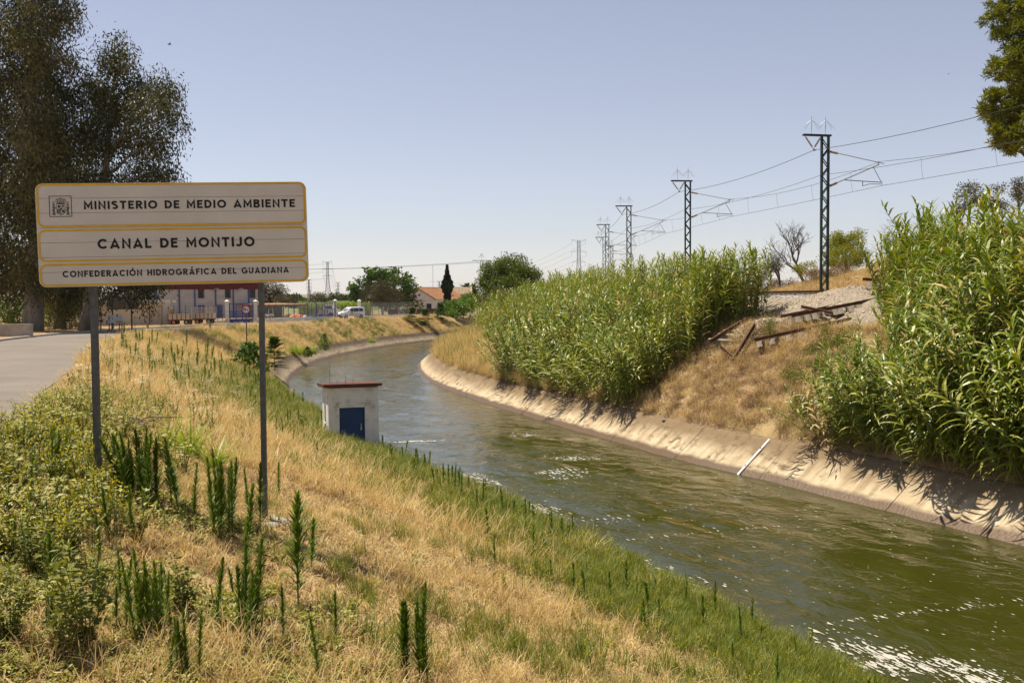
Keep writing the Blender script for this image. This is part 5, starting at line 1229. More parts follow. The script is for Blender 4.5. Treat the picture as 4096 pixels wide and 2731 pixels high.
# dark lattice pole with a cross-arm, between the reeds and the bare trees
pb = at_y(3021, 1140, 118); gz = float(ground_z(pb.x, pb.y)[0]); top = at_y(3021, 1002, 118)
pl = MB(); hh = top.z - gz
for sx in (-1, 1): pl.beam((sx * .22, 0, 0), (sx * .10, 0, hh), .06)
for k in range(int(hh / .5)): z = k * .5; w0 = .22 - .12 * z / hh; s = 1 if k % 2 else -1; pl.beam((s * w0, 0, z), (-s * w0, 0, z + .5), .04)
pl.box((0, 0, hh - .3), (.3, .2, .9)); pl.beam((-1.3, 0, hh - .9), (1.3, 0, hh - .9), .09)
for sx in (-1.2, -.8, .8, 1.2, 0): pl.lathe([(.04, 0), (.08, .1), (.08, .16), (.03, .28)], 6, (sx, 0, hh - .85 if sx else hh + .12))
one('power_pole', pl, MT['mast'], 'dark lattice power pole with a short cross-arm behind the reeds', 'pole', (pb.x, pb.y, gz))
# ------------------------------------------------------------------ trees
EUC = dict(leaf=LF['euc'], bark=MT['eucbark'], L=.32, W=.085, nclump=3.7, nleaf=40, csize=.62, droop=.75, tr=.5)
def euc(label, ub, vb, y, trunk_px, spec, r0, **kw):
    b = at_y(ub, vb, y); b.z = float(ground_z(b.x, b.y)[0]) - .1
    tk = []
    for i, (u, v) in enumerate(trunk_px):
        p_ = at_y(u, v, y) - b; tk.append((p_.x, 0 if i == 0 else rng.normal(0, .25), max(p_.z, -.1) if i == 0 else p_.z, r0 * (1 - .75 * i / (len(trunk_px) - 1))))
    a = dict(EUC); a.update(kw)
    return tree('eucalyptus', label, 'tree', b, tk, blobs_px(spec, y, b), a['leaf'], a['bark'], a['L'], a['W'], a['nclump'], a['nleaf'], a['csize'], a['droop'], 'eucalyptus trees beyond the road', twigs=4)
euc('tallest dark eucalyptus at the left picture edge, two trunks hidden in foliage', 130, 1330, 82, [(130, 1330), (140, 1000), (150, 650), (120, 300), (110, -60), (100, -260)],
    [(40, 60, 130, 140), (170, 20, 120, 110), (280, 40, 55, 60), (30, 330, 120, 170), (160, 260, 110, 130), (140, 430, 70, 150, -3), (145, 720, 70, 150, -3), (130, 960, 70, 120, -3), (120, 120, 80, 120, -3), (140, 1120, 70, 80, -2), (140, 560, 60, 100, -4), (90, 600, 130, 170), (200, 470, 90, 110), (30, 850, 120, 150), (170, 780, 100, 130), (90, 1050, 120, 120), (200, 1010, 70, 110), (-60, 500, 110, 300), (-60, 1000, 110, 220), (240, 220, 70, 50), (60, -190, 150, 120), (190, -130, 90, 80)], .75)
euc('broad eucalyptus with a high rounded crown above the sign', 395, 1322, 84, [(340, 1322), (372, 1150), (385, 900), (420, 620), (450, 400), (470, 250)],
    [(470, 190, 45, 60), (500, 270, 45, 70), (415, 250, 55, 60), (330, 330, 75, 70), (270, 400, 70, 80), (400, 400, 85, 70), (480, 400, 70, 60), (310, 520, 90, 90), (430, 540, 90, 80), (560, 330, 60, 65), (640, 330, 55, 45), (690, 350, 35, 60), (600, 430, 75, 80), (690, 460, 40, 80), (560, 540, 80, 80), (650, 560, 55, 60), (300, 680, 100, 90), (430, 700, 90, 80), (560, 690, 70, 70), (640, 680, 60, 40), (680, 700, 40, 25), (330, 850, 100, 90), (480, 860, 90, 90), (600, 860, 70, 80), (420, 1050, 80, 90), (520, 1090, 70, 70), (620, 1100, 50, 60), (580, 1160, 30, 55), (400, 1180, 22, 50)], .5)
euc('darker eucalyptus standing between the two taller ones', 240, 1320, 92, [(240, 1320), (250, 1050), (262, 780), (280, 560)],
    [(260, 600, 80, 90), (300, 760, 90, 100), (220, 850, 90, 110), (300, 980, 100, 110), (210, 1080, 90, 100), (320, 1130, 80, 70), (250, 1180, 60, 50)], .5)
b = at_y(330, 1310, 100); b.z = float(ground_z(b.x, b.y)[0])
tree('leafy_tree', 'mid-green leafy tree filling the gap under the eucalyptus behind the left signpost', 'tree', b, [(0, 0, 0, .2), (0, 0, 2.5, .15), (.2, 0, 4.5, .08)], blobs_px([(310, 1180, 60, 50), (270, 1210, 50, 50), (230, 1190, 50, 50), (350, 1200, 35, 40)], 100, b), LF['bush'], MT['bark'], .28, .14, 2.2, 34, .5)
for k, (u, w, lb) in enumerate(((40, 70, 'dark bush at the foot of the tallest eucalyptus'), (150, 60, 'dark bush between the eucalyptus trunks at left'), (225, 50, 'dark bush left of the sunlit reeds beyond the road'), (-60, 60, 'dark bush at the left picture edge beyond the road'))):
    b = at_y(u, 1310, 99 + k); b.z = float(ground_z(b.x, b.y)[0])
    tree('understory_bush', lb, 'shrub', b, [(0, 0, 0, .1), (0, 0, 1, .06)], blobs_px([(u, 1240, w, 55), (u + 30, 1200, w * .8, 45), (u - 20, 1285, w, 25)], 99 + k, b), LF['bush'], MT['bark'], .25, .12, 2.5, 30, .5, group='dark bushes under the eucalyptus')
# pine at the right picture edge
b = Vector((27.0, 48.5, float(ground_z(27, 48.5)[0])))
tree('pine', 'tall dark pine reaching in at the upper right picture edge', 'tree', b, [(0, 0, 0, .32), (-.3, 0, 5, .26), (.2, 0, 10, .2), (0, 0, 16, .1)], blobs_px([(4030, 60, 90, 90), (4100, 150, 90, 80), (4060, 250, 80, 70), (4000, 290, 50, 45), (4010, 440, 85, 75), (3960, 420, 40, 60), (4090, 420, 80, 80), (4060, 560, 80, 60), (4120, 300, 80, 90), (4150, 520, 90, 90), (4180, 60, 110, 120), (4000, 540, 45, 50), (4200, 300, 110, 150)], 47, b), LF['pine'], MT['bark'], .26, .045, 16, 42, .13, inner=.45)
def bush(name, label, u, v, y, spec, leaf, L=.2, W=.1, nclump=3, nleaf=30, cs_=.35, bark=None, cat='tree', group=None, h0=1.2, r=.12, droop=0):
    b = at_y(u, v, y); b.z = float(ground_z(b.x, b.y)[0]); c0 = at_y(spec[0][0], spec[0][1], y) - b
    return tree(name, label, cat, b, [(0, 0, -.1, r), (c0.x * .3, 0, max(.3, c0.z * .4), r * .8), (c0.x * .8, 0, max(.6, c0.z * .9), r * .4)], blobs_px(spec, y, b), leaf, bark or MT['bark'], L, W, nclump, nleaf, cs_, droop, group)
bush('mulberry_tree', 'large green broad-leaved tree left of the tiled house', 1560, 1236, 178, [(1520, 1130, 70, 40), (1440, 1150, 40, 35), (1600, 1135, 55, 40), (1640, 1175, 30, 30), (1650, 1205, 30, 22), (1490, 1100, 40, 22), (1560, 1100, 40, 20), (1430, 1185, 35, 30), (1415, 1165, 18, 20), (1560, 1190, 70, 30)], LF['poplar'], .42, .26, 2.2, 22, .5, r=.3)
bush('tamarisk', 'rounded grey-brown tamarisk in front of the green tree by the house', 1530, 1238, 168, [(1525, 1165, 65, 40), (1490, 1195, 45, 32), (1570, 1190, 45, 34), (1530, 1210, 70, 22), (1600, 1205, 25, 20)], LF['tamarisk'], .30, .05, 4, 46, .5, r=.2)
bush('olive_tree', 'grey-green olive tree behind the compound fence, right of the right signpost', 1090, 1235, 165, [(1070, 1160, 45, 35), (1120, 1165, 32, 30), (1145, 1195, 30, 22), (1090, 1195, 45, 25), (1040, 1150, 40, 40), (1000, 1180, 50, 40), (1175, 1205, 12, 12)], LF['olive'], .32, .09, 3.2, 34, .5, r=.3)
bush('olive_tree', 'small olive tree between the compound and the main pylon', 1262, 1225, 200, [(1262, 1195, 35, 18), (1235, 1203, 25, 12), (1295, 1203, 22, 12), (1275, 1185, 15, 10)], LF['olive'], .35, .11, 3, 30, .5, r=.2)
bush('willow_shrub', 'big round shrub on the inner bank left of the middle reeds', 2050, 1235, 104, [(2050, 1080, 70, 55), (1985, 1090, 50, 55), (2110, 1110, 50, 50), (1955, 1140, 40, 50), (2030, 1150, 80, 55), (2120, 1160, 45, 45), (1990, 1190, 70, 35), (1940, 1195, 30, 30)], LF['bush'], .18, .08, 9, 50, .36, r=.18)
bush('willow_shrub', 'lower dark shrub at the foot of the big round one', 1985, 1260, 98, [(1985, 1190, 45, 35), (1940, 1205, 30, 30), (2030, 1195, 40, 35)], LF['olive'], .16, .06, 5, 40, .3, r=.1)
for k, (u, v, w, h, y, lb) in enumerate([(1830, 1222, 45, 32, 169, 'bright green shrub below the triangular sign'), (1880, 1205, 36, 42, 172, 'green shrub between the triangular sign and the round shrub'), (1790, 1245, 30, 16, 167, 'low shrub at the foot of the cypress')]):
    bush('road_shrub', lb, u, v + h, y, [(u, v, w, h), (u - w * .5, v + h * .5, w * .6, h * .8), (u + w * .5, v + h * .4, w * .6, h * .8)], LF['sapling'], .3, .16, 3, 26, .4, cat='shrub', r=.08)
# cypress: clipped to a cone with a broad waist
yc = 184; b = at_y(1790, 1246, yc); b.z = float(ground_z(b.x, b.y)[0]); kk = yc / FPX; root = thing('cypress', 'dark cypress with a narrow waist beside the tiled house', 'tree', b)
Hc = (1246 - 1054) * kk; zt = np.linspace(0, 1, 200); wr = np.interp(zt, [0, .02, .2, .40, .44, .52, .60, .66, .74, .80, 1.0], [10, 15, 14, 12, 16, 25, 25, 19, 13, 8, 1]) * kk
n = 9000; t = U(0, 1, n); w = np.interp(t, zt, wr) * U(.55, 1.0, n) * (1 + .12 * np.sin(t * 60)); a = U(0, 6.28, n); P = np.stack([w * np.cos(a), w * np.sin(a), t * Hc], 1)
V, F = diamonds(P, np.stack([np.cos(a) * .5, np.sin(a) * .5, 1 + 0 * a], 1) + rng.normal(0, .3, (n, 3)), .30, .13)
part('crown', MB().leafmesh(V, F), LF['cypress'], root); part('trunk', MB().tube([(0, 0, -.1), (0, 0, Hc * .95)], [.15, .03], 6), MT['bark'], root)
# trees on the mound behind the railway
def mpos(u, v, y): p_ = at_y(u, v, y); return Vector((p_.x, y, float(ground_z(p_.x, y)[0])))
bare_tree('bare_tree', 'leafless spreading tree left of the nearest mast', mpos(3215, 1080, 80), 6.0, .75, 5, 5, MT['deadwood'], leafy=None)
bare_tree('bare_tree', 'half-bare grey tree with sparse leaves at left of the mound', mpos(3125, 1100, 82), 4.6, .85, 4, 11, MT['deadwood'], leafy=(LF['olive'], 9, .22, .12))
bare_tree('bare_tree', 'twisted leaning dead tree on the mound right of the yellow-green one', mpos(3495, 1043, 74), 4.2, .9, 5, 23, MT['deadwood'], lean=.55)
bare_tree('bare_tree', 'small dead tree at the foot of the twisted one', mpos(3468, 1050, 75), 2.7, .8, 4, 31, MT['deadwood'], lean=-.2)
b = mpos(3380, 1085, 78); tree('almond_tree', 'yellow-green leafy tree just right of the nearest mast', 'tree', b, [(0, 0, 0, .12), (.1, 0, 1, .1), (0, 0, 2.2, .05)], blobs_px([(3380, 960, 55, 45), (3335, 985, 40, 55), (3425, 975, 35, 55), (3375, 1030, 65, 45), (3320, 1050, 30, 40), (3430, 1040, 30, 30)], 78, b), LF['yellowgreen'], MT['deadwood'], .12, .05, 15, 40, .22, inner=.2)
b = mpos(3222, 1110, 79); tree('almond_tree', 'small yellow-green bush below the leafless tree', 'tree', b, [(0, 0, 0, .05), (0, 0, .6, .03)], blobs_px([(3222, 1072, 38, 32), (3200, 1085, 22, 20), (3245, 1080, 22, 24)], 79, b), LF['yellowgreen'], MT['deadwood'], .11, .05, 10, 36, .18, inner=.2)
for k, (u, v, w, h, y, lf, lb) in enumerate([(3870, 790, 62, 62, 62, 'olive', 'olive tree on the mound below the pine'), (3990, 800, 50, 50, 64, 'olive', 'second olive tree beside the one below the pine'), (4085, 770, 40, 45, 60, 'olive', 'olive tree at the right picture edge above the reeds'), (3085, 1060, 40, 25, 95, 'olive', 'low olive bush behind the middle reeds'), (3590, 1020, 35, 18, 78, 'olive', 'small dark bush on the crest of the mound'), (3040, 1085, 35, 40, 98, 'tamarisk', 'brown bush beside the dark power pole')]):
    b = mpos(u, v + h, y); bl = blobs_px([(u, v, w, h), (u - w * .5, v + h * .4, w * .6, h * .6), (u + w * .4, v + h * .4, w * .6, h * .6)], y, b)
    tree('olive_tree', lb, 'tree', b, [(0, 0, 0, .12), (bl[0][0] * .5, 0, bl[0][2] * .6, .09), (bl[0][0], 0, bl[0][2], .04)], bl, LF[lf], MT['bark'], .13, .04, 8, 44, .22)
# brown scrub along the mound's left foot
for k, (u, v, y, lb) in enumerate([(3090, 1120, 84, 'brown scrub at the left foot of the mound'), (3150, 1110, 83, 'brown scrub below the half-bare tree'), (3290, 1110, 76, 'brown scrub behind the nearest mast'), (3350, 1085, 75, 'dry scrub under the yellow-green tree')]):
    b = mpos(u, v, y); tree('dry_scrub', lb, 'shrub', b, [(0, 0, 0, .04), (0, 0, .4, .03)], [(0, 0, .5, 1.1, .8, .6), (.7, 0, .4, .7, .7, .5), (-.8, .2, .4, .7, .7, .5)], LF['brown'], MT['deadwood'], .14, .03, 12, 30, .22)
# prickly pear hedge on the crest
for k in range(9):
    u = 3625 + k * 19; v = 985 - k * 6; b = mpos(u, v, 66 - k * .4); cb = MB()
    for i in range(26):
        c = np.array([rng.normal(0, .28), rng.normal(0, .28), U(.15, 1.3)]); a = U(0, 6.28); s = U(.13, .2)
        el = [(c[0] + math.cos(a) * s * .7 * math.cos(q_), c[1] + math.sin(a) * s * .7 * math.cos(q_), c[2] + s * math.sin(q_)) for q_ in np.linspace(0, 6.28, 9)[:-1]]; nn = np.array([-math.sin(a), math.cos(a), 0]) * .025
        V = np.array([np.array(e) + nn for e in el] + [np.array(e) - nn for e in el]); cb.add(V, [tuple(range(8)), tuple(range(15, 7, -1))] + [(j, 8 + j, 8 + (j + 1) % 8, (j + 1) % 8) for j in range(8)])
    one('prickly_pear', cb, LF['cactus'], 'prickly pear cactus in the hedge on the crest of the mound', 'cactus', b, group='prickly pear hedge')
def hit(u, v):
    """distance at which the line of sight through an image point meets the ground"""
    d = ray(u, v); ts = np.linspace(8, 120, 2400); return float(ts[int(np.argmax(CAMZ + d.z * ts <= ground_z(d.x * ts, d.y * ts)))] * d.y)
# shrubs on the slope between the thickets
for k, (u, v, w, h, y, lb) in enumerate([(3260, 1420, 65, 90, 40.5, 'grey-green shrub on the slope left of the right-hand reeds'), (3180, 1480, 60, 60, 39.5, 'thorny grey shrub leaning from the slope beside the reeds'), (3210, 1620, 40, 45, 37, 'low shrub above the gauge board'), (3080, 1290, 22, 60, 43, 'slender shrub in front of the stacked track panels'), (3350, 1330, 60, 60, 41.5, 'shrub top hiding the end of the broken track panel')]):
    y = hit(u, v + h) - .2
    bush('slope_shrub', lb, u, v + h, y, [(u, v, w, h * .7), (u - w * .4, v + h * .4, w * .7, h * .5), (u + w * .4, v + h * .4, w * .6, h * .5)], LF['goose'], .05, .03, 26, 34, .13, cat='shrub', r=.03, bark=MT['deadwood'], group='shrubs on the slope')
# saplings on the far bank
def sapling(label, u, v, hpx, y, wpx, name='ailanthus_sapling', leaf='sapling', compound=True):
    b = at_y(u, v, y); b.z = float(ground_z(b.x, b.y)[0]) - .05; h = hpx * y / FPX; w = wpx * y / FPX / 2; root = thing(name, label, 'sapling', b, group='saplings on the far bank')
    st = MB(); lv = MB(); P = []; D = []; nb = 46
    st.tube([(0, 0, 0), (rng.normal(0, .05), 0, h * .6), (0, 0, h * .95)], [.035, .02, .008], 5)
    if compound:
        for i in range(nb):
            t = U(.12, 1); a = i * 2.4; L = w * np.interp(t, [0, .4, 1], [.9, 1.15, .55]) * U(.8, 1.15); el = np.interp(t, [0, .5, 1], [.15, .5, 1.2])
            d = np.array([math.cos(a) * math.cos(el), math.sin(a) * math.cos(el), math.sin(el)]); q0 = np.array([0, 0, h * t * .92]); tt = np.linspace(.15, 1, 12)
            ax_ = q0 + d * L * tt[:, None] - np.array([0, 0, 1.0]) * (L * .35 * tt ** 2)[:, None]; st.tube([tuple(q0), tuple(ax_[5]), tuple(ax_[-1])], [.012, .008, .004], 3)
            sd = np.array([-math.sin(a), math.cos(a), 0])
            for s in (-1, 1): P.append(ax_); D.append(np.tile(d * .5 + sd * s + np.array([0, 0, -.25]), (12, 1)))
        P = np.concatenate(P); D = np.concatenate(D); V, F = diamonds(P, D, w * .40, w * .17, .1, nrm=np.tile([0, 0, 1.0], (len(P), 1)))
    else:
        n = 520; t = U(0.05, 1, n); a = U(0, 6.28, n); rr = w * np.interp(t, [0, .3, .7, 1], [.75, 1, .8, .2]) * np.sqrt(U(.1, 1, n)); P = np.stack([rr * np.cos(a), rr * np.sin(a), t * h], 1)
        for k in range(12): q_ = P[rng.integers(0, n)]; st.tube([(0, 0, q_[2] * .4), tuple(q_)], [.012, .004], 3)
        V, F = diamonds(P, rng.normal(0, 1, (n, 3)) + np.array([0, 0, -.4]), w * .22, w * .19, .15)
    lv.leafmesh(V, F); part('stem', st, STEM, root); part('leaves', lv, LF[leaf], root)
sapling('ailanthus sapling nearest the right signpost on the far bank', 1098, 1385, 130, 74, 110)
sapling('poplar sapling with round leaves left of the right signpost', 1000, 1395, 115, 68, 150, 'poplar_sapling', 'poplar', False)
sapling('lower poplar shoots below the right signpost sapling', 1045, 1430, 70, 66, 70, 'poplar_sapling', 'poplar', False)
sapling('slim leafy sapling in the middle of the far bank', 1297, 1345, 70, 103, 45, 'poplar_sapling', 'sapling', False)
sapling('small leafy shoot on the rim of the concrete below the right signpost', 1230, 1392, 40, 92, 42, 'poplar_sapling', 'bush', False)
sapling('ailanthus sapling at the left of the three by the bend', 1648, 1318, 62, 153, 62); sapling('middle ailanthus sapling of the three by the bend', 1702, 1302, 64, 156, 64); sapling('ailanthus sapling at the right of the three by the bend', 1762, 1284, 66, 163, 62)
for k, (u, v, y, lb) in enumerate([(1165, 1322, 97, 'bright green tall grass tuft below the compound wall, left one'), (1205, 1335, 96, 'bright green tall grass tuft below the compound wall, middle one'), (1240, 1348, 97, 'bright green tall grass tuft below the compound wall, right one'), (1488, 1345, 121, 'round green tuft on the rim of the far concrete wall')]):
    b = at_y(u, v, y); o = link('grass_tuft', grass_form(220, .55, 1.25, .03, LF['lush'], 1.0, 4, flat=.3)); o.location = (b.x, b.y, float(ground_z(b.x, b.y)[0]) - .05); o.scale = (1.15, 1.15, .9) if k < 3 else (.8, .8, .6); tag(o, lb, 'grass tuft', 'green tufts on the far bank')
# reeds growing under the eucalyptus beyond the road
b0 = at_y(265, 1300, 92); n = 60; P = np.stack([b0.x + rng.normal(0, 1.1, n), b0.y + rng.normal(0, .8, n)], 1); P = np.c_[P, ground_z(P[:, 0], P[:, 1])]
scatter('reed_thicket', REEDJ2, P, rots(n, .15), U(.8, 1.1, n), rng.integers(0, len(REEDJ2), n), 'sunlit clump of reeds under the eucalyptus beyond the road', 'reeds')
# ------------------------------------------------------------------ buildings
def frame_of(u0, y0, u1, y1, zbase):
    """local frame whose x axis runs between two image columns at given distances"""
    d0, d1 = ray(u0, 1200), ray(u1, 1200); a = Vector((d0.x / d0.y * y0, y0, zbase)); b = Vector((d1.x / d1.y * y1, y1, zbase)); return a, math.atan2(b.y - a.y, b.x - a.x), (b - a).length
def zpx(v, y, u=1000): return at_y(u, v, y).z
# warehouse: panel walls between blue columns, maroon sheet fascia
wa, wr_, wl = frame_of(470, 143.5, 1034, 154.5, 3.3); wh = thing('warehouse', 'grey panelled warehouse with blue columns and a maroon sheet fascia', 'building', wa, wr_)
WHt = 4.75; Dw = 15
colx = [wl * t for t in (.07, .255, .42, .53, .68, .81, .925)]; bays = [0] + colx + [wl]
win = {3: .55, 5: .3, 6: .85}; dor = {3: .55, 4: .4}
for i in range(len(bays) - 1):
    x0, x1 = bays[i] + .09, bays[i + 1] - .09
    for j, (z0, z1) in enumerate(((0, .9), (.93, 2.55), (2.58, 3.72), (3.75, WHt))): part('wall_panel', MB().box(((x0 + x1) / 2, .1, (z0 + z1) / 2), (x1 - x0, .2, z1 - z0)), MT['panel'], wh)
part('wall', MB().box((wl / 2, .45, WHt / 2), (wl, .3, WHt)).box((.15, Dw / 2 + .3, WHt / 2), (.3, Dw - .6, WHt)).box((wl - .15, Dw / 2 + .3, WHt / 2), (.3, Dw - .6, WHt)).box((wl / 2, Dw, WHt / 2), (wl, .3, WHt)), MT['panel'], wh)
for k, x in enumerate(colx): part('column', MB().box((x, .02, WHt / 2), (.42 if k == 1 else .18, .3, WHt)), MT['blue'], wh)
fa_ = MB(); 
for k in range(int(wl / .25)): fa_.box((.125 + .25 * k, -.12, WHt + .85), (.16, .10, 1.7))
fa_.box((wl / 2, -.02, WHt + .85), (wl, .1, 1.7)); part('fascia', fa_, MT['maroon'], wh)
rf = MB().prism([(0, WHt + 1.2), (wl, WHt + 1.2), (wl, WHt + 1.4), (wl / 2, WHt + 1.9), (0, WHt + 1.4)], (0.2, Dw)); part('roof', rf, MT['maroon'], wh)
for px in (1410, 1640, 1845):
    pass
for t in (.575, .77, .955):
    x = wl * t; w = part('window', MB().box((x, -.02, 4.1), (.75, .1, 1.25)), MT['dark'], wh); fr = MB()
    for sx in (-1, 1): fr.box((x + sx * .40, -.04, 4.1), (.06, .14, 1.37))
    fr.box((x, -.04, 4.1 - .655), (.74, .14, .06)); part('frame', fr, MT['galv'], w)
for t in (.575, .70):
    x = wl * t; d = part('door', MB().box((x, -.02, 1.2), (1.0, .1, 2.4)), MT['blue'], wh); part('handle', MB().box((x + .4, -.1, 1.15), (.04, .06, .16)), MT['steel'], d)
for t in (.66, .84):
    x = wl * t; part('wall_lamp', MB().tube([(x, 0, 4.4), (x, -.3, 4.75), (x + .3, -1.0, 4.85)], .03, 5).box((x + .35, -1.15, 4.86), (.5, .3, .1)), MT['steel'], wh)
# low white service building by the road
sa, sr, sl_ = frame_of(342, 106, 684, 110, 3.72); sbd = thing('service_building', 'low cream building with a projecting flat concrete roof under the eucalyptus', 'building', sa, sr)
part('wall', MB().box((sl_ / 2, 2.0, 1.25), (sl_, 4, 2.5)), MT['cream'], sbd); part('roof', MB().box((sl_ / 2, 1.9, 2.63), (sl_ + .9, 4.7, .28)), MT['whitewash'], sbd)
part('corner_pier', MB().box((sl_ - .45, -.05, 1.25), (.8, .1, 2.5)), MT['wallwhite'], sbd)
for x in (1.2, 6.4, 8.3): part('drainpipe', MB().tube([(x, -.04, 0), (x, -.04, 1.9)], .03, 5), MT['galv'], sbd)
cab = thing('meter_cabinet', 'white and yellow cabinet on the corner of the low cream building', 'cabinet', sa + Vector((math.cos(sr) * (sl_ + .15), math.sin(sr) * (sl_ + .15) - .4, .85)), sr)
part('body', MB().box((0, 0, .6), (.5, .3, 1.25)), MT['white'], cab); part('panel', MB().box((0.02, -.17, .5), (.42, .04, .8)), MT['yellowbox'], cab)
# tiled house
ya = 192; p0 = at_y(1612, 1244, ya); hs_ = math.radians(-30); hroot = thing('tiled_house', 'white gabled house with orange tiled roof and small porch', 'house', (p0.x, p0.y, 3.5), hs_)
gw, ez, az_ = 7.7, 2.95, 5.0; LD = 10.0
part('wall', MB().prism([(0, 0), (gw, 0), (gw, ez), (gw / 2, az_ - .12), (0, ez)], (0, LD)), MT['wallwhite'], hroot)
def tiled(parent, a, b, c, d, rows, mat, name='roof'):
    """a sloping roof plane a-b (eave) to d-c (ridge), laid in courses that overlap like steps"""
    a, b, c, d = map(Vector, (a, b, c, d)); mb = MB(); nrm = (b - a).cross(d - a).normalized(); nrm = nrm if nrm.z > 0 else -nrm
    for i in range(rows):
        t0, t1 = i / rows, (i + 1) / rows + .02; p1, p2 = a.lerp(d, t0), b.lerp(c, t0); p3, p4 = b.lerp(c, t1), a.lerp(d, t1); m = max(2, int((p2 - p1).length / .30))
        for k in range(m):
            f0, f1 = k / m, (k + .86) / m; q0, q1, q2, q3 = p1.lerp(p2, f0), p1.lerp(p2, f1), p4.lerp(p3, f1), p4.lerp(p3, f0); mid0 = (q0 + q1) / 2 + nrm * .12; mid1 = (q3 + q2) / 2 + nrm * .06
            mb.add([q0, mid0, q1, q2, mid1, q3], [(0, 1, 4, 5), (1, 2, 3, 4), (0, 2, 1)])
    mb.add([a - nrm * .02, b - nrm * .02, c - nrm * .02, d - nrm * .02], [(0, 1, 2, 3)])
    o = part(name, mb, mat, parent); o['kind'] = 'stuff'; return o
ov = .35; sl2 = (az_ - ez) / (gw / 2)
roof = tiled(hroot, (gw + ov, -ov, ez - ov * sl2), (gw + ov, LD + ov, ez - ov * sl2), (gw / 2, LD + ov, az_), (gw / 2, -ov, az_), 15, MT['tile'], 'roof_slope')
tiled(hroot, (-ov, -ov, ez - ov * sl2), (-ov, LD + ov, ez - ov * sl2), (gw / 2, LD + ov, az_), (gw / 2, -ov, az_), 15, MT['tile'], 'roof_slope')
part('ridge', MB().tube([(gw / 2, -ov, az_ + .03), (gw / 2, LD + ov, az_ + .03)], .12, 6), MT['tile'], hroot)
for s in (-1, 1): part('bargeboard', MB().beam((gw / 2, -ov + .02, az_ - .08), (gw / 2 + s * (gw / 2 + ov), -ov + .02, ez - ov * sl2 - .08), .1, .2), MT['tile'], hroot)
part('chimney', MB().box((gw / 2 + 1.6, 7.2, az_ + .2), (.6, .6, 2.4)).box((gw / 2 + 1.6, 7.2, az_ + 1.45), (.75, .75, .12)), MT['wallwhite'], hroot)
part('vent', MB().lathe([(.22, 0), (.22, .05)], 12, (gw / 2, -.04, 3.6), (0, 1, 0)), MT['dark'], hroot)
part('string_course', MB().box((gw / 2, -.03, 2.55), (gw, .06, .08)), MT['whitewash'], hroot)
wv = part('window', MB().box((6.1, -.02, 1.35), (1.1, .08, 1.2)), MT['dark'], hroot); part('bars', MB().box((5.8, -.08, 1.35), (.05, .05, 1.2)).box((6.1, -.08, 1.35), (.05, .05, 1.2)).box((6.4, -.08, 1.35), (.05, .05, 1.2)), MT['galv'], wv)
part('door', MB().box((2.1, -.02, 1.05), (1.0, .08, 2.1)), MT['cream'], hroot)
pr_ = part('porch_post', MB().beam((.3, -1.6, 0), (.3, -1.6, 1.9), .1), MT['greyplastic'], hroot); part('porch_post', MB().beam((4.2, -1.6, 0), (4.2, -1.6, 1.9), .1), MT['greyplastic'], hroot)
tiled(hroot, (.0, -1.9, 1.95), (0, 0, 1.95), (2.3, 0, 2.75), (2.3, -1.9, 2.75), 5, MT['tile'], 'porch_roof'); tiled(hroot, (4.7, -1.9, 1.95), (4.7, 0, 1.95), (2.3, 0, 2.75), (2.3, -1.9, 2.75), 5, MT['tile'], 'porch_roof')
am = MB().tube([(0, 0, 0), (0, 0, 4.4)], .035, 5)
for k in range(6): am.beam((-.6 + .2 * k, -.3, 1.2), (-.6 + .2 * k, .3, 1.2), .03)
am.beam((-.7, 0, 1.2), (.7, 0, 1.2), .04); one('antenna', am, MT['steel'], 'tall thin antenna on the ridge of the tiled house', 'antenna', Vector((p0.x, p0.y, 3.5)) + Matrix.Rotation(hs_, 3, 'Z') @ Vector((gw / 2 + .1, 4.5, az_)))
# second house behind
q0 = at_y(1790, 1240, 206); h2 = thing('small_house', 'small white house with weathered tiles behind the cypress', 'house', (q0.x, q0.y, 3.5), math.radians(4))
part('wall', MB().box((2.4, 2.2, 2.0), (4.8, 4.4, 4.0)).prism([(0, 4.0), (4.4, 4.0), (2.2, 5.05)], (0, 4.8), o=(0, 0, 0), ex=(0, 1, 0), ey=(0, 0, 1), en=(1, 0, 0)), MT['wallwhite'], h2)
tiled(h2, (-.3, -.5, 3.8), (5.1, -.5, 3.8), (5.1, 2.2, 5.25), (-.3, 2.2, 5.25), 10, MT['oldtile'], 'roof_slope'); tiled(h2, (-.3, 4.9, 3.8), (5.1, 4.9, 3.8), (5.1, 2.2, 5.25), (-.3, 2.2, 5.25), 10, MT['oldtile'], 'roof_slope')
part('parapet', MB().beam((5.0, -.5, 3.75), (5.0, 2.2, 5.3), .3, .25), MT['oldtile'], h2); part('lean_to', MB().box((2.8, -1.2, 1.2), (6, 1.2, 2.4)), MT['wallwhite'], h2); part('lean_to_roof', MB().box((2.8, -1.3, 2.5), (6.3, 1.6, .12)), MT['tile'], h2)
wv = part('window', MB().box((2.4, -1.83, 1.3), (.8, .08, .8)), MT['dark'], h2)
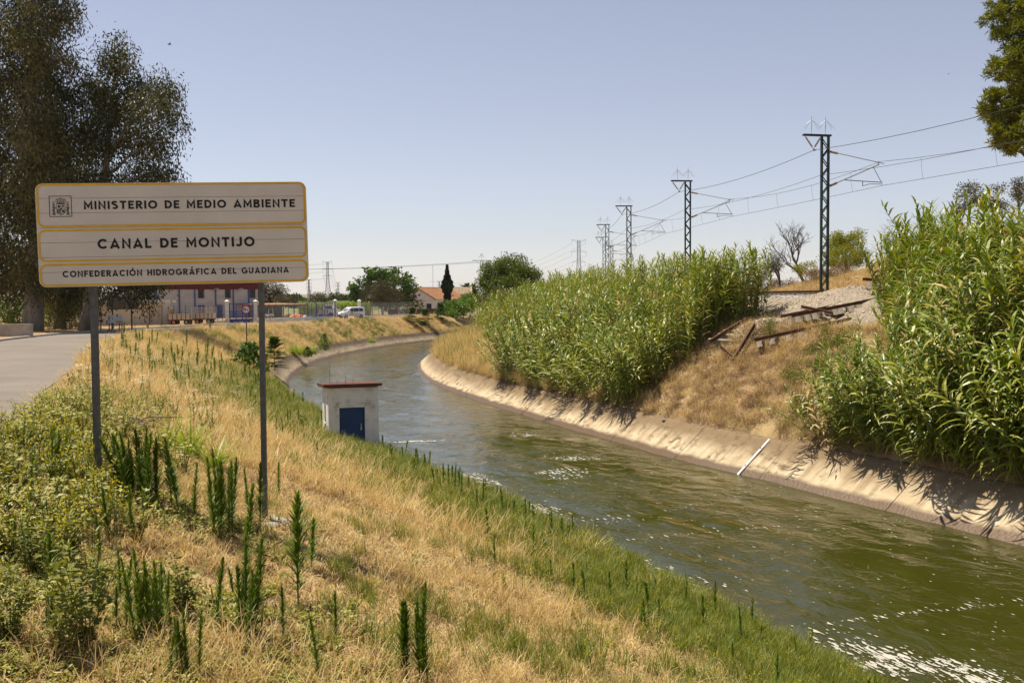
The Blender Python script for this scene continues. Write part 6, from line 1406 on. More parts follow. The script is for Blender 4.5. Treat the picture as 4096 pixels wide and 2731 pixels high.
# open shed with a tin roof inside the compound
ca_, cr_, cl_ = frame_of(1040, 150, 1222, 158, 3.6); csh = thing('open_shed', 'open-sided shed with a thin red-edged roof behind the wire fence', 'shed', ca_, cr_)
part('roof', MB().box((cl_ / 2, 2.5, 2.15), (cl_ + .4, 6, .10), rot=(.03, 0, 0)), MT['tile'], csh); part('fascia', MB().box((cl_ / 2, -.4, 1.95), (cl_, .06, .22)), MT['greyplastic'], csh)
for k in range(5): part('post', MB().beam((.3 + k * (cl_ - .6) / 4, 0, 0), (.3 + k * (cl_ - .6) / 4, 0, 2.05), .12), MT['galv'], csh)
part('back_wall', MB().box((cl_ / 2, 5.2, 1.0), (cl_, .1, 2.0)), MT['greyplastic'], csh)
part('brace', MB().beam((cl_ - .4, 0, 1.2), (cl_ - 2.2, 0, 2.05), .08), MT['galv'], csh)

# ------------------------------------------------------------------ compound wall: pillars, gates, fences
def pillar(label, u, y, vt, vb):
    b = at_y(u, vb, y); z0 = float(ground_z(b.x, y)[0]) if False else b.z; h = at_y(u, vt, y).z - z0; r = thing('gate_pillar', label, 'pillar', (b.x, y, z0 - .1), .25, 'white gate pillars')
    part('shaft', MB().box((0, 0, h / 2 - .1), (.42, .42, h - .1)), MT['whitewash'], r); part('cap', MB().box((0, 0, h - .12), (.56, .56, .10)).add([(-.28, -.28, h - .07), (.28, -.28, h - .07), (.28, .28, h - .07), (-.28, .28, h - .07), (0, 0, h + .14)], [(0, 1, 4), (1, 2, 4), (2, 3, 4), (3, 0, 4)]), MT['whitewash'], r); return Vector((b.x, y, z0))
pA = pillar('white pillar at the left of the big blue gate', 909, 115, 1199, 1295); pB = pillar('white pillar at the right of the big blue gate, beside the right signpost', 1023, 117.5, 1199, 1293)
pC = pillar('white stained pillar between the pickup and the van', 1341, 141, 1197, 1276); pD = pillar('pillar with a grey upper half right of the van', 1438, 147, 1198, 1274)
def fence_run(label, a, b, n, wallh, h, bars=True, group='wire fences of the compound', wallm='whitewash', seg=None):
    a, b = Vector(a), Vector(b); L = (b - a).xy.length; rz = math.atan2(b.y - a.y, b.x - a.x); r = thing('wire_fence', label, 'fence', a, rz, group); dz = (b.z - a.z) / L
    if wallh:
        ns = max(1, int(L / 2.2))
        for k in range(ns): x0, x1 = L * k / ns, L * (k + 1) / ns - .01; part('wall_section', MB().box(((x0 + x1) / 2, 0, wallh / 2 - .1 + dz * (x0 + x1) / 2), (x1 - x0, .25, wallh + .2)), MT[wallm], r)
    for k in range(n + 1):
        x = L * k / n; part('post', MB().tube([(x, 0, dz * x + wallh * .5), (x, 0, dz * x + h)], .035, 5), MT['galv'], r)
    if bars:
        wm_ = MB(); step = .16; m = int((L + h) / step)
        for k in range(m):
            x0 = k * step - (h - wallh); xa, za = max(x0, 0), wallh + max(0, -x0); xb = min(k * step, L); zb = wallh + (xb - x0)
            if xb > xa:
                for s in (0, 1):
                    A_, B_ = (xa, za), (xb, zb)
                    if s: A_, B_ = (xa, h + wallh - za), (xb, h + wallh - zb)
                    wm_.beam((A_[0], .01 * s, A_[1] + dz * A_[0]), (B_[0], .01 * s, B_[1] + dz * B_[0]), .007)
        o = part('wire_mesh', wm_, MT['galv'], r); o['kind'] = 'stuff'
    return r
fence_run('wire fence on a low stained wall left of the big blue gate', at_y(834, 1300, 113.2), pA, 4, .42, 2.25)
fence_run('long wire fence on a low stained wall from the blue gate to the van', pB, pC + Vector((-.3, -.6, 0)), 13, .5, 2.3)
fence_run('wire fence right of the pillar with the grey upper half', pD, at_y(1652, 1262, 168), 9, .3, 2.3)
fence_run('wire fence beside the low cream building', at_y(600, 1303, 107), at_y(834, 1300, 112.4), 5, 0, 2.2)
fence_run('tall wire fence among the eucalyptus beyond the road', at_y(236, 1312, 96), at_y(338, 1305, 104), 5, 0, 2.3)
# leaning white struts of the fence
for u, y, lb in ((1452 + 30, 152, 'left'), (1525, 157, 'second'), (1545, 158.5, 'third'), (1660, 170, 'last')): 
    b = at_y(u, 1266, y); one('fence_strut', MB().beam((0, 0, 0), (.35, 0, 1.5), .07), MT['wallwhite'], 'white leaning strut of the far fence, %s one' % lb, 'strut', b, group='leaning fence struts')
# brown screening along the house garden
a_, b_ = at_y(1560, 1260, 171), at_y(1800, 1258, 176); L = (b_ - a_).xy.length; scr = thing('garden_screen', 'dark brown screening fence in front of the tiled house', 'fence', a_, math.atan2(b_.y - a_.y, b_.x - a_.x)); 
for k in range(8): part('screen_panel', MB().box((L * (k + .5) / 8, 0, .5), (L / 8 - .02, .05, 1.05)), MT['brownscreen'], scr); part('post', MB().tube([(L * k / 8, 0, 0), (L * k / 8, 0, 1.25)], .03, 5), MT['galv'], scr)
# big blue gate
g0 = pA + Vector((.25, .05, 0)); g1 = pB + Vector((-.25, -.05, 0)); L = (g1 - g0).xy.length; gt = thing('blue_gate', 'big blue steel sliding gate between white pillars', 'gate', g0, math.atan2(g1.y - g0.y, g1.x - g0.x))
part('plate', MB().box((L / 2, 0, .22), (L, .05, .55)), MT['blue'], gt); fr = MB()
for z in (.5, 1.42, 2.3): fr.box((L / 2, 0, z), (L, .07, .07))
for x in (0.05, L * .28, L * .55, L - .05): fr.box((x, 0, 1.4), (.08, .08, 1.85))
part('frame', fr, MT['blue'], gt); mb = MB()
for k in range(26): mb.box((L * (k + .5) / 26, 0, .96), (.03, .03, .86))
part('bars', mb, MT['blue'], gt)['kind'] = 'stuff'
# blue side gate near the pickup, standing open
g0 = at_y(1222, 1280, 131.5); g1 = at_y(1334, 1276, 140.2); L = (g1 - g0).xy.length; gt = thing('blue_gate', 'open blue gate frame with bars in front of the pickup', 'gate', g0 + Vector((.2, .5, .25)), math.atan2(g1.y - g0.y, g1.x - g0.x)); fr = MB()
for z in (.15, 1.1, 2.1): fr.box((L / 2, 0, z), (L, .06, .06))
for x in (.05, L * .3, L * .6, L * .8, L - .05): fr.box((x, 0, 1.1), (.07, .07, 2.0))
part('frame', fr, MT['blue'], gt); mb = MB()
for k in range(24): mb.box((L * (k + .5) / 24, 0, .6), (.025, .025, .95))
part('bars', mb, MT['blue'], gt)['kind'] = 'stuff'
one('blue_post', MB().box((0, 0, .6), (.12, .12, 1.2)).box((.25, 0, 1.1), (.6, .08, .1)), MT['blue'], 'short blue gate post right of the van', 'post', at_y(1424, 1274, 146.5))

# ------------------------------------------------------------------ vehicles
def wheel(parent, x, y, r, w):
    t_ = part('wheel', MB().lathe([(r * .55, -w / 2), (r * .93, -w / 2), (r, -w / 4), (r, w / 4), (r * .93, w / 2), (r * .55, w / 2)], 16, (x, y, r), (0, 1, 0)), MT['tyre'], parent)
    part('rim', MB().lathe([(r * .55, -w / 2 - .01), (r * .3, -w / 2 - .03), (.03, -w / 2 - .02)], 12, (x, y, r), (0, 1, 0)).lathe([(.03, w / 2 + .02), (r * .3, w / 2 + .03), (r * .55, w / 2 + .01)], 12, (x, y, r), (0, 1, 0)), MT['steel'], t_)
def inset_poly(parent, name, poly, y, mat, side=1, thick=.012):
    return part(name, MB().prism(poly, (y, y + side * thick)), mat, parent)
vb_ = at_y(1352, 1277, 141.5); van = thing('white_van', 'white small van with a yellow door patch parked by the pillars', 'van', (vb_.x + .45, 142.2, at_y(1380, 1276, 142).z), math.radians(38)); van.scale = (.93,) * 3
# local: front at x = 0, rear at x = 4.1, the viewer's side is y = 0
W = 1.75; prof = [(.0, .42), (.0, .78), (.12, .98), (.85, 1.12), (1.32, 1.62), (1.75, 1.80), (3.2, 1.84), (3.95, 1.76), (4.1, 1.1), (4.1, .42)]
sec = MB(); n = len(prof); ring_ = []
for yy, ins in ((0, .10), (.09, 0), (W - .09, 0), (W, .10)): ring_.append([(x if ins == 0 else min(max(x, .06), 4.04), yy + (.12 if z > 1.2 else 0) * (1 if yy < W / 2 else -1) * (z - 1.1) / .7, z - (ins * .4 if z > 1.5 else 0)) for x, z in prof])
V = [p_ for r in ring_ for p_ in r]; F = [(i * n + j, i * n + (j + 1) % n, (i + 1) * n + (j + 1) % n, (i + 1) * n + j) for i in range(3) for j in range(n)] + [tuple(range(n - 1, -1, -1)), tuple(3 * n + j for j in range(n))]
part('body', sec.add(V, F), MT['carwhite'], van)
for poly, nm in (([(1.35, 1.14), (1.62, 1.58), (2.05, 1.62), (2.05, 1.14)], 'window'), ([(2.12, 1.14), (2.12, 1.62), (2.95, 1.64), (2.95, 1.14)], 'window'), ([(3.05, 1.16), (3.05, 1.62), (3.65, 1.58), (3.75, 1.16)], 'window')):
    part(nm, MB().add([(x, -.012 + .12 * (z - 1.1) / .7, z) for x, z in poly] + [(x, .03 + .12 * (z - 1.1) / .7, z) for x, z in poly], [(0, 1, 2, 3), (7, 6, 5, 4), (0, 4, 5, 1), (1, 5, 6, 2), (2, 6, 7, 3), (3, 7, 4, 0)]), MT['glass'], van)
part('windscreen', MB().add([(.86, .22, 1.155), (.86, W - .22, 1.155), (1.30, W - .28, 1.63), (1.30, .28, 1.63)], [(0, 1, 2, 3)]), M('windscreen', (.16, .17, .18), rough=.12, spec=.9), van)
part('bumper', MB().box((-.02, W / 2, .42), (.14, W - .1, .28)), MT['greyplastic'], van); part('grille', MB().box((-.01, W / 2, .66), (.04, .9, .12)), MT['greyplastic'], van)
for yy in (.25, W - .25): part('headlight', MB().box((.03, yy, .86), (.12, .3, .2)), MT['glass'], van)
part('side_moulding', MB().box((2.3, -.012, .66), (2.0, .024, .08)), MT['greyplastic'], van); part('door_patch', MB().box((1.75, -.014, .92), (.42, .02, .22)), MT['yellowbox'], van)
part('mirror', MB().box((1.3, -.12, 1.22), (.14, .2, .16)), MT['carwhite'], van); part('door_handle', MB().box((2.3, -.02, .98), (.14, .04, .04)).box((2.75, -.02, .98), (.14, .04, .04)), MT['greyplastic'], van)
for x in (.75, 3.4):
    for yy in (.10, W - .10): wheel(van, x, yy, .33, .22)
# pickup, seen from behind
pk = thing('pickup_truck', 'white pickup with a grey tailgate seen through the blue gate', 'pickup truck', at_y(1272, 1268, 148), math.radians(-12)); 
part('bed', MB().box((.85, 1.0, .85), (1.7, 2.0, .55)), MT['carwhite'], pk); part('tailgate', MB().box((.85, -.03, .85), (1.55, .06, .5)), MT['panel'], pk)
part('cab', MB().prism([(0, .6), (1.7, .6), (1.66, 1.15), (1.48, 1.78), (.22, 1.78), (.04, 1.15)], (2.0, 3.5)).prism([(0, .55), (1.7, .55), (1.7, 1.1), (0, 1.1)], (3.52, 4.7)), MT['carwhite'], pk)
part('rear_window', MB().prism([(.16, 1.2), (1.54, 1.2), (1.42, 1.68), (.28, 1.68)], (1.97, 2.0)), MT['glass'], pk); part('bumper', MB().box((.85, -.1, .5), (1.7, .16, .16)), MT['steel'], pk)
for x in (.08, 1.62): part('tail_light', MB().box((x, -.04, .88), (.12, .08, .4)), MT['red'], pk)
part('roof_light', MB().box((.85, 2.1, 1.82), (.6, .2, .06)), MT['red'], pk); part('ladder_rack', MB().tube([(.05, .1, 1.1), (.05, .1, 1.95), (1.65, .1, 1.95), (1.65, .1, 1.1)], .03, 5), MT['galv'], pk)
for yy in (.8, 3.9):
    for x in (.1, 1.6):
        t_ = part('wheel', MB().lathe([(.2, -.11), (.34, -.11), (.36, 0), (.34, .11), (.2, .11)], 14, (x, yy, .36), (1, 0, 0)), MT['tyre'], pk)
# farm trailers by the cream building
def trailer(label, u, v, y, L, h, rz, racks):
    r = thing('farm_trailer', label, 'trailer', at_y(u, v, y), rz, 'farm trailers'); z = .55; D = 1.9
    part('floor', MB().box((L / 2, D / 2, z), (L, D, .12)), MT['rail'], r)
    for nm, c, d in (('side_board', (L / 2, .02, z + h / 2 + .06), (L, .05, h)), ('side_board', (L / 2, D - .02, z + h / 2 + .06), (L, .05, h)), ('end_board', (.02, D / 2, z + h / 2 + .06), (.05, D - .1, h)), ('end_board', (L - .02, D / 2, z + h / 2 + .06), (.05, D - .1, h))): part(nm, MB().box(c, d), MT['rusty'], r)
    st_ = MB()
    for k in range(6): st_.box((.05 + (L - .1) * k / 5, -.03, z + h / 2), (.06, .05, h + .1))
    part('stakes', st_, MT['rail'], r)
    if racks:
        rk = MB()
        for x0, x1 in ((0, L * .3), (L * .3, L * .7), (L * .7, L)):
            for yy in (.02, D - .02):
                for k in range(4): rk.box(((x0 + x1) / 2, yy, z + h + .15 + .17 * k), (x1 - x0 - .05, .03, .05))
        for x in (0, .3, .7, 1): 
            for yy in (.02, D - .02): rk.box((x * L, yy, z + h + .4), (.06, .06, .8))
        part('rack', rk, MT['rusty'], r)
    for x in (L * .25, L * .8):
        for yy in (.15, D - .15): wheel(r, x, yy, .30, .2)
    part('number_plate', MB().box((.5, -.07, z - .02), (.5, .02, .14)), MT['red'], r)
trailer('low rusty cream farm trailer next to the cream building', 671, 1301, 108.5, 2.45, .62, .1, False); trailer('farm trailer with wooden slat racks left of the bollard', 766, 1297, 110, 2.3, .6, .08, True)
fl = thing('flat_cart', 'small white flat cart with an upright frame behind the fence', 'cart', at_y(1050, 1276, 146), .2); part('bed', MB().box((.8, .6, .5), (1.6, 1.1, .35)), MT['white'], fl); part('frame', MB().tube([(.9, .1, .6), (.9, .1, 1.5), (1.5, .1, 1.5), (1.5, .1, .6)], .03, 5), MT['white'], fl)
for x in (.3, 1.3):
    for yy in (.05, 1.15): wheel(fl, x, yy, .27, .16)
# heap of orange and white things behind the fence
hp_ = at_y(1190, 1272, 136); 
for k, (dx, dy, s, m, lb) in enumerate([(-1.2, 0, .8, 'brownscreen', 'dark rounded sack at the left of the heap behind the fence'), (-.3, .2, .75, 'orange', 'orange sack in the heap behind the fence'), (.35, -.1, .65, 'orange', 'second orange sack lying lower in the heap behind the fence'), (1.0, .1, .5, 'white', 'white sack at the right of the heap behind the fence'), (-.75, -.3, .55, 'yellowbox', 'yellow sack in the heap behind the fence')]):
    o = one('sack', MB().lathe([(.1, 0), (.62, .02), (.78, .25), (.62, .6), (.3, .82), (.08, .9)], 9), MT[m], lb, 'sack', hp_ + Vector((dx, dy, 0)), U(0, 6)); o.scale = (s, s * .8, s * .85)
# wheelie bin and striped barrier
bn = thing('waste_bin', 'green wheeled waste bin by the far fence', 'bin', at_y(1601, 1264, 165), .1); part('body', MB().prism([(.08, .1), (.82, .1), (.9, 1.05), (0, 1.05)], (0, .8)), MT['bin_green'], bn); part('lid', MB().box((.45, .4, 1.12), (.95, .85, .12)), MT['green_plastic'], bn)
for x in (.15, .75): wheel(bn, x, .1, .1, .06)
bar_ = thing('striped_barrier', 'red and white striped bars in front of the green bin', 'barrier', at_y(1596, 1266, 163.5), 0)
for k in range(6): part('stripe', MB().box((0, 0, .12 + .22 * k), (.09, .05, .22)), MT['red' if k % 2 else 'white'], bar_)
for k in range(5): part('stripe', MB().beam((.05 + .19 * k, 0, 1.25 - .16 * k), (.05 + .19 * (k + 1), 0, 1.25 - .16 * (k + 1)), .05, .09), MT['white' if k % 2 else 'red'], bar_)

# ------------------------------------------------------------------ road signs, bollard, boards
def disc_sign(label, u, v, rpx, y, vb, txt):
    c = at_y(u, v, y); zb = float(ground_z(c.x, y)[0]); r = rpx * y / FPX; s = thing('speed_sign' if txt == '60' else 'weight_limit_sign', label, 'road sign', (c.x, y, zb)); h = c.z - zb
    part('post', MB().box((0, .05, (h + r * .6) / 2), (.08, .05, h + r * .6)), MT['galv'], s)
    part('rim', MB().lathe([(r * .70, 0), (r * .99, -.004), (r, .01), (r, .03), (.02, .03)], 36, (0, -.02, h), (0, 1, 0)), MT['red'], s)
    part('face', MB().lathe([(.01, -.008), (r * .74, -.008), (r * .74, 0)], 36, (0, -.02, h), (0, 1, 0)), MT['signface'], s)
    def put_t(body, cap, w, x0, z0):
        for mb in letters(body, cap, w, .12):
            mb.v = [v_ + np.array([x0, -.032, z0 + h]) for v_ in mb.v]; part('numeral', mb, MT['black'], s)
    if txt == '60': put_t('60', r * .62, r * .98, -r * .49, -r * .31)
    else: put_t('15', r * .62, r * .72, -r * .64, -r * .29); put_t('t', r * .50, r * .20, r * .30, -r * .29)
    return s
disc_sign('round red-rimmed 15 t weight limit sign beside the right signpost', 984, 1238, 18.2, 84.7, 1322, '15t'); disc_sign('round red-rimmed 60 speed limit sign in front of the tiled house', 1766, 1218, 10.3, 183, 1250, '60')
c = at_y(1816, 1203, 186); zb = 3.5; tr_ = thing('triangular_sign', 'grey back of a triangular road sign right of the cypress', 'road sign', (c.x, 186, zb)); part('plate', MB().prism([(-.42, c.z - zb - .3), (.42, c.z - zb - .3), (0, c.z - zb + .42)], (0, .03)), MT['galv'], tr_); part('post', MB().box((0, .06, (c.z - zb) / 2), (.08, .05, c.z - zb + .3)), MT['galv'], tr_)
bo = thing('bollard', 'green bollard with white bands at the road edge', 'bollard', gpt(838, 88.7)); 
for k, (z0, z1, m) in enumerate(((0, .14, 'green_plastic'), (.14, .24, 'white'), (.24, .38, 'green_plastic'), (.38, .46, 'white'), (.46, .66, 'green_plastic'))): part('band', MB().lathe([(.10, z0), (.10, z1 - .004)] if k < 4 else [(.10, z0), (.10, z1 - .05), (.06, z1)], 14), MT[m], bo)
bd = thing('direction_sign', 'grey ribbed back of a large road sign under the hanging eucalyptus branches', 'road sign', gpt(428, 87)); zb = bd.location.z; k_ = 87 / FPX
for i in range(6): part('slat', MB().box((60 * k_, 0, at_y(480, 1230 - 8.3 * i, 87).z - zb - .08), (120 * k_, .05, .165)), MT['ledgrey'], bd)
for x in (22, 98): part('post', MB().box((x * k_, -.06, (at_y(480, 1182, 87).z - zb) / 2), (.12, .08, at_y(480, 1182, 87).z - zb)), MT['galv'], bd)
ib = thing('info_board', 'maroon framed information board beside the left signpost', 'board', gpt(386, 84.5)); k_ = 84.5 / FPX
part('panel', MB().box((9 * k_, 0, 1.25), (.42, .05, .95)), MT['brownboard'], ib); part('map_sheet', MB().box((11 * k_, -.03, 1.2), (.26, .01, .6)), MT['cream'], ib); part('caption', MB().box((9 * k_, -.03, 1.62), (.36, .01, .09)), MT['whitewash'], ib); part('post', MB().box((14 * k_, .05, .6), (.07, .06, 1.2)), MT['brownboard'], ib); part('post', MB().box((3 * k_, .05, .6), (.07, .06, 1.2)), MT['brownboard'], ib)
wb_ = thing('notice_board', 'white notice board with a yellow strip on four legs under the eucalyptus', 'board', gpt(428, 84)); k_ = 84 / FPX
part('panel', MB().box((30 * k_, 0, 1.0), (1.32, .05, .68)), MT['white'], wb_); part('yellow_strip', MB().box((47 * k_, -.03, .76), (.55, .01, .14)), MT['yellowbox'], wb_)
mb = MB()
for i in range(6): mb.box((7 * k_, -.03, 1.2 - .09 * i), (.22 - .03 * (i % 3), .006, .03))
part('print', mb, MT['ledgrey'], wb_)['kind'] = 'stuff'
for x in (5, 16, 46, 56): part('leg', MB().box((x * k_, .05, .4), (.07, .06, .85)), MT['galv'], wb_)
one('marker_post', MB().box((0, 0, .27), (.13, .13, .56)).box((0, 0, .57), (.10, .10, .04)), MT['mast'], 'short black marker post on the verge left of the left signpost', 'post', gpt(312, 88))
# grey concrete parapet at the left edge beyond the road
pw = at_y(128, 1345, 66); zb = float(ground_z(pw.x, 66)[0]); one('parapet_wall', MB().box((-2.6, 0, .35), (5.2, .3, 1.0)).box((-2.6, 0, .88), (5.24, .36, .06)), MT['concrete'], 'low grey concrete parapet at the left edge beyond the road', 'wall', (pw.x, pw.y, zb), -.12)

# ------------------------------------------------------------------ far country: field, trees, pylons, hills, birds
P = []; 
for y in np.arange(162, 300, .9):
    x0, x1 = at_y(1200, 1200, y).x, at_y(1480, 1200, y).x; x = np.arange(x0, x1, .5); P.append(np.stack([x + rng.normal(0, .08, len(x)), np.full(len(x), y) + rng.normal(0, .1, len(x)), np.full(len(x), 3.5)], 1))
P = np.concatenate(P); mz = []
for _ in range(4):
    n = 14; t = np.linspace(.1, .95, n); b = np.stack([0 * t, 0 * t, 2.1 * t], 1); V, F = strips(b, np.arange(n) * np.pi + rng.normal(0, .4, n), .5, 1.7, .75, .09, 3); mz.append(MB().leafmesh(V, F).tube([(0, 0, 0), (0, 0, 2.1)], .02, 4).mesh('maize', LF['maize']))
scatter('maize_field', mz, P, rots(len(P), .05), U(.85, 1.1, len(P)), rng.integers(0, 4, len(P)), 'green maize field behind the van and the compound', 'crop')
def far_tree(label, u, v, y, w, h):
    b = at_y(u, v, y); k = y / FPX; b.z = 3.5; top = (at_y(u, v - h, y).z - 3.5); W_ = w * k / 2
    tree('far_tree', label, 'tree', b, [(0, 0, 0, .3), (0, 0, top * .4, .25), (0, 0, top * .8, .1)], [(0, 0, top * .6, W_ * .8, W_ * .8, top * .4), (W_ * .45, 0, top * .5, W_ * .5, W_ * .5, top * .32), (-W_ * .45, 0, top * .52, W_ * .5, W_ * .5, top * .35)], LF['far'], MT['bark'], .9, .6, .5, 26, 1.0, group='far trees on the plain')
ft = [(1180, 1212, 330, 24, 30), (1205, 1206, 520, 40, 10), (1345, 1208, 430, 50, 26), (1375, 1208, 420, 34, 24), (1395, 1208, 500, 44, 18), (1420, 1207, 520, 40, 16), (1330, 1207, 560, 30, 12), (1150, 1206, 700, 50, 10), (2230, 1200, 260, 60, 95), (2290, 1200, 270, 60, 95), (2480, 1200, 240, 70, 100), (2540, 1200, 250, 60, 90), (2170, 1205, 300, 40, 60), (1660, 1205, 330, 26, 50), (1880, 1205, 300, 36, 70)]
ftl = ['round far tree right of the compound olive', 'low far tree line beside the red farmhouse', 'far tree under the right small pylon', 'far tree beside the palm', 'far tree left of the big mulberry tree', 'distant tree by the second palm', 'distant low tree left of the pillar', 'distant low trees under the small left pylon', 'far tree below the pylon in the middle', 'far tree right of the middle pylon', 'far tree behind the third mast', 'far tree between the third and second masts', 'far tree behind the round shrub', 'far tree above the left end of the tiled roof', 'far tree above the small white house']
for a, lb in zip(ft, ftl): far_tree(lb, *a)
for u, v, y, h, lb in ((1366, 1207, 480, 24, 'palm with a shaggy head on the plain'), (1413, 1206, 560, 22, 'second palm on the plain nearer the mulberry tree')):
    b = at_y(u, v, y); b.z = 3.5; H = at_y(u, v - h, y).z - 3.5; r = thing('palm_tree', lb, 'tree', b); part('trunk', MB().tube([(0, 0, 0), (0, 0, H)], [.3, .22], 6), MT['bark'], r); n = 60; V, F = strips(np.tile([0, 0, H], (n, 1)), U(0, 6.28, n), U(.2, 1.5, n), U(1.6, 2.6, n), 2.2, .4, 3); part('crown', MB().leafmesh(V, F), LF['far'], r)
fh = thing('farmhouse', 'distant farmhouse with red roof left of the main pylon', 'house', (at_y(1186, 1211, 520).x, 520, 3.5)); part('wall', MB().box((1.9, 2, 1.4), (3.8, 4, 2.8)), MT['rusty'], fh); part('roof', MB().prism([(-.3, 2.8), (4.1, 2.8), (1.9, 3.9)], (-.3, 4.3)), MT['tile'], fh); part('barn', MB().box((4.6, 3, .9), (1.6, 4, 1.8)), MT['tile'], fh)
def pylon(label, u, vt, y, name='pylon'):
    t0 = at_y(u, vt, y); H = t0.z - 3.5; r = thing('electricity_pylon', label, 'pylon', (t0.x, y, 3.5), U(-.2, .2), 'lattice electricity pylons'); th = max(.18, y * .00025)
    wid = lambda z: np.interp(z / H, [0, .45, .68, 1], [.085 * H, .040 * H, .026 * H, .022 * H]); tw = MB(); lv = np.r_[np.linspace(0, .62, 8), np.linspace(.68, 1, 6)] * H
    for sx in (-1, 1):
        for sy in (-1, 1): tw.tube([(sx * wid(z), sy * wid(z), z) for z in lv], th / 2, 4)
    for a, b in zip(lv[:-1], lv[1:]):
        for sy in (-1, 1): tw.beam((-wid(a), sy * wid(a), a), (wid(b), sy * wid(b), b), th * .6); tw.beam((wid(a), sy * wid(a), a), (-wid(b), sy * wid(b), b), th * .6); tw.beam((-wid(b), sy * wid(b), b), (wid(b), sy * wid(b), b), th * .6)
        for sx in (-1, 1): tw.beam((sx * wid(a), -wid(a), a), (sx * wid(b), wid(b), b), th * .6)
    part('tower', tw, MT['pylon'], r); ends = []
    for f, w in ((.995, .115), (.81, .125), (.645, .105)):
        ar = MB(); z = f * H
        for s in (-1, 1):
            e = (s * w * H, 0, z + (.02 * H if f > .9 else 0)); ar.beam((s * wid(z), 0, z), e, th * .7); ar.beam((s * wid(z), 0, z + (-.035 if f > .9 else .03) * H), e, th * .7); ar.beam(e, (e[0], 0, e[2] - .065 * H), th * .6); ends.append(r.location + Matrix.Rotation(r.rotation_euler.z, 3, 'Z') @ Vector((e[0], 0, e[2] - .065 * H)))
        part('cross_arm', ar, MT['pylon'], r)
    return ends
e1 = pylon('tallest far pylon, right of the sign', 1310, 1047, 1180); e2 = pylon('smaller pylon peeping at the right edge of the sign', 1235, 1118, 1650); e3 = pylon('small pylon right of the tallest one', 1352, 1130, 1950); e4 = pylon('pylon rising in the middle behind the reeds', 2315, 962, 780)
e5 = pylon('tiny pylon behind the left small one', 1240, 1160, 3000); e6 = pylon('tiny pylon left of the right small one', 1345, 1160, 3000)
e7 = pylon('thin pylon behind the chimney of the tiled house', 1757, 1125, 1300)
def span(label, a, b, sag, r=.05):
    pts = [a.lerp(b, t) - Vector((0, 0, 4 * sag * t * (1 - t))) for t in np.linspace(0, 1, 14)]; c = pts[7].copy(); one('power_line', MB().tube([p_ - c for p_ in pts], r, 4), MT['pylon'], label, 'wire', c, group='power lines')
for i, nm in enumerate(('upper left', 'upper right', 'middle left', 'middle right', 'lower left', 'lower right')):
    span('%s power line from the tallest pylon to the left' % nm, e1[i], e1[i] + Vector((-520, -260, 0)), 14, .07); span('%s power line from the tallest to the small right pylon' % nm, e1[i], e3[i], 16, .09)
    span('%s power line from the small left to the tiny pylon' % nm, e2[i], e5[i], 14, .10)
    span('%s power line from the middle pylon to the left' % nm, e4[i], e7[i], 12, .06)
# pole with bird spikes behind the round shrub, and its line
b = at_y(1928, 1200, 230); b.z = 3.5; H = at_y(1928, 1042, 230).z - 3.5; pp = MB()
for s in (-1, 1): pp.beam((s * .5, 0, 0), (s * .28, 0, H), .12)
for k in range(int(H / 1.0)): s = 1 if k % 2 else -1; w0 = .5 - .22 * k / H; pp.beam((s * w0, 0, k), (-s * w0, 0, k + 1), .07)
pp.beam((-2.2, 0, H), (2.2, 0, H), .12); pp.beam((-1.9, 0, H), (-.3, 0, H - .6), .06); pp.beam((1.9, 0, H), (.3, 0, H - .6), .06)
for k in range(8): a = k * .785; pp.beam((0, 0, H + 1.6), (.7 * math.cos(a), .7 * math.sin(a), H + .7), .03)
pp.beam((0, 0, H), (0, 0, H + 1.6), .05); one('power_pole', pp, MT['pylon'], 'lattice power pole with bird spikes behind the round shrub', 'pole', b)
for i, (dx, nm) in enumerate(((-2.0, 'left'), (2.0, 'right'))): span('nearly level line from the spiked pole across to the sign, %s conductor' % nm, Vector((b.x + dx, 230, 3.5 + H - .3)), Vector((at_y(700, 1068, 300).x + dx, 300, at_y(700, 1068, 300).z)), 1.2, .035)
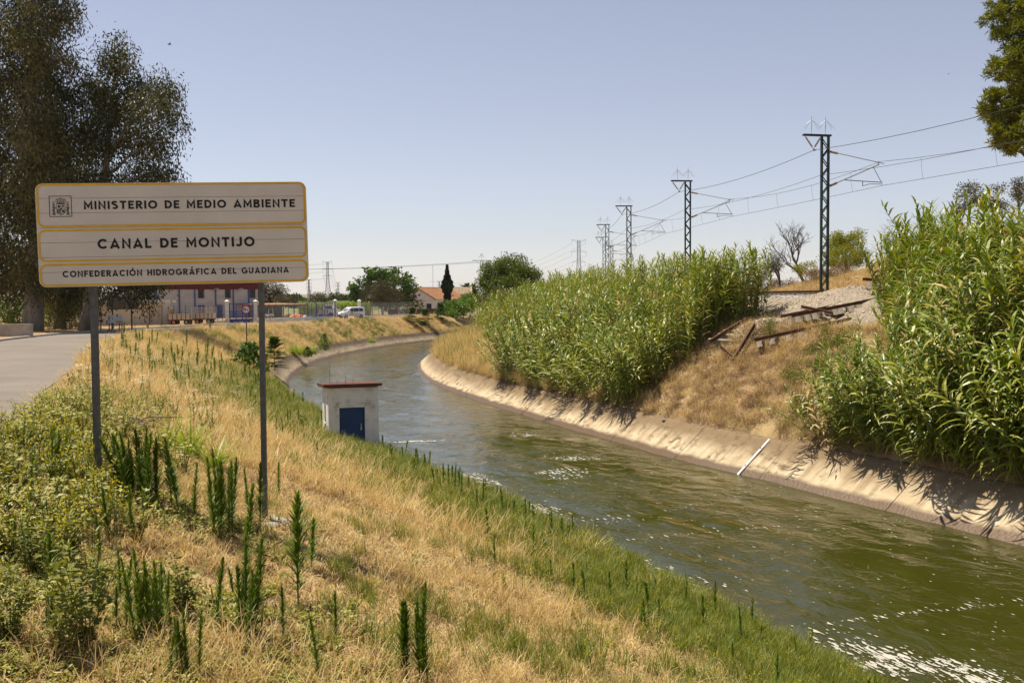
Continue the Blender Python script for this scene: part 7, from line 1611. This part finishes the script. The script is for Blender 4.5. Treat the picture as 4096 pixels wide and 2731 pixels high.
# low hills on the horizon
hl = MB(); 
for y, hgt, seed, x0, x1 in ((3600, 30, 3, -3400, 2600), (5200, 62, 5, -4200, 4200)):
    n = 90; x = np.linspace(x0, x1, n); h = hgt * (.55 + .45 * vnoise(x, x * 0, 520, seed)) * np.clip(np.minimum(x - x0, x1 - x) / 600, 0, 1); rows = []
    for f, dy in ((0, -500), (.6, -250), (1, 0), (.6, 300), (0, 600)): rows.append(np.stack([x, np.full(n, y + dy), 3.2 + h * f], 1))
    hl.leafmesh(np.concatenate(rows), [(i * n + j, i * n + j + 1, (i + 1) * n + j + 1, (i + 1) * n + j) for i in range(4) for j in range(n - 1)])
struct('hills', hl, M('far_hills', (.10, .12, .06), (.30, .24, .14), .006, .95, pos=(.45, .6)), smooth=True)
for u, v, y, s, lb in ((678, 179, 60, .28, 'small dark bird flying at upper left above the sign'), (3793, 297, 70, .2, 'tiny dark bird in the sky at upper right')):
    bm_ = MB().lathe([(.02, -.35), (.09, -.1), (.10, .1), (.05, .3), (.01, .42)], 7, (0, 0, 0), (1, 0, .2))
    for sy in (-1, 1): bm_.add([(.15, 0, .03), (-.1, 0, .03), (-.15, sy * .4, .25), (.08, sy * .42, .28), (-.1, sy * .85, .18)], [(0, 1, 2, 3), (3, 2, 4)])
    o = one('bird', bm_, MT['bird'], lb, 'bird', at_y(u, v, y), .7); o.scale = (s * 1.1,) * 3
# cut brush and wire heap behind the left post
b = gpt(430, 16.6); cb = MB()
for k in range(26): a = Vector((rng.normal(0, .35), rng.normal(0, .25), U(.02, .2))); d = Vector((rng.normal(0, .5), rng.normal(0, .2), rng.normal(0, .08))); cb.tube([a - d, a + Vector((0, 0, .06)), a + d], .009, 4)
for k in range(14): cb.box((rng.normal(.25, .3), rng.normal(0, .2), .05), (U(.06, .2), U(.06, .15), U(.05, .12)), rot=(U(0, 1), U(0, 1), U(0, 3)), mi=1)
one('brush_heap', cb, [MT['deadwood'], MT['stone']], 'heap of cut sticks and rubble behind the left signpost', 'brush heap', b)

# ------------------------------------------------------------------ the hazy summer air over the plain
hz_m = bpy.data.materials.new('haze'); hz_m.use_nodes = True; nt = hz_m.node_tree; nt.nodes.remove(nt.nodes['Principled BSDF'])
pv = nt.nodes.new('ShaderNodeVolumePrincipled'); pv.inputs['Color'].default_value = (.86, .90, 1, 1); pv.inputs['Density'].default_value = .00005; pv.inputs['Anisotropy'].default_value = .2
nt.links.new(pv.outputs[0], nt.nodes['Material Output'].inputs['Volume'])
hz_o = link('haze', MB().box((0, 3300, 55), (15500, 8600, 130)).mesh('haze', hz_m)); hz_o['kind'] = 'stuff'; hz_o['label'] = 'pale summer haze lying over the plain'
